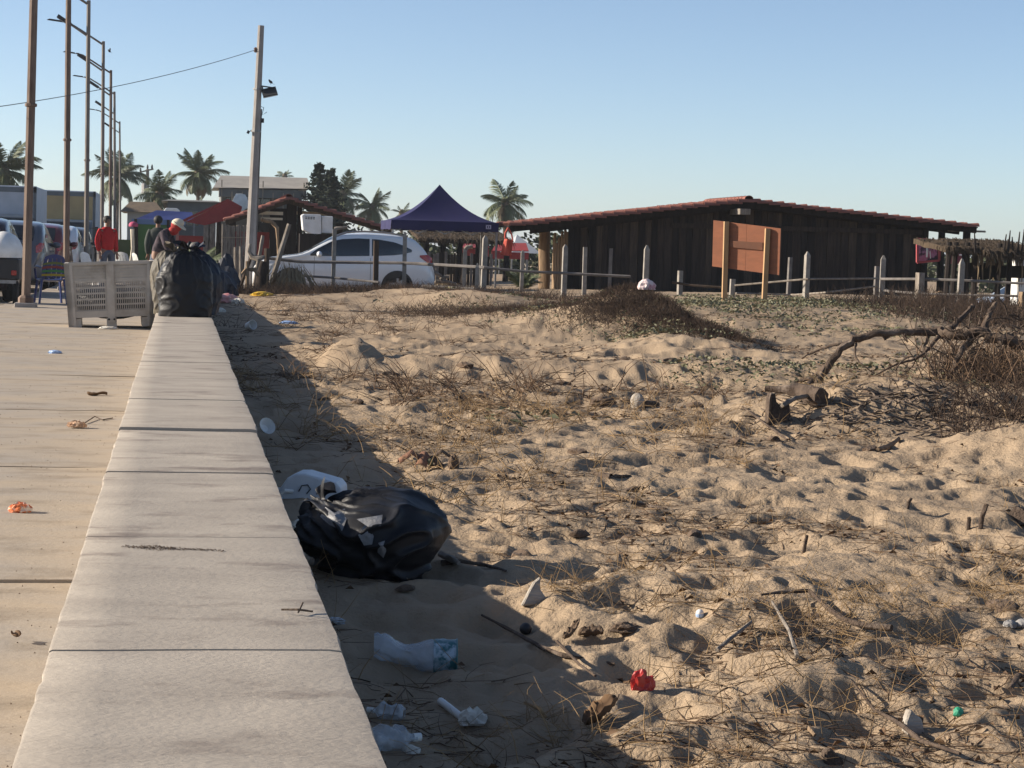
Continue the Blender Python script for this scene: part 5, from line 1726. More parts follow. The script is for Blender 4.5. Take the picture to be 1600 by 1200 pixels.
# ------------------------------------------------------------------ behind the gazebo
Y = 60
a, b = at(655, 395, Y), at(770, 395, Y)
pf = thing('board_fence', ((a.x + b.x) / 2, Y, -.1), 'dark weathered board fence seen under the blue gazebo', 'fence')
o0 = Vector(((a.x + b.x) / 2, Y, -.1))
n = 26
for k in range(n):
    x_ = a.x + (b.x - a.x) * (k + .5) / n
    zt_ = a.z + random.uniform(-.06, .06)
    MB().box((x_, Y + random.uniform(-.01, .01), zt_ / 2 - .1), ((b.x - a.x) / n - .012, .025, zt_ + .2)).build('board', random.choice((m_rail, m_wood_d, m_wood_k)), pf, off=o0)
m_thatch = mat('palm_thatch', (0.20, 0.145, 0.085), (0.10, 0.072, 0.045), scale=5, rough=.95, bump=.8, bscale=12, stretch=(3, 3, .5))
def thatch(name, root, off, x0, x1, y0, y1, z0, z1, n, rng_, hang=.3, mt=m_thatch, dens=1.0, fringe=(.2, .5)):
    "layered thatch slab: a shaggy sheet and hanging blades"
    s = MB()
    s.sheet(lambda u, v: (x0 + (x1 - x0) * u, y0 + (y1 - y0) * v, z0 + (z1 - z0) * v + .05 * mnoise.noise(Vector((u * 12, v * 5, 3)))), 30, 6, .12)
    for k in range(n):
        u, v = rng_.random(), rng_.random() ** 2
        p = Vector((x0 + (x1 - x0) * u, y0 + (y1 - y0) * v, z0 + (z1 - z0) * v + .04))
        l = rng_.uniform(*fringe)
        d = Vector((rng_.uniform(-.5, .5), -rng_.uniform(.3, 1), -rng_.uniform(.1, 1.2))).normalized()
        w = Vector((.012, 0, .004))
        m_ = p + d * l * .5; e = m_ + (d + Vector((0, 0, -.6))).normalized() * l * .5
        s.add([p - w, p + w, m_ + w, m_ - w, e], [(0, 1, 2, 3), (3, 2, 4)])
    return s.build(name, mt, root, off=off)
Y = 64
a, b = at(655, 372, Y), at(800, 374, Y)
pl = thing('palapa', ((a.x + b.x) / 2, Y, -.1), 'thatched palm-leaf shelter behind the blue gazebo', 'shelter')
o0 = Vector(((a.x + b.x) / 2, Y, -.1))
o = thatch('thatch_roof', pl, o0, a.x, b.x, Y, Y + 3, a.z, a.z + .35, 700, random.Random(3), mt=mat('dark_thatch', (0.085, 0.062, 0.042), (0.045, 0.034, 0.025), scale=5, rough=.95, bump=.8, bscale=12, stretch=(3, 3, .5), spec=.1))
for px in (664, 690, 716, 745, 790):
    p = at(px, 400, Y + .2)
    MB().tube([(p.x, Y + .2, -.2), (p.x + .05, Y + .2, a.z)], [.10, .09], 7).build('post', m_wood_k, pl, off=o0)
MB().bar((a.x, Y + .1, a.z - .08), (b.x, Y + .1, a.z - .06), .12).build('beam', m_wood_k, pl, off=o0)
# pink awnings
def awning(px0, px1, py0, py1, Y, mt, label, nm='awning'):
    a, b = at(px0, py1, Y), at(px1, py1, Y)
    c, d = at(px0 + 8, py0, Y + 1.4), at(px1 - 4, py0, Y + 1.4)
    r = thing(nm, ((a.x + b.x) / 2, Y, -.1), label, 'awning', None)
    o0 = Vector(((a.x + b.x) / 2, Y, -.1))
    t = Vector((0, 0, .03))
    MB().hexa([a, b, d, c, a + t, b + t, d + t, c + t]).build('cover', mt, r, off=o0)
    MB().box(((a.x + b.x) / 2, Y - .02, a.z - .12), (b.x - a.x, .02, .24)).build('valance', mt, r, off=o0)
    for x_ in (a.x + .05, b.x - .05):
        MB().box((x_, Y + .05, a.z / 2 - .15), (.05, .05, a.z + .25)).build('leg', m_metal, r, off=o0)
    return r
m_pink = mat('pink_tarp', (.40, .075, .085), (.32, .055, .065), scale=3, rough=.7)
awning(716, 764, 378, 388, 67, m_pink, 'faded pink awning behind the board fence, left of the hanging red apron')
awning(768, 826, 381, 393, 70, m_rtarp, 'dull red awning behind the hanging red apron')
# tent with grey-white roof
Y = 85
a, b, c = at(800, 395, Y), at(846, 388, Y), at(818, 366, Y)
gt = thing('grey_tent', (c.x, Y, -.2), 'pale grey peaked tent roof seen under the left eave of the cabin', 'tent')
o0 = Vector((c.x, Y, -.2))
m_gtent = mat('grey_canvas', (.32, .34, .37), (.26, .28, .31), scale=2, rough=.8)
s = MB(); b.z = a.z; d3 = Vector((0, 3.4, 0)); c2 = c + Vector((0, 1.7, 0))
s.add([a, b, b + d3, a + d3, c2], [(0, 1, 4), (1, 2, 4), (2, 3, 4), (3, 0, 4), (0, 3, 2, 1)])
s.build('canopy', m_gtent, gt, off=o0)
for x_, y_ in ((a.x, Y), (b.x, Y), (a.x, Y + 3.4), (b.x, Y + 3.4)): MB().box((x_, y_, a.z / 2 - .1), (.06, .06, a.z + .2)).build('leg', m_metal, gt, off=o0)
# red apron hanging from the cabin eave
m_apron = mat('orange_red_cloth', (.52, .085, .05), (.42, .06, .04), scale=6, rough=.85, bump=.4, bscale=8)
Y = CY - .5
p0 = at(790, 362, Y)
ap = thing('hanging_apron', p0, 'orange-red apron hanging from the left eave of the cabin', 'apron')
a, b, c, d = at(782, 398, Y), at(799, 400, Y), at(801, 376, Y), at(789, 372, Y)
s = MB()
def fn(u, v):
    q0 = a.lerp(b, u); q1 = d.lerp(c, u)
    q = q0.lerp(q1, v); q.y += .04 * math.sin(u * 9 + v * 2); return q
s.sheet(lambda u, v: fn(u, v), 8, 8, .004)
s.build('cloth', m_apron, ap, off=p0, smooth='full')
s = MB(); t_ = at(794, 356, Y); s.tube([d, d.lerp(t_, .5) + Vector((-.03, 0, 0)), t_], .022, 5); s.build('strap', m_apron, ap, off=p0)
s = MB(); s.tube([c, c.lerp(t_, .5) + Vector((.03, 0, 0)), t_], .022, 5); s.build('strap', m_apron, ap, off=p0)
# lumber and rubbish under the gazebo
p = at(700, 450, 49)
s = MB()
for k, (x0, y0, x1, y1) in enumerate(((672, 425, 690, 432), (688, 437, 702, 432), (680, 440, 712, 444))):
    s = MB(); s.tube([at(x0, y0, 49), at((x0 + x1) / 2, (y0 + y1) / 2 - 2, 49), at(x1, y1, 49)], [.05, .045, .04], 6, jit=.1)
    q = at(x0, y0, 49); s.single('branch', m_wood_g, ['short grey branch highest in the pile behind the car tail', 'short curved grey branch in the middle of the pile behind the car tail', 'long low grey branch at the bottom of the pile behind the car tail'][k], 'branch', q, 'branches behind the car tail')
q = at(690, 452, 49)
s = MB().ball((q.x, 49.3, -.12), (1.0, .4, .50), 18, 8, fn=lambda a_, q_: q_ * (1 + .3 * mnoise.noise(a_ * 3)))
s.single('rubble_heap', m_yard, 'low heap of earth and rubbish behind the car tail', 'heap', (q.x, 49.3, -.15), smooth=True)

# ------------------------------------------------------------------ thatched ramada at the right edge
Y = 44
a, b = at(1476, 388, Y), at(1640, 384, Y)
rm = thing('ramada', ((a.x + b.x) / 2, Y, .1), 'open pole ramada with a shaggy palm thatch roof at the right picture edge', 'shelter')
o0 = Vector(((a.x + b.x) / 2, Y, .1))
m_thd = mat('dark_thatch', (0.085, 0.062, 0.042), (0.045, 0.034, 0.025), scale=5, rough=.95, bump=.8, bscale=12, stretch=(3, 3, .5), spec=.1)
a1 = at(1530, 392, Y)
thatch('thatch_roof', rm, o0, a1.x, b.x, Y - .3, Y + 2.4, a1.z, a1.z + .28, 900, random.Random(5), mt=m_thd, fringe=(.2, .5))
thatch('thatch_roof', rm, o0, a.x, a1.x + .2, Y - .1, Y + 2.0, a.z + .02, a.z + .22, 260, random.Random(6), mt=m_thd, fringe=(.15, .4))
rr = random.Random(4)
for px in (1481, 1491, 1510, 1521, 1524, 1560, 1577):
    p = at(px, 440, Y + rr.uniform(0, .6))
    lean = rr.uniform(-.06, .06)
    MB().tube([(p.x + lean, p.y, -.9), (p.x + lean * .5, p.y, .6), (p.x, p.y, a.z + .15)], [.07, .065, .06], 7, jit=.08).build('post', m_wood_k, rm, off=o0)
for px, yt in ((1524, 362), (1568, 366), (1575, 360), (1590, 362), (1597, 358), (1583, 370)):
    t_ = at(px + rr.uniform(-3, 5), yt, Y - .3); q = at(px, 395, Y - .3)
    MB().tube([q, q.lerp(t_, .5), t_], [.03, .022, .012], 5).build('stick', m_wood_k, rm, off=o0)
for k in range(46):
    px = rr.uniform(1528, 1600); q = at(px, 398, Y + rr.uniform(-.3, 1.5)); l = rr.uniform(.2, .75)
    if k < 30:
        MB().tube([q, q + Vector((rr.uniform(-.03, .03), 0, -l * .5)), q + Vector((rr.uniform(-.06, .06), 0, -l))], [.012, .02, .004], 4).build('hanging_leaf', m_thatch, rm, off=o0)
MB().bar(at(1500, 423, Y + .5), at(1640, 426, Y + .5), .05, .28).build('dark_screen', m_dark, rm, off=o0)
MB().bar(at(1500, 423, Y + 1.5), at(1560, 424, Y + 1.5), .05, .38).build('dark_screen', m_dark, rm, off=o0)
# pink banner with a pale heron-like shape
Y = 47
a, b, c, d = at(1433, 410, Y), at(1467, 407, Y), at(1467, 376, Y), at(1433, 373, Y)
bn = thing('banner', a, 'pink printed banner with a pale bird shape under the right eave of the cabin', 'banner')
t_ = Vector((0, .02, 0))
m_ban = mat('pink_banner', (.50, .10, .17), (.34, .22, .38), scale=2.2, rough=.7, c3=(.05, .03, .05), s3=3.2, f3=(.5, .56))
MB().hexa([a, b, b + t_, a + t_, d, c, c + t_, d + t_]).build('sheet', m_ban, bn, off=a)
s = MB(); s.tube([at(1448, 402, Y - .03), at(1449, 388, Y - .03), at(1447, 381, Y - .03)], [.02, .03, .045], 6); s.build('bird_shape', m_white, bn, off=a)
s = MB(); s.tube([at(1454, 404, Y - .03), at(1453, 392, Y - .03)], [.012, .012], 5); s.build('stem_shape', m_white, bn, off=a)
s = MB()
for (p0, p1) in ((a, b), (c, d), (b, c), (d, a)): s.bar(p0 + Vector((0, -.01, 0)), p1 + Vector((0, -.01, 0)), .05)
s.build('border', m_pink, bn, off=a)
awning(1478, 1512, 384, 398, 52, m_pink, 'faded pink awning seen between the ramada posts')
# white car behind the ramada
p = at(1512, 470, 52)
make_car('parked_car', (p.x - .1, 52.5, -.80), R(4), SUV, m_wpaint, 'white car parked behind the ramada posts at the right picture edge', None, False)
a, b = at(1588, 440, 46), at(1612, 400, 46)
fz = thing('white_cabinet', ((a.x + b.x) / 2, 46, -.75), 'tall white cabinet at the right picture edge under the thatch', 'cabinet')
MB().box((0, .3, (b.z + .75) / 2), (b.x - a.x, .6, b.z + .75)).build('case', m_white, fz, bevel=.02)
MB().box((0, -.015, (b.z + .75) / 2 + .05), ((b.x - a.x) * .92, .03, (b.z + .75) * .8)).build('door', m_white, fz, bevel=.01)
MB().box((-(b.x - a.x) * .36, -.05, 1.5), (.03, .04, .4)).build('handle', m_metal, fz)
# cut log beside the stump post
q = at(1457, 467, 38.5); q.z = max(q.z, hz(q.x, 38.5))
s = MB().lathe([(.10, 0), (.115, .02), (.115, .34), (.10, .36)], (q.x, q.y - .1, q.z), 10, Matrix.Rotation(R(80), 3, 'X'))
s.single('cut_log', m_wood_l, 'pale cut log end lying behind the stump-like fence post', 'log', q, smooth=True)
# ------------------------------------------------------------------ scattered dry growth (numpy built)
def scatter(name, mt, x, y, length, rad, elev, bend, rings=4, seed=1, lift=0.0, taper=.35, wob=.25, n=3):
    "x, y: foot points; elev: angle above the ground (rad); bend: sideways/downward curl"
    g = np.random.default_rng(seed)
    N = len(x)
    z = hzv(x, y) + lift
    az = g.uniform(0, 2 * np.pi, N)
    L = np.broadcast_to(length, (N,)); Rr = np.broadcast_to(rad, (N,)); el = np.broadcast_to(elev, (N,)).copy()
    P = np.stack([x, y, z - .004], -1)
    pts = [P]
    for k in range(rings - 1):
        d = np.stack([np.cos(az) * np.cos(el), np.sin(az) * np.cos(el), np.sin(el)], -1)
        P = P + d * (L / (rings - 1))[:, None]
        pts.append(P)
        az = az + g.normal(0, wob, N); el = el - bend * g.uniform(.3, 1.3, N) + g.normal(0, .1, N)
    pts = np.stack(pts, 1)                                   # N, rings, 3
    # keep the tails on top of the sand
    gz_ = hzv(pts[..., 0].ravel(), pts[..., 1].ravel()).reshape(pts.shape[:2])
    pts[..., 2] = np.maximum(pts[..., 2], gz_ + .002)
    T = pts[:, -1] - pts[:, 0]
    T /= np.linalg.norm(T, axis=1, keepdims=True) + 1e-9
    U = np.cross(T, [0.1, 0.2, .97]); U /= np.linalg.norm(U, axis=1, keepdims=True) + 1e-9
    V = np.cross(T, U)
    vs = []
    for r in range(rings):
        rr_ = Rr * (1 - (1 - taper) * r / (rings - 1))
        for k in range(n):
            a = 2 * np.pi * k / n
            vs.append(pts[:, r] + (U * math.cos(a) + V * math.sin(a)) * rr_[:, None])
    v = np.stack(vs, 1).reshape(-1, 3)
    base = (np.arange(N) * rings * n)[:, None]
    q = []
    for r in range(rings - 1):
        for k in range(n):
            a, b = r * n + k, r * n + (k + 1) % n
            q.append(np.stack([base[:, 0] + a, base[:, 0] + b, base[:, 0] + b + n, base[:, 0] + a + n], -1))
    f = np.stack(q, 1).reshape(-1, 4)
    return raw_mesh(name, v, f, mt)
def raw_mesh(name, v, f, mt, kind='stuff', smooth=False):
    me = bpy.data.meshes.new(name)
    me.vertices.add(len(v)); me.vertices.foreach_set('co', v.ravel().astype(np.float32))
    m = f.shape[1]
    me.loops.add(f.size); me.loops.foreach_set('vertex_index', f.ravel().astype(np.int32))
    me.polygons.add(len(f)); me.polygons.foreach_set('loop_start', np.arange(0, f.size, m, dtype=np.int32))
    if smooth: me.polygons.foreach_set('use_smooth', np.ones(len(f), bool))
    me.update(calc_edges=True)
    return setp(link_mesh(name, me, mt), kind=kind)
def blobs(g, spec):
    xs, ys = [], []
    for (px, Y, py, sx, sy, n) in spec:
        if Y < 23: c = on_sand(px, py); sx, sy = sx * .85, sy * .85
        else: c = at(px, py, Y)
        xs.append(g.normal(c.x, sx, n)); ys.append(g.normal(c.y, sy, n))
    x, y = np.concatenate(xs), np.concatenate(ys)
    k = (x > .34) & (y > 3)
    return x[k], y[k]
g = np.random.default_rng(5)
m_twig = mat('dry_twig', (0.19, 0.125, 0.08), (0.060, 0.038, 0.026), scale=5, rough=.9, spec=.15, lo=.35, hi=.65)
m_straw = mat('dry_straw', (0.34, 0.225, 0.11), (0.15, 0.10, 0.058), scale=6, rough=.85, spec=.2)
m_brush = mat('dead_brush', (0.078, 0.054, 0.040), (0.040, 0.028, 0.022), scale=2.3, rough=.9, spec=.1)
m_creep = mat('creeper_leaf', (0.155, 0.148, 0.085), (0.095, 0.10, 0.055), scale=2.0, rough=.6, spec=.3, c3=(.22, .18, .10), s3=1.5, f3=(.55, .7))
m_leaf = mat('dead_leaf', (0.16, 0.095, 0.05), (0.075, 0.045, 0.028), scale=3.0, rough=.8, spec=.25)
# litter everywhere, in drifts
def drift(n, ya, yb, thr, pw=1.0):
    y = ya + (yb - ya) * g.random(n * 3) ** pw
    x = .34 + (0.46 * y + .5) * g.random(n * 3)
    m = fbm(x * .9 + 3, y * .6 + 7, 3) + .5 * fbm(x * 3 + 1, y * 2, 2)
    k = m > thr * g.random(n * 3)
    return x[k][:n], y[k][:n]
x, y = drift(8800, 3.4, 16, .40, .95)
scatter('fallen_twigs', m_twig, x, y, g.uniform(.025, .15, len(x)), g.uniform(.0008, .0021, len(x)), g.uniform(-.05, .30, len(x)), .12, seed=2, wob=.35)
x, y = drift(3000, 3.4, 14, .35, .95)
scatter('fallen_straw', m_straw, x, y, g.uniform(.03, .13, len(x)), g.uniform(.0006, .0014, len(x)), g.uniform(-.05, .3, len(x)), .15, seed=3, wob=.3)
x, y = drift(9000, 12, 42, .4, .9)
scatter('fallen_twigs', m_twig, x, y, g.uniform(.08, .30, len(x)), g.uniform(.0016, .0040, len(x)), g.uniform(-.05, .35, len(x)), .12, seed=4, wob=.35)
x, y = drift(900, 3.6, 16, .2, .8)
scatter('upright_stalks', m_straw, x, y, g.uniform(.05, .18, len(x)), g.uniform(.0010, .0018, len(x)), g.uniform(.6, 1.5, len(x)), .1, seed=14, wob=.2)
# leaf flakes
def flakes(name, mt, x, y, size, seed, tilt=.6, lift=.004, curl=.35):
    g2 = np.random.default_rng(seed)
    N = len(x); z = hzv(x, y) + lift
    az = g2.uniform(0, 6.283, N); s = np.broadcast_to(size, (N,))
    d = np.stack([np.cos(az), np.sin(az), g2.normal(0, tilt * .5, N)], -1); d /= np.linalg.norm(d, axis=1, keepdims=True)
    e = np.stack([-np.sin(az), np.cos(az), g2.normal(0, tilt, N)], -1); e /= np.linalg.norm(e, axis=1, keepdims=True)
    up = np.cross(d, e); up *= np.sign(up[:, 2:3] + 1e-6)
    c = np.stack([x, y, z], -1) + np.abs(d[:, 2:3]) * s[:, None] * [[0, 0, .5]] + np.abs(e[:, 2:3]) * s[:, None] * [[0, 0, .35]]
    S = s[:, None]
    v = np.stack([c - d * S * .5, c - e * S * .26 + up * S * curl * .4, c + d * S * .5, c + e * S * .26 + up * S * curl * .4], 1).reshape(-1, 3)
    b = np.arange(N)[:, None] * 4
    f = np.concatenate([b + [[0, 1, 2]], b + [[0, 2, 3]]], 0)
    return raw_mesh(name, v, f, mt)
x, y = drift(2600, 3.4, 24, .35, .9)
flakes('fallen_leaves', m_leaf, x, y, g.uniform(.007, .028, len(x)) * (1 + y * .04), 6, curl=.8)
# tufts of dry grass
def tufts(spec, seed, bl=(.05, .18), rad=(.0007, .0014), per=11, name='dry_grass', mt=None, el=(.02, 1.2), spread=.06):
    g2 = np.random.default_rng(seed)
    cx, cy = blobs(g2, spec)
    N = len(cx) * per
    x = np.repeat(cx, per) + g2.normal(0, spread, N); y = np.repeat(cy, per) + g2.normal(0, spread, N)
    k = x > .34
    x, y = x[k], y[k]
    return scatter(name, mt or m_straw, x, y, g2.uniform(*bl, len(x)), g2.uniform(*rad, len(x)), g2.uniform(*el, len(x)), .32, seed=seed, wob=.3)
tufts([(1230, 7.3, 950, .24, .22, 18), (1330, 6.8, 985, .25, .18, 17), (1560, 7.4, 945, .16, .3, 22), (1480, 6.6, 1000, .22, .2, 8), (1020, 7.4, 935, .2, .3, 8), (930, 7.6, 925, .1, .2, 3), (1580, 8.6, 900, .2, .3, 8), (1380, 5.6, 1120, .3, .25, 4), (860, 5.9, 1140, .12, .15, 8), (1000, 5.4, 1170, .25, .15, 6)], 21)
tufts([(430, 17.5, 595, .22, .8, 9), (520, 15, 650, .35, 1.2, 12), (640, 14, 680, .4, 1.5, 12), (800, 13.5, 650, .5, 1.2, 14), (740, 10, 790, .3, .8, 8), (930, 14.5, 660, .7, 1.0, 16), (1080, 14.5, 660, .8, .8, 20), (560, 14, 690, .3, 1, 8)], 22, bl=(.12, .30), rad=(.0015, .003))
tufts([(500, 30, 500, .7, 3, 22), (620, 27, 520, .9, 3, 20), (720, 32, 500, 1.0, 3, 20), (430, 33, 480, .6, 3, 16), (600, 19, 600, .6, 1, 10), (700, 18.5, 610, .8, 1, 16), (850, 17.5, 620, .7, .8, 14)], 23, bl=(.15, .38), rad=(.0025, .005), mt=m_twig, name='dry_scrub')
m_bark2 = mat('broken_wood', (.17, .125, .09), (.06, .043, .033), scale=5, rough=.9)
# dead brush on the mound and along the fence
def brush(name, spec, seed, bl, rad, el=(.4, 1.5), mt=None):
    g2 = np.random.default_rng(seed)
    x, y = blobs(g2, spec)
    return scatter(name, mt or m_brush, x, y, g2.uniform(*bl, len(x)), g2.uniform(*rad, len(x)), g2.uniform(*el, len(x)), .22, seed=seed, wob=.5)
brush('brush_cover', [(1000, 26.2, 462, .55, .7, 5200), (1040, 25.1, 490, .28, .45, 2600), (1085, 24.1, 515, .24, .4, 2200), (1130, 23.2, 540, .18, .35, 1300), (1165, 23.01, 555, .12, .25, 700), (1030, 24.2, 520, .25, .4, 1500), (1095, 23.3, 540, .22, .35, 1300), (960, 25.2, 500, .3, .4, 900), (900, 28, 490, .6, .7, 2600), (820, 29.5, 480, .6, .8, 2400), (740, 31.5, 485, .5, .9, 1500), (960, 25.0, 520, .35, .35, 1000), (690, 33, 470, .5, 1.0, 900)], 31, (.05, .15), (.0025, .0048))  # mound brush; extra growth low on the right flank stands in for shade
brush('brush_cover', [(450, 43.2, 460, .6, .6, 1900), (540, 43, 460, .7, .6, 3200), (610, 42.8, 455, .35, .5, 1200), (700, 42, 455, .7, .7, 1600), (790, 40, 465, .8, .9, 1600), (400, 43, 455, .5, .5, 800)], 32, (.10, .30), (.003, .006))
brush('brush_cover', [(1440, 35, 480, .7, 1.0, 1100), (1540, 33, 490, .9, 1.2, 2000), (1600, 30, 500, .6, 1.5, 900), (1480, 30, 500, .5, 1, 400)], 33, (.15, .50), (.0035, .008))
brush('dead_bush', [(1540, 15.6, 580, .22, .35, 260), (1590, 15.0, 600, .22, .5, 330), (1570, 14.2, 640, .25, .35, 240), (1540, 13.6, 660, .2, .2, 80), (1600, 13.6, 660, .3, .3, 110)], 34, (.08, .34), (.0018, .0044))
brush('dead_bush', [(1540, 15.4, 580, .25, .4, 120), (1600, 15.0, 600, .25, .5, 120), (1520, 14.4, 600, .25, .3, 60)], 35, (.2, .55), (.0035, .008), mt=m_twig)
brush('wood_debris', [(1400, 14, 625, .30, .30, 190), (1330, 14, 650, .22, .22, 70), (1460, 14, 650, .3, .3, 200), (1540, 14, 660, .3, .3, 160), (1240, 14, 650, .2, .2, 50)], 36, (.05, .16), (.003, .009), el=(-.1, .5), mt=m_bark2)
# creeping green plants
def creeper(spec, seed, size):
    g2 = np.random.default_rng(seed)
    cx, cy = blobs(g2, spec)
    per = 13
    x = np.repeat(cx, per) + g2.normal(0, .11, len(cx) * per); y = np.repeat(cy, per) + g2.normal(0, .16, len(cx) * per)
    k = x > .34
    x, y = x[k], y[k]
    return flakes('green_creeper', m_creep, x, y, g2.uniform(*size, len(x)), seed, tilt=.9, lift=.03)
creeper([(1120, 34, 480, .8, 1.6, 90), (1230, 35, 475, 1.1, 1.6, 150), (1330, 35, 480, .9, 1.6, 110), (1400, 34, 490, .7, 1.5, 60), (1200, 30, 520, .8, 1.6, 50), (1330, 28, 530, .9, 1.8, 55), (1100, 30, 500, .5, 1.2, 40), (1080, 39, 470, 1.0, 1.0, 40)], 41, (.035, .075))
creeper([(1050, 23.2, 555, .4, .5, 45), (1000, 23.8, 545, .4, .5, 30), (1130, 22.4, 570, .4, .5, 22), (1240, 21.5, 580, .5, .8, 24), (1370, 20, 580, .5, 1.2, 30), (1060, 26, 520, .5, .6, 14)], 42, (.03, .06))
creeper([(760, 34, 500, .8, 2, 22), (560, 43, 455, .9, .6, 16), (1000, 30, 505, .6, 1, 20), (900, 26.5, 515, .5, .5, 14), (800, 14, 660, .15, .2, 3), (1500, 30, 520, 1.0, 2, 20)], 43, (.04, .08))

# ------------------------------------------------------------------ fallen branch and driftwood on the right
m_bark = mat('dead_bark', (0.120, 0.088, 0.066), (0.060, 0.043, 0.034), scale=5, rough=.9, bump=.7, bscale=30, stretch=(2, 2, 2), spec=.15, c3=(.19, .15, .12), s3=4, f3=(.56, .7))
def wp(px, py, Y): return at(px, py, Y)
BY = on_sand(1258, 606).y
print('BY', BY)
q0 = wp(1258, 605, BY); q0.z = hz(q0.x, BY)
fb = thing('fallen_branch', q0, 'long arched dead branch lying over the sand mound at the right, with bare side shoots', 'branch')
def limb(name, pts, rads, n=8, jit=.12, sub=5):
    P = [wp(*p) for p in pts]
    out, rr_ = [], []
    for i in range(len(P) - 1):
        for k in range(sub):
            t = k / sub
            a = P[max(i - 1, 0)]; b = P[i]; c = P[i + 1]; d = P[min(i + 2, len(P) - 1)]
            out.append(0.5 * ((2 * b) + (c - a) * t + (2 * a - 5 * b + 4 * c - d) * t * t + (3 * b - a - 3 * c + d) * t ** 3) + Vector([random.gauss(0, rads[i] * .22) for _ in range(3)]))
            rr_.append(rads[i] * (1 - t) + rads[i + 1] * t)
    out.append(P[-1]); rr_.append(rads[-1])
    return MB().tube(out, rr_, n, jit=jit).build(name, m_bark, fb, off=q0, smooth=True)
limb('main_limb', [(1252, 612, BY - .1), (1280, 588, BY), (1308, 552, BY), (1335, 532, BY), (1375, 521, BY), (1420, 519, BY), (1465, 517, BY), (1490, 521, BY - .1), (1540, 522, BY - .2), (1580, 533, BY - .3), (1625, 545, BY - .3)],
     [.026, .030, .030, .032, .028, .030, .036, .040, .040, .046, .05], 9)
limb('side_branch', [(1303, 558, BY), (1275, 585, BY + .1), (1240, 598, BY + .15)], [.024, .02, .012])
limb('side_branch', [(1290, 572, BY), (1276, 598, BY - .1), (1268, 606, BY - .15)], [.024, .018, .014])
limb('side_branch', [(1330, 533, BY), (1295, 541, BY + .1), (1270, 551, BY + .2), (1252, 560, BY + .2)], [.014, .011, .008, .003])
limb('side_branch', [(1338, 536, BY), (1336, 556, BY - .1), (1350, 572, BY - .2), (1370, 586, BY - .2)], [.009, .007, .006, .003])
limb('side_branch', [(1470, 522, BY), (1450, 545, BY - .15), (1430, 560, BY - .2), (1395, 572, BY - .3), (1360, 590, BY - .3)], [.016, .014, .012, .008, .004])
limb('side_branch', [(1452, 524, BY), (1444, 544, BY - .1), (1447, 556, BY - .15)], [.012, .010, .008])
limb('side_branch', [(1523, 524, BY - .1), (1502, 548, BY - .3), (1490, 578, BY - .35), (1482, 600, BY - .35)], [.028, .025, .022, .018])
limb('side_branch', [(1484, 515, BY), (1505, 494, BY + .1), (1520, 480, BY + .15), (1519, 476, BY + .2)], [.024, .022, .018, .004])
limb('side_branch', [(1538, 516, BY - .1), (1545, 492, BY), (1556, 474, BY + .05)], [.026, .022, .019])
limb('side_branch', [(1560, 466, BY + .3), (1570, 478, BY + .3), (1574, 492, BY + .3)], [.006, .008, .006])
limb('side_branch', [(1475, 524, BY), (1488, 540, BY - .1), (1492, 552, BY - .15)], [.018, .014, .012])
limb('side_branch', [(1384, 524, BY), (1382, 530, BY), (1390, 526, BY)], [.014, .012, .005])
rr = random.Random(2)
for k in range(110):
    px = rr.uniform(1380, 1600) if k < 38 else rr.uniform(1465, 1605); py0 = 522 + (rr.uniform(-2, 60) if k < 38 else rr.uniform(-35, 110))
    pts = [(px, py0, BY + rr.uniform(-.4, .1))]
    for j in range(3): 
        l = pts[-1]; pts.append((l[0] + rr.uniform(-24, 22), l[1] + rr.uniform(-14, 22), l[2] - rr.uniform(-.06, .10)))
    r0 = rr.uniform(.003, .008)
    limb('twig', pts, [r0, r0 * .8, r0 * .6, r0 * .35], 5, sub=3)
for (a, b, c) in (((1430, 520), (1432, 490), (1430, 476)), ((1528, 515), (1533, 488), (1536, 470)), ((1588, 528), (1590, 500), (1590, 470)), ((1512, 518), (1516, 492), (1508, 474))):
    limb('twig', [(*a, BY + .1), (*b, BY + .2), (*c, BY + .2)], [.006, .005, .002], 5, sub=3)

def single_tube(name, mt, pts, rads, label, cat_, n=8, jit=.15, group=None, ground=True, sm=True, sub=4):
    P = [Vector(p) for p in pts]
    out, rr_ = [], []
    for i in range(len(P) - 1):
        for k in range(sub):
            t = k / sub
            out.append(P[i].lerp(P[i + 1], t)); rr_.append((rads[i] * (1 - t) + rads[i + 1] * t) * random.uniform(.9, 1.1))
    out.append(P[-1]); rr_.append(rads[-1])
    s = MB().tube(out, rr_, n, jit=jit)
    b = min(P, key=lambda v: v.z).copy()
    return s.single(name, mt, label, cat_, b, group, smooth=sm)
def sand_pt(px, py, dz=0.0):
    p = on_sand(px, py); p.z += dz; return p

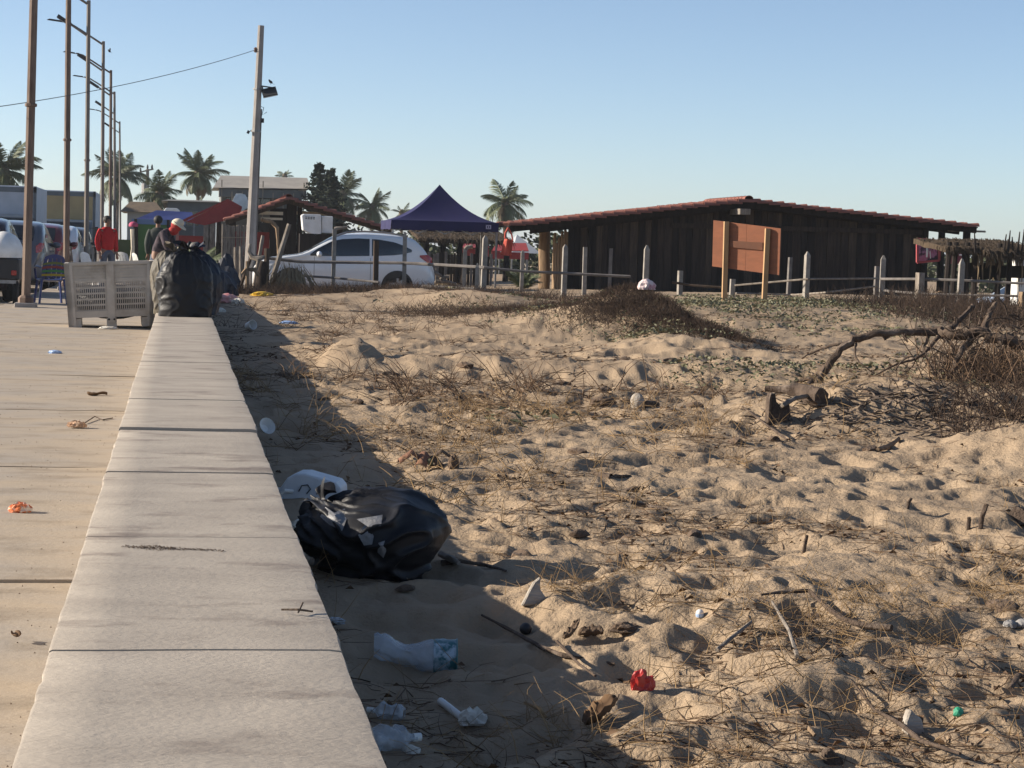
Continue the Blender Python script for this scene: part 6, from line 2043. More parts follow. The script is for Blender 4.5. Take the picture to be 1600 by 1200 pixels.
# stump board and log
p = sand_pt(1216, 658)
sb_ = thing('driftwood_stump', p, 'dark upright driftwood slab with its left edge coloured paler as sunlit, left of the arched branch', 'driftwood'); sb_.scale = (.72, .72, .72)
Y = p.y; k_ = Y / FPX
s = MB()
pts = [(-.085, 0), (-.080, .185), (-.05, .20), (-.035, .13), (.0, .10), (.07, .12), (.085, .02), (.05, -.06), (-.08, -.06)]
s.prism(pts, -.05, .06); s.build('slab', mat('dark_wood', (.03, .024, .02), (.06, .045, .035), scale=8, rough=.95, bump=.6, bscale=30), sb_)  # near-black brown over the whole slab
s = MB().prism([(-.10, -.05), (-.093, .16), (-.080, .20), (-.074, .16), (-.08, -.05)], -.055, .05); s.build('lit_edge', m_bark, sb_)  # sunlight on the left edge, put in as a paler strip
p = sand_pt(1262, 640); Y = p.y
single_tube('driftwood_log', m_bark, [at(1196, 607, Y + .25), at(1222, 609, Y + .2), at(1250, 609, Y + .1), at(1268, 618, Y - .05), at(1284, 621, Y - .15)], [.018, .026, .045, .055, .05], 'dark driftwood log bridging from the dark slab to the sand mound', 'driftwood')
single_tube('bent_stick', m_wood_g, [sand_pt(1203, 652, .01), at(1225, 632, Y - .3), at(1243, 622, Y - .15), at(1262, 619, Y - .1)], [.008, .012, .014, .012], 'pale bent stick leaning on the dark driftwood slab', 'stick')
# single sticks and stakes
stk = [((1530, 828), (1535, 806), (1542, 787), .010, 'tall dark stake standing in the sand near the right edge'),
       ((1512, 828), (1514, 812), (1514, 808), .008, 'short dark stake beside the tall one near the right edge'),
       ((1253, 869), (1258, 850), (1261, 836), .007, 'thin stake with a hooked head standing alone right of centre'),
       ((1417, 796), (1420, 785), (1424, 778), .007, 'small leaning stake in the sand below the mound at right')]
for a, b, c, r_, lab in stk:
    p = sand_pt(*a, -.03); single_tube('stake', m_bark, [p, at(*b, p.y), at(*c, p.y)], [r_, r_, r_ * .9], lab, 'stake', group='stakes standing in the sand')
def ground_stick(name, mt, pix, rads, label, cat_='stick', lift=.008, **kw):
    return single_tube(name, mt, [sand_pt(px, py, lift) for px, py in pix], rads, label, cat_, **kw)
ground_stick('twig_branch', m_bark, [(1188, 948), (1225, 956), (1262, 955), (1292, 966), (1318, 985), (1350, 997), (1392, 1012)], [.003, .005, .006, .007, .008, .009, .009], 'long dark twig lying across the golden grass at lower right', lift=.03)
ground_stick('twig_branch', m_wood_g, [(1205, 955), (1220, 980), (1232, 1005), (1245, 1040)], [.003, .005, .005, .005], 'pale crooked twig below the golden grass clump', lift=.02)
ground_stick('twig_branch', m_wood_g, [(1120, 1030), (1140, 1012), (1175, 985)], [.006, .005, .004], 'pale straight twig leaning on the furrow left of the golden grass', lift=.02)
ground_stick('twig_branch', m_bark, [(752, 980), (800, 996), (846, 1020), (880, 1032), (960, 1052)], [.003, .005, .006, .006, .004], 'long brown twig crossing the edge of the wall shadow', lift=.012)
ground_stick('twig_branch', m_bark, [(870, 1010), (905, 1046), (930, 1064)], [.004, .004, .003], 'thin brown twig crossing the longer one by the shadow edge', lift=.012)
ground_stick('root', m_bark, [(985, 790), (1010, 792), (1040, 800)], [.012, .013, .008], 'dark root piece half sunk in the open sand at centre', lift=.0)
ground_stick('root', m_bark, [(930, 742), (955, 748), (985, 746)], [.010, .016, .006], 'dark curved bark strip in the open sand at centre', lift=.0)
ground_stick('white_stick', m_wood_l, [(1371, 706), (1388, 702), (1404, 693)], [.012, .016, .012], 'short pale stick at the foot of the driftwood mound', lift=.012)
ground_stick('root', m_bark, [(690, 888), (720, 884), (760, 890), (790, 903)], [.010, .006, .006, .004], 'crooked dry root just right of the black bag on the sand', lift=.01)
ground_stick('root', m_wood_g, [(688, 876), (706, 884), (716, 895)], [.010, .012, .008], 'short grey root touching the right side of the black bag', lift=.02)
ground_stick('twig_branch', m_wood_l, [(1250, 1147), (1262, 1149), (1273, 1156)], [.003, .005, .004], 'short pale splinter on the small hump at bottom right')
ground_stick('root', m_bark, [(1578, 1100), (1590, 1080), (1604, 1075)], [.006, .007, .006], 'forked dark twig at the right picture edge near the bottom', lift=.02)
ground_stick('log', m_bark, [(1588, 817), (1606, 816)], [.035, .035], 'thick dark log end cut off by the right picture edge', 'log', lift=.02)
ground_stick('twig_branch', m_bark, [(1330, 1100), (1365, 1125), (1400, 1145), (1440, 1172), (1500, 1190)], [.002, .004, .005, .005, .003], 'long dark twig running past the upright driftwood chip', lift=.015)
ground_stick('twig_branch', m_straw, [(820, 1115), (843, 1124), (852, 1138)], [.004, .005, .003], 'curved straw stem in the shadow edge near the bottom', lift=.02)
ground_stick('twig', m_bark, [(0, 0)] * 0 or [(1160, 640), (1190, 662), (1230, 690)], [.005, .007, .006], 'dark twig on the sand just below the dark slab')

# crumpled and curled pieces
def ns(y): return 0.80 if y < 9 else (0.85 if y < 16 else 1.0)
def crumple(name, mt, c, r, label, cat_, seed=0, amp=.5, fr=2.2, sub=3, flat=.25, M=None, group=None):
    bm = bmesh.new(); bmesh.ops.create_icosphere(bm, subdivisions=sub, radius=1)
    o = Vector((seed * 2.3, seed, -seed))
    if c[0] > XL: r = tuple(q * ns(c[1]) for q in r)
    for v in bm.verts:
        p = v.co.copy()
        k = 1 + amp * (1 - 2.4 * abs(mnoise.noise(p * fr + o))) + amp * .4 * mnoise.noise(p * fr * 2.7 + o)
        q = Vector((p.x * r[0] * k, p.y * r[1] * k, p.z * r[2] * k))
        if q.z < -r[2] * flat: q.z = -r[2] * flat
        if M is not None: q = M @ q
        v.co = q + Vector((0, 0, r[2] * flat))
    me = bpy.data.meshes.new(name); bm.to_mesh(me); bm.free()
    ob = link_mesh(name, me, mt, None, c)
    return setp(ob, label, cat_, group)
def px2m(p): return p.y / FPX
def curl(name, mt, px, py, w, h, label, cat_, rz=0., seed=0, up=.5, thick=.004, n=10):
    "a curled dry leaf, husk or chip: a cupped pointed sheet standing off the sand"
    c = sand_pt(px, py); w *= ns(c.y); h *= ns(c.y)
    rr = random.Random(seed)
    def fn(u, v):
        a = (v - .5) * 2
        wv = w * math.sin(math.pi * (.08 + .84 * u)) ** .7
        return ((u - .5) * h, a * wv * .5, .01 + up * h * u * u + wv * .45 * a * a + .004 * math.sin(u * 19 + v * 11))
    s = MB().sheet(fn, n, 6, thick)
    o = s.build(name, mt, None, loc=c, smooth='full')
    o.rotation_euler = (rr.uniform(-.2, .2), rr.uniform(-.2, .1), rz)
    return setp(o, label, cat_)
m_chip = mat('bleached_wood', (.40, .36, .31), (.25, .215, .18), scale=9, rough=.9, bump=.5, bscale=40, stretch=(1, 4, 4), spec=.15)
m_husk = mat('coconut_husk', (.15, .10, .065), (.08, .052, .034), scale=9, rough=.95, bump=.8, bscale=50)
def chip(px, py, pts, label, th=.03, mt=None, rz=0.0):
    c = sand_pt(px, py, -.01); pts = [(a * ns(c.y), b * ns(c.y)) for a, b in pts]
    s = MB().prism(pts, -th / 2, th / 2)
    o = s.build('driftwood_chip', mt or m_chip, None, loc=c, bevel=.004)
    o.rotation_euler = (R(-12), 0, rz)
    return setp(o, label, 'driftwood')
chip(833, 955, [(-.045, 0), (-.02, .05), (.0, .085), (.025, .105), (.022, .06), (.05, .02), (.055, 0)], 'pale pointed driftwood chip standing in the sand right of the bag shadow')
chip(1427, 1150, [(-.025, -.02), (-.028, .04), (-.012, .078), (.004, .06), (.02, .05), (.03, .0), (.045, -.02)], 'grey upright driftwood chip near the bottom right')
chip(1302, 1196, [(-.03, -.02), (-.026, .035), (-.01, .04), (.02, .01), (.04, -.02)], 'dark split wood chip at the bottom picture edge', mt=m_bark)
curl('curled_pod', m_husk, 893, 1006, .03, .075, 'left of two curled brown pods lying by the shadow edge', 'pod', .6, 1, .7)
curl('curled_pod', m_husk, 922, 1003, .05, .085, 'right, rounder of two curled brown pods by the shadow edge', 'pod', -.3, 2, .2)
curl('curled_leaf', m_leaf, 940, 1138, .07, .11, 'curled brown leaf at the lower edge right of the white tissue', 'leaf', .4, 3, .5)
crumple('husk_lump', m_husk, sand_pt(978, 995), (.045, .03, .022), 'dark fibrous husk lump right of the two curled pods', 'husk', 3, .35)
crumple('husk_lump', m_husk, sand_pt(942, 634), (.09, .06, .05), 'reddish brown coconut husk left of the broken white one', 'husk', 5, .25)
# coconut broken in two
p = sand_pt(1006, 637); k_ = px2m(p)
cn = thing('broken_coconut', p + Vector((0, 0, -.01)), 'coconut husk broken open, pale shell half beside a dark hollow half', 'coconut'); cn.scale = (.8, .8, .8)
MB().ball((-.055, 0, .055), (.055, .07, .075), 14, 9, fn=lambda a, q: q * (1 + .12 * mnoise.noise(a * 3))).build('pale_half', m_chip, cn, smooth=True)
MB().ball((.05, .02, .035), (.085, .07, .055), 14, 9, fn=lambda a, q: Vector((q.x, q.y, min(q.z, .03 + .01 * mnoise.noise(a * 5))))).build('dark_half', m_husk, cn, smooth=True)
# reddish palm debris left of centre
p = sand_pt(662, 735)
pdm = mat('reddish_bark', (.25, .12, .07), (.13, .065, .04), scale=7, rough=.9, bump=.7, bscale=30)
dbr = thing('palm_debris', p, 'reddish curled palm bark pieces with a green scrap, upper left of the black bag', 'debris'); dbr.scale = (.82, .82, .82)
for k, (dx, dz, w, h, a) in enumerate(((-.07, .02, .06, .15, .1), (.0, .0, .07, .17, 1.2), (.06, .0, .05, .13, 2.2), (.1, .03, .04, .16, .0))):
    def fn(u, v, w=w, h=h): 
        a_ = (v - .5) * 2
        return ((u - .5) * h, a_ * w * .5, .02 + .35 * h * (1 - abs(2 * u - 1)) + w * .4 * (1 - a_ * a_))
    o = MB().sheet(fn, 8, 5, .005).build('bark_piece', pdm if k < 2 else m_husk, dbr, loc=(dx, 0, dz), smooth='full'); o.rotation_euler = (0, 0, a)
MB().ball((.03, -.05, .05), (.018, .01, .022), 7, 5).build('green_scrap', m_creep, dbr)
crumple('husk_cone', m_husk, sand_pt(708, 732), (.028, .028, .055), 'small dark pointed husk right of the reddish bark pieces', 'husk', 9, .2)
for k, (px, py, sz, lab) in enumerate(((1578, 982, .024, 'left of two grey pebbles near the right picture edge'), (1598, 980, .026, 'right of two grey pebbles at the right picture edge'))):
    crumple('pebble', mat('pebble_stone', (.26, .25, .24), (.18, .17, .165), scale=20, rough=.9), sand_pt(px, py), (sz, sz, sz * .8), lab, 'pebble', k, .12, group='pebbles')
# bits of bark and husk strewn about, each its own piece
rr = random.Random(12)
for k in range(46):
    Yr = 4.9 + 15 * rr.random() ** 1.3; xr_ = rr.uniform(.5, .43 * Yr)
    z_ = hz(xr_, Yr)
    sz = rr.uniform(.012, .035) * (1 + Yr * .03)
    ob = crumple('bark_bit', rr.choice((m_husk, m_bark, m_husk)), (xr_, Yr, z_ - .003), (sz * 1.6, sz, sz * .7), 'small dark bit of bark or husk strewn on the open sand', 'bark bit', 30 + k, .4, sub=2, M=Matrix.Rotation(rr.uniform(0, 3), 3, 'Z'), group='bark bits strewn on the sand')

# ------------------------------------------------------------------ rubbish
m_clear = mat('clear_plastic', (.66, .72, .78), (.50, .56, .62), scale=14, rough=.18, spec=.7, alpha=.42, bump=.6, bscale=40)
m_teal = mat('teal_print', (.03, .12, .13), (.40, .48, .53), scale=24, rough=.35, spec=.5, lo=.46, hi=.60)
m_tissue = mat('white_tissue', (.70, .66, .58), (.58, .54, .47), scale=10, rough=.95, bump=.5, bscale=40)
m_redw = mat('red_wrapper', (.50, .045, .035), (.34, .02, .02), scale=25, rough=.4, spec=.5, c3=(.75, .35, .30), s3=18, f3=(.62, .7))
m_lblue = mat('light_blue_plastic', (.25, .38, .62), (.36, .48, .68), scale=9, rough=.5)
m_yel = mat('yellow_plastic', (.66, .42, .03), (.55, .34, .03), scale=6, rough=.6)
# black bag on the sand
p = sand_pt(590, 905)
BB = bag('bin_bag', m_bag, (p.x - .005, p.y + .15, p.z - .015), (.42, .40, .262), 'black bin bag slumped on the sand against the bench wall, mouth to the left', 5, (-.72, .2, .66), .10, None, sag=.6, crease=2.1, flat=.08, wr=.8, planes=22, mouth=.55)
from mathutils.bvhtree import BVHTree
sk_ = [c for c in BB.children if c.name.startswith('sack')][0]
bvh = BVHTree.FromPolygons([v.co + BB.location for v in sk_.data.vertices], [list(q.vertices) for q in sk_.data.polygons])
m_lit_facet = mat('lit_facet_grey', (.24, .24, .245), (.15, .15, .155), scale=30, rough=.5, bump=.4, bscale=40)  # pale patches painted on the film where its facets catch the sun
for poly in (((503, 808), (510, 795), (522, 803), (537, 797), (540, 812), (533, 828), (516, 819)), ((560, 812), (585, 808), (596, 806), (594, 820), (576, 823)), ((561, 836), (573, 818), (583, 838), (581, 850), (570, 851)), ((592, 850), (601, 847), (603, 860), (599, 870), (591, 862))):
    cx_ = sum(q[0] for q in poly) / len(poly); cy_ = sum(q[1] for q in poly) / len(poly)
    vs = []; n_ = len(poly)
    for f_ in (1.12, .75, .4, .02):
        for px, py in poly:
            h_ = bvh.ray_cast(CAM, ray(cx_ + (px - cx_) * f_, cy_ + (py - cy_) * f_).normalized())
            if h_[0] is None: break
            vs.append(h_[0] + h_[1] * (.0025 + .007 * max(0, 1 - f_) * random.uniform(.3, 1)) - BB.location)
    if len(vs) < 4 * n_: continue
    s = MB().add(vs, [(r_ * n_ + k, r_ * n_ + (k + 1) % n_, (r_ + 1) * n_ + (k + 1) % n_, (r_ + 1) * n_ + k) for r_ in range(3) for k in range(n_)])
    s.build('lit_facet', m_lit_facet, BB, smooth='full')
# white jerrycan behind it
p = sand_pt(493, 788)
jc = thing('jerrycan', (p.x, p.y + .09, p.z - .01), 'dirty white plastic jerrycan lying in the wall shadow behind the black bag', 'jerrycan', None, R(-14)); jc.scale = (.80, .80, .80)
s = MB()
poly = [(-.155, .0), (-.16, .075), (-.12, .135), (-.075, .158), (-.03, .160), (.125, .122), (.15, .095), (.155, .0)]
s.prism(poly, -.10, .10); s.build('body', mat('dirty_white_plastic', (.60, .62, .64), (.50, .52, .55), scale=9, rough=.5, c3=(.12, .11, .1), s3=9, f3=(.68, .73)), jc, bevel=.010, seg=2)
s = MB().tube([(-.15, -.10, .03), (-.155, -.125, .05), (-.125, -.13, .075), (-.09, -.102, .07)], .010, 7); s.build('handle', m_white, jc, smooth=True)
MB().tube([(-.06, -.104, .07), (-.045, -.106, .10), (-.015, -.106, .105), (.0, -.106, .085), (-.02, -.105, .06)], .003, 5).build('marker_line', m_black, jc, smooth=True)
MB().tube([(.03, -.104, .06), (.045, -.106, .085), (.06, -.105, .062)], .0025, 5).build('marker_line', m_black, jc, smooth=True)
MB().lathe([(.026, 0), (.026, .022), (.02, .025)], (-.168, -.02, .05), 14, Matrix.Rotation(R(-90), 3, 'Y')).build('cap', m_white, jc)
# foam bowl at the wall
p = at(412, 672, 10.6)
zz = hz(p.x, p.y)
fbw = thing('foam_bowl', (p.x, p.y, max(zz, p.z - .045)), 'white foam bowl lying on its side against the bench wall', 'bowl'); fbw.scale = (.85, .85, .85)
Mx = Euler((R(62), R(8), R(25))).to_matrix()
MB().lathe([(.012, 0), (.028, .0), (.040, .03), (.053, .046), (.053, .050), (.038, .034), (.026, .006), (.004, .005)], (0, 0, .05), 20, Mx).build('shell', m_white, fbw, smooth=True)
# crushed cup
p = sand_pt(650, 1058)
cp = thing('crushed_cup', (p.x, p.y + .03, p.z + .038), 'large crushed clear plastic cup with a teal printed rim in the wall shadow', 'cup', None, R(-6)); cp.scale = (.78, .78, .78)
def cupf(u, v, off=0.0):
    a = u * 2 * math.pi
    rad = .036 + .024 * v + off
    x = -.135 + .27 * v
    sq = 1 - .38 * math.exp(-((v - .36) / .16) ** 2) * max(0, math.sin(a) + .2)
    y, z = math.cos(a) * rad * (1.05), math.sin(a) * rad * sq
    nz = mnoise.noise(Vector((x * 22, math.cos(a) * 2, math.sin(a) * 2))) * .013 * (1.15 - v) + mnoise.noise(Vector((x * 60, math.cos(a) * 5, math.sin(a) * 5))) * .004
    z += .028 * math.exp(-(v / .3) ** 2) - .012 * v + .006
    return (x + .06 * math.exp(-(v / .2) ** 2) * 0, y + nz, z + nz)
MB().grid(lambda u, v: cupf(u, v * .72), 28, 16).build('wall', m_clear, cp, smooth='full')
MB().grid(lambda u, v: cupf(u, .72 + v * .28), 28, 8).build('printed_rim', m_teal, cp, smooth='full')
MB().add([cupf(u / 28, 0) for u in range(28)], [tuple(range(28))]).build('base', m_clear, cp)
MB().tube([cupf(u / 28, 1.0, .001) for u in range(29)], .0025, 5, cap=False).build('lip', mat('teal_lip', (.06, .17, .17), rough=.4), cp)
# bottles
def bottle(px, py, L_, r_, rz, label, seed, tilt=0):
    p = sand_pt(px, py); L_ *= .8; r_ *= .8
    b = thing('plastic_bottle', (p.x, p.y, p.z + r_ * .75), label, 'bottle', 'crushed bottles in the wall shadow', rz)
    def fn(u, v):
        a = u * 2 * math.pi
        prof = r_ * (min(1, .5 + v * 8) if v < .06 else (1 if v < .68 else (1 - .72 * sstep(.68, .9, v))))
        prof = float(prof)
        x = -L_ / 2 + L_ * v
        d = mnoise.noise(Vector((v * 5, math.cos(a) * 1.4 + seed, math.sin(a) * 1.4)))
        prof *= 1 + .5 * d + .16 * mnoise.noise(Vector((v * 14, math.cos(a) * 4 + seed, math.sin(a) * 4)))
        return (x, math.cos(a) * prof, math.sin(a) * prof * .85)
    s = MB().grid(fn, 24, 22); s.build('body', m_clear, b, smooth='full')
    MB().lathe([(r_ * .30, 0), (r_ * .30, .016)], (L_ / 2 - .006, 0, 0), 12, Matrix.Rotation(R(90), 3, 'Y')).build('cap', m_white, b)
    return b
bottle(606, 1128, .095, .026, R(155), 'smaller crushed clear bottle lying just above the other one by the wall', 1)
bottle(612, 1172, .13, .036, R(15), 'larger crushed clear bottle lying against the wall at the bottom', 4)
p = sand_pt(642, 1180); crumple('paper_scrap', m_tissue, p, (.02, .016, .016), 'small white scrap beside the larger crushed bottle', 'scrap', 4, .4, sub=2)
# white tube and tissue
p, q = sand_pt(688, 1106, .012), sand_pt(729, 1141, .012)
s = MB().tube([p, p.lerp(q, .5), q], .0085, 12); s.single('paper_tube', m_white, 'white paper tube lying in the shadow beside the torn tissue', 'tube', p - Vector((0, 0, .012)), smooth=True)
crumple('torn_tissue', m_tissue, sand_pt(738, 1143), (.030, .02, .030), 'torn crumpled white tissue at the end of the paper tube', 'tissue', 2, .5, fr=1.8)
crumple('red_wrapper', m_redw, sand_pt(1004, 1085), (.026, .013, .040), 'bright red crumpled wrapper standing in the sand', 'wrapper', 6, .5, fr=1.9)
p = sand_pt(1093, 972, .014)
bc = thing('marker_ball', p - Vector((0, 0, .014)), 'tiny white and blue ball on the sand right of centre', 'ball')
bc.scale = (.8, .8, .8)
MB().ball((0, 0, .015), .0145, 12, 8).build('shell', m_white, bc, smooth=True)
MB().lathe([(.0125, .002), (.0149, .008), (.0149, .014)], (0, 0, 0), 12).build('band', m_lblue, bc)
p = sand_pt(821, 991)
s = MB().ball((p.x, p.y, p.z + .014), (.017, .017, .017), 16, 10); s.single('black_ball', m_black, 'small black ball on the sand beside the long brown twig', 'ball', p, smooth=True)
crumple('green_scrap', mat('green_plastic', (.02, .26, .14), rough=.5), sand_pt(1497, 1124), (.014, .01, .018), 'small bright green plastic scrap at lower right', 'scrap', 3, .3, sub=2)
crumple('paper_scrap', m_tissue, sand_pt(468, 828), (.045, .02, .028), 'grey-white paper scrap wedged between the wall and the black bag', 'scrap', 14, .4)
crumple('paper_scrap', m_clear, sand_pt(520, 975), (.035, .025, .015), 'faint pale plastic scrap in the wall shadow below the black bag', 'scrap', 15, .4)
# middle distance litter
p = sand_pt(387, 516)
MBc = MB().lathe([(.05, 0), (.062, .11), (.066, .115), (.060, .11), (.048, .004)], (p.x, p.y, p.z + .05), 16, Euler((R(75), R(20), R(30))).to_matrix())
MBc.single('foam_cup', m_white, 'white foam cup lying on the sand near the end of the wall shadow', 'cup', p, smooth=True)
crumple('plastic_wrapper', m_lblue, sand_pt(451, 506), (.11, .07, .03), 'light blue plastic wrapper lying flat on the sand by the fence side', 'wrapper', 3, .3)
crumple('yellow_bag', m_yel, sand_pt(410, 463), (.18, .12, .06), 'yellow plastic bag lying at the brush line left of the white car', 'bag', 4, .3)
p = sand_pt(356, 474)
crumple('pink_bundle', mat('pink_bundle', (.55, .20, .20), (.62, .42, .38), scale=9, rough=.8), (p.x, p.y, p.z), (.17, .15, .11), 'pale pink cloth bundle on the sand right of the navy bag', 'bundle', 7, .3)
crumple('paper_scrap', m_tissue, sand_pt(372, 474), (.10, .08, .06), 'whitish crumpled scrap just right of the pink bundle', 'scrap', 8, .35)
crumple('paper_scrap', m_tissue, sand_pt(341, 488), (.10, .06, .05), 'whitish scrap at the foot of the navy bag', 'scrap', 9, .35)
p = at(1010, 458, 25.7); p.z = hz(p.x, 25.7)
crumple('shopping_bag', mat('pinkish_bag', (.66, .52, .50), (.50, .22, .22), scale=9, rough=.6, lo=.5, hi=.6), p + Vector((0, 0, .05)), (.105, .08, .10), 'pinkish white plastic shopping bag caught on top of the brushy mound', 'bag', 5, .22)
# dark rubbish heap left of the pole
for k, (px, py, Y, r_, lab) in enumerate(((345, 445, 41, .30, 'black rubbish sack heap just right of the navy bag'), (352, 425, 43, .26, 'dark sack behind the heap right of the navy bag'), (338, 437, 40, .18, 'small dark sack closest to the navy bag'))):
    q = at(px, py, Y); q.z = hz(q.x, Y) if q.x > .2 else 0
    h_ = max(.15, at(px, py - 14, Y).z - q.z)
    crumple('rubbish_sack', m_bagb, q, (r_, r_, h_), lab, 'sack', 20 + k, .25, flat=.1)
# leaning poles and stumps at the fence corner
def pole(px0, py0, px1, py1, Y, r_, label, mt=m_wood_g, nm='leaning_pole', mid=None):
    a, b = at(px0, py0, Y), at(px1, py1, Y)
    a.z = min(a.z, hz(a.x, Y) - .05)
    pts = [a, a.lerp(b, .5) if mid is None else at(mid[0], mid[1], Y), b]
    return single_tube(nm, mt, pts, [r_, r_ * .92, r_ * .75], label, 'pole', 7, .08, group=None)
pole(418, 445, 452, 350, 44.3, .065, 'thick grey pole leaning right in front of the car bonnet')
pole(396, 420, 411, 368, 45.5, .05, 'grey pole leaning right just beside the concrete pole')
pole(370, 462, 392, 402, 44.0, .045, 'thin dark pole leaning right at the foot of the concrete pole', m_wood_m)
pole(377, 455, 376, 385, 44.8, .05, 'short upright grey post left of the concrete pole base')
pole(369, 450, 368, 386, 45.0, .06, 'wider upright grey board post left of the short post')
pole(386, 470, 386, 408, 43.6, .045, 'pale upright post just right of the concrete pole base', m_wood_l)
pole(415, 460, 417, 388, 44.0, .075, 'stubby dark post before the car bonnet', m_wood_m, 'stubby_post')
q = at(405, 445, 43.8); q.z = hz(q.x, 43.8)
tb = thing('driftwood_root', q, 'curved pale driftwood root hooked around the fence corner by the concrete pole', 'driftwood')
MB().tube([at(391, 381, 43.8), at(389, 393, 43.8), at(394, 402, 43.8), at(404, 405, 43.7), at(414, 401, 43.7)], [.03, .05, .06, .06, .04], 8, jit=.1).build('upper_root', m_wood_g, tb, off=q, smooth=True)
MB().tube([at(378, 428, 43.6), at(384, 421, 43.6), at(398, 421, 43.6), at(404, 432, 43.6)], [.025, .04, .05, .03], 8, jit=.1).build('lower_root', m_wood_l, tb, off=q, smooth=True)
MB().tube([q - Vector((0, 0, .1)), at(408, 430, 43.9), at(412, 408, 43.9)], [.12, .11, .07], 8, jit=.15).build('stem', m_wood_d, tb, off=q, smooth=True)
q = at(430, 362, 46)
single_tube('curved_branch', m_wood_l, [at(408, 343, 46), at(424, 346, 46), at(433, 356, 46), at(434, 375, 46), at(435, 400, 46)], [.05, .04, .05, .03, .03], 'bleached curved branch hanging beside the concrete pole', 'branch')
# hay-like heap of palm leaves leaning before the front wheel
q = at(455, 450, 43.9); q.z = hz(q.x, 43.9)
hp = thing('dry_frond_heap', q, 'sheaf of dry palm leaves heaped in front of the front wheel of the white SUV', 'heap')
s = MB()
rr = random.Random(8)
for k in range(150):
    a = Vector((rr.gauss(0, .30), rr.gauss(0, .15), -.02)); t_ = Vector((a.x * .35 + rr.gauss(0, .08), a.y * .3, rr.uniform(.35, .72)))
    w = Vector((.014, .004, 0)); m_ = a.lerp(t_, .5) + Vector((rr.gauss(0, .04), -.06, .03))
    s.add([a - w, a + w, m_ + w, m_ - w, t_], [(0, 1, 2, 3), (3, 2, 4)])
o = s.build('leaf_sheaf', mat('dry_frond', (.26, .20, .12), (.14, .105, .065), scale=5, rough=.9), hp)
# on the wall and promenade
def wall_pt(px, py): return atz(px, py, .43)
a, b, c = wall_pt(440, 954), wall_pt(466, 957), wall_pt(489, 957)
s = MB().tube([a + Vector((0, 0, .002)), b + Vector((0, 0, .006)), c + Vector((0, 0, .002))], [.0022, .0026, .002], 5); e = wall_pt(473, 949)
s.tube([b, e + Vector((0, 0, .01))], .002, 4)
s.single('twig', m_bark, 'small forked twig lying on the bench wall top near its right edge', 'twig', b)
xs, ys = [], []
g3 = np.random.default_rng(9)
t_ = g3.random(900)
P0, P1 = wall_pt(190, 850), wall_pt(352, 857)
x = P0.x + (P1.x - P0.x) * t_; y = P0.y + (P1.y - P0.y) * t_ + g3.normal(0, .008, 900) * (1 + 1.5 * np.exp(-((t_ - .35) / .2) ** 2))
k = g3.random(900) < .35 + .65 * np.exp(-((t_ - .35) / .22) ** 2)
x, y = x[k], y[k]
N = len(x)
sz = g3.uniform(.0008, .0026, N)
tet = np.array([[1, 0, 0], [-.5, .87, 0], [-.5, -.87, 0], [0, 0, 1.1]])
v = (np.stack([x, y, np.full(N, .424)], -1)[:, None, :] + tet[None] * sz[:, None, None]).reshape(-1, 3)
bb = np.arange(N)[:, None] * 4
f = np.concatenate([bb + [[0, 1, 3]], bb + [[1, 2, 3]], bb + [[2, 0, 3]]], 0)
raw_mesh('dirt_crumbs', v, f, m_husk)
# loose sand and grit on the promenade
N = 900
y = 4.5 + 22 * g3.random(N) ** 1.6; x = -.262 - np.abs(g3.normal(0, .5, N)) - 1.2 * g3.random(N) * (g3.random(N) > .5)
k = x > -2.7; x, y = x[k], y[k]; N = len(x)
sz = g3.uniform(.001, .0034, N) * (1 + y * .04)
v = (np.stack([x, y, np.full(N, .002)], -1)[:, None, :] + tet[None] * sz[:, None, None]).reshape(-1, 3)
bb = np.arange(N)[:, None] * 4
f = np.concatenate([bb + [[0, 1, 3]], bb + [[1, 2, 3]], bb + [[2, 0, 3]]], 0)
raw_mesh('grit', v, f, m_husk)
def prom_pt(px, py): return atz(px, py, .004)
m_orange = mat('orange_foil', (.62, .16, .05), (.72, .62, .52), scale=24, rough=.45, lo=.5, hi=.6)
crumple('snack_wrapper', m_orange, prom_pt(32, 800), (.040, .03, .028), 'orange and white snack wrapper on the promenade at the left picture edge', 'wrapper', 11, .4, flat=.3)
crumple('paper_bag', mat('brown_paper', (.38, .22, .13), (.48, .33, .22), scale=12, rough=.9), prom_pt(120, 667), (.050, .04, .026), 'crumpled brown paper on the promenade with a twig behind it', 'paper', 12, .35, flat=.3)
a = prom_pt(132, 661); s = MB().tube([a, prom_pt(148, 653) + Vector((0, 0, .01)), prom_pt(160, 656), prom_pt(176, 653)], .004, 5)
s.single('twig', m_bark, 'thin twig on the promenade behind the brown paper', 'twig', a)
for px, py, sz, lab, sd in ((152, 618, .075, 'flat brown leaf on the promenade nearest the bin', 3), (145, 838 - 220, .05, 'small brown leaf beside the flat brown leaf on the promenade', 4), (25, 995, .03, 'small curled brown leaf on the promenade low at the left edge', 5)):
    c = prom_pt(px, py)
    o = MB().sheet(lambda u, v: ((u - .5) * sz * 2, (v - .5) * sz * math.sin(math.pi * (.1 + .8 * u)), .006 + .25 * sz * (2 * v - 1) ** 2 + .1 * sz * math.sin(u * 7)), 8, 5, .002).build('fallen_leaf', m_leaf, None, loc=c, smooth='full')
    o.rotation_euler = (0, 0, sd); setp(o, lab, 'leaf')
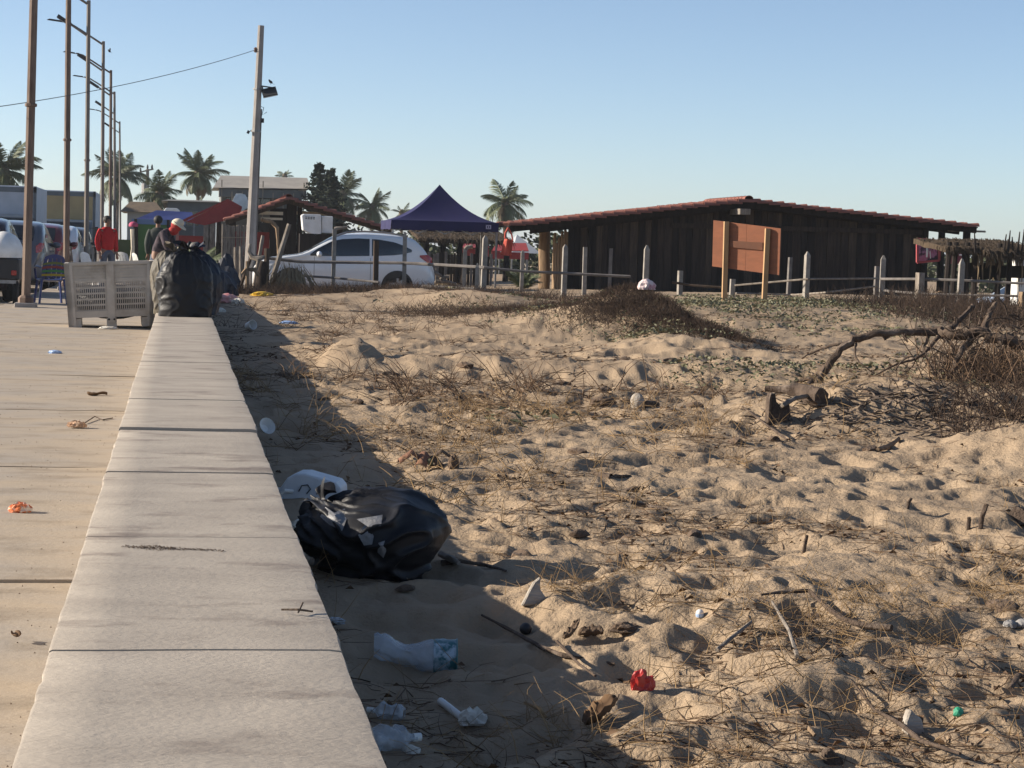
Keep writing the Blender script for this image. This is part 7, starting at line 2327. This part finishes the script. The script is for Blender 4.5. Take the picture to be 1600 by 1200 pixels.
crumple('blue_scrap', m_lblue, prom_pt(86, 552), (.06, .045, .022), 'pale blue plastic scrap lying on the promenade before the bin', 'scrap', 13, .3, flat=.3)
crumple('paper_scrap', m_tissue, prom_pt(168, 514), (.11, .05, .025), 'pale paper scrap under the front of the plastic bin', 'scrap', 16, .3, flat=.3)

# scrub far behind the stalls: one dark mass
g4 = np.random.default_rng(77)
N = 15000
x = np.concatenate([g4.uniform(6, 62, N), g4.uniform(-40, -9, 5000)]); y = np.concatenate([g4.uniform(96, 108, N), g4.uniform(150, 170, 5000)])
hh = 1.5 + 1.1 * fbm(x * .35, y * .0 + 3, 3) + .5 * fbm(x * 1.3, y * 0 + 9, 2)
z = -.4 + (hh + .5) * g4.random(len(x)) ** .8
z = np.where(z > 2.6, 2.6, z)
nrm = g4.normal(0, 1, (len(x), 3)); nrm /= np.linalg.norm(nrm, axis=1, keepdims=True)
U = np.cross(nrm, [.3, .5, .8]); U /= np.linalg.norm(U, axis=1, keepdims=True); V = np.cross(nrm, U)
c = np.stack([x, y, z], -1); s_ = g4.uniform(.10, .26, len(x))[:, None]
v = np.stack([c - U * s_, c - V * s_ * .6, c + U * s_, c + V * s_ * .6], 1).reshape(-1, 3)
raw_mesh('far_scrub', v, np.arange(len(x))[:, None] * 4 + [[0, 1, 2, 3]], mat('scrub_leaf', (.055, .065, .032), (.035, .042, .024), scale=.6, rough=.8, spec=.2, c3=(.09, .075, .045), s3=.4))

# ------------------------------------------------------------------ sea haze
hz_m = bpy.data.materials.new('haze_volume')
hz_m.use_nodes = True
hn = hz_m.node_tree
hn.nodes.clear()
ho = hn.nodes.new('ShaderNodeOutputMaterial')
hv = hn.nodes.new('ShaderNodeVolumePrincipled')
hv.inputs['Color'].default_value = (0.86, 0.91, 0.97, 1)
hv.inputs['Density'].default_value = 0.0003
hv.inputs['Anisotropy'].default_value = 0.3
hn.links.new(hv.outputs[0], ho.inputs['Volume'])
b_ = MB().box((0, 2000, 10.35), (6400, 6400, 25.3))
setp(b_.build('haze', hz_m), kind='stuff')
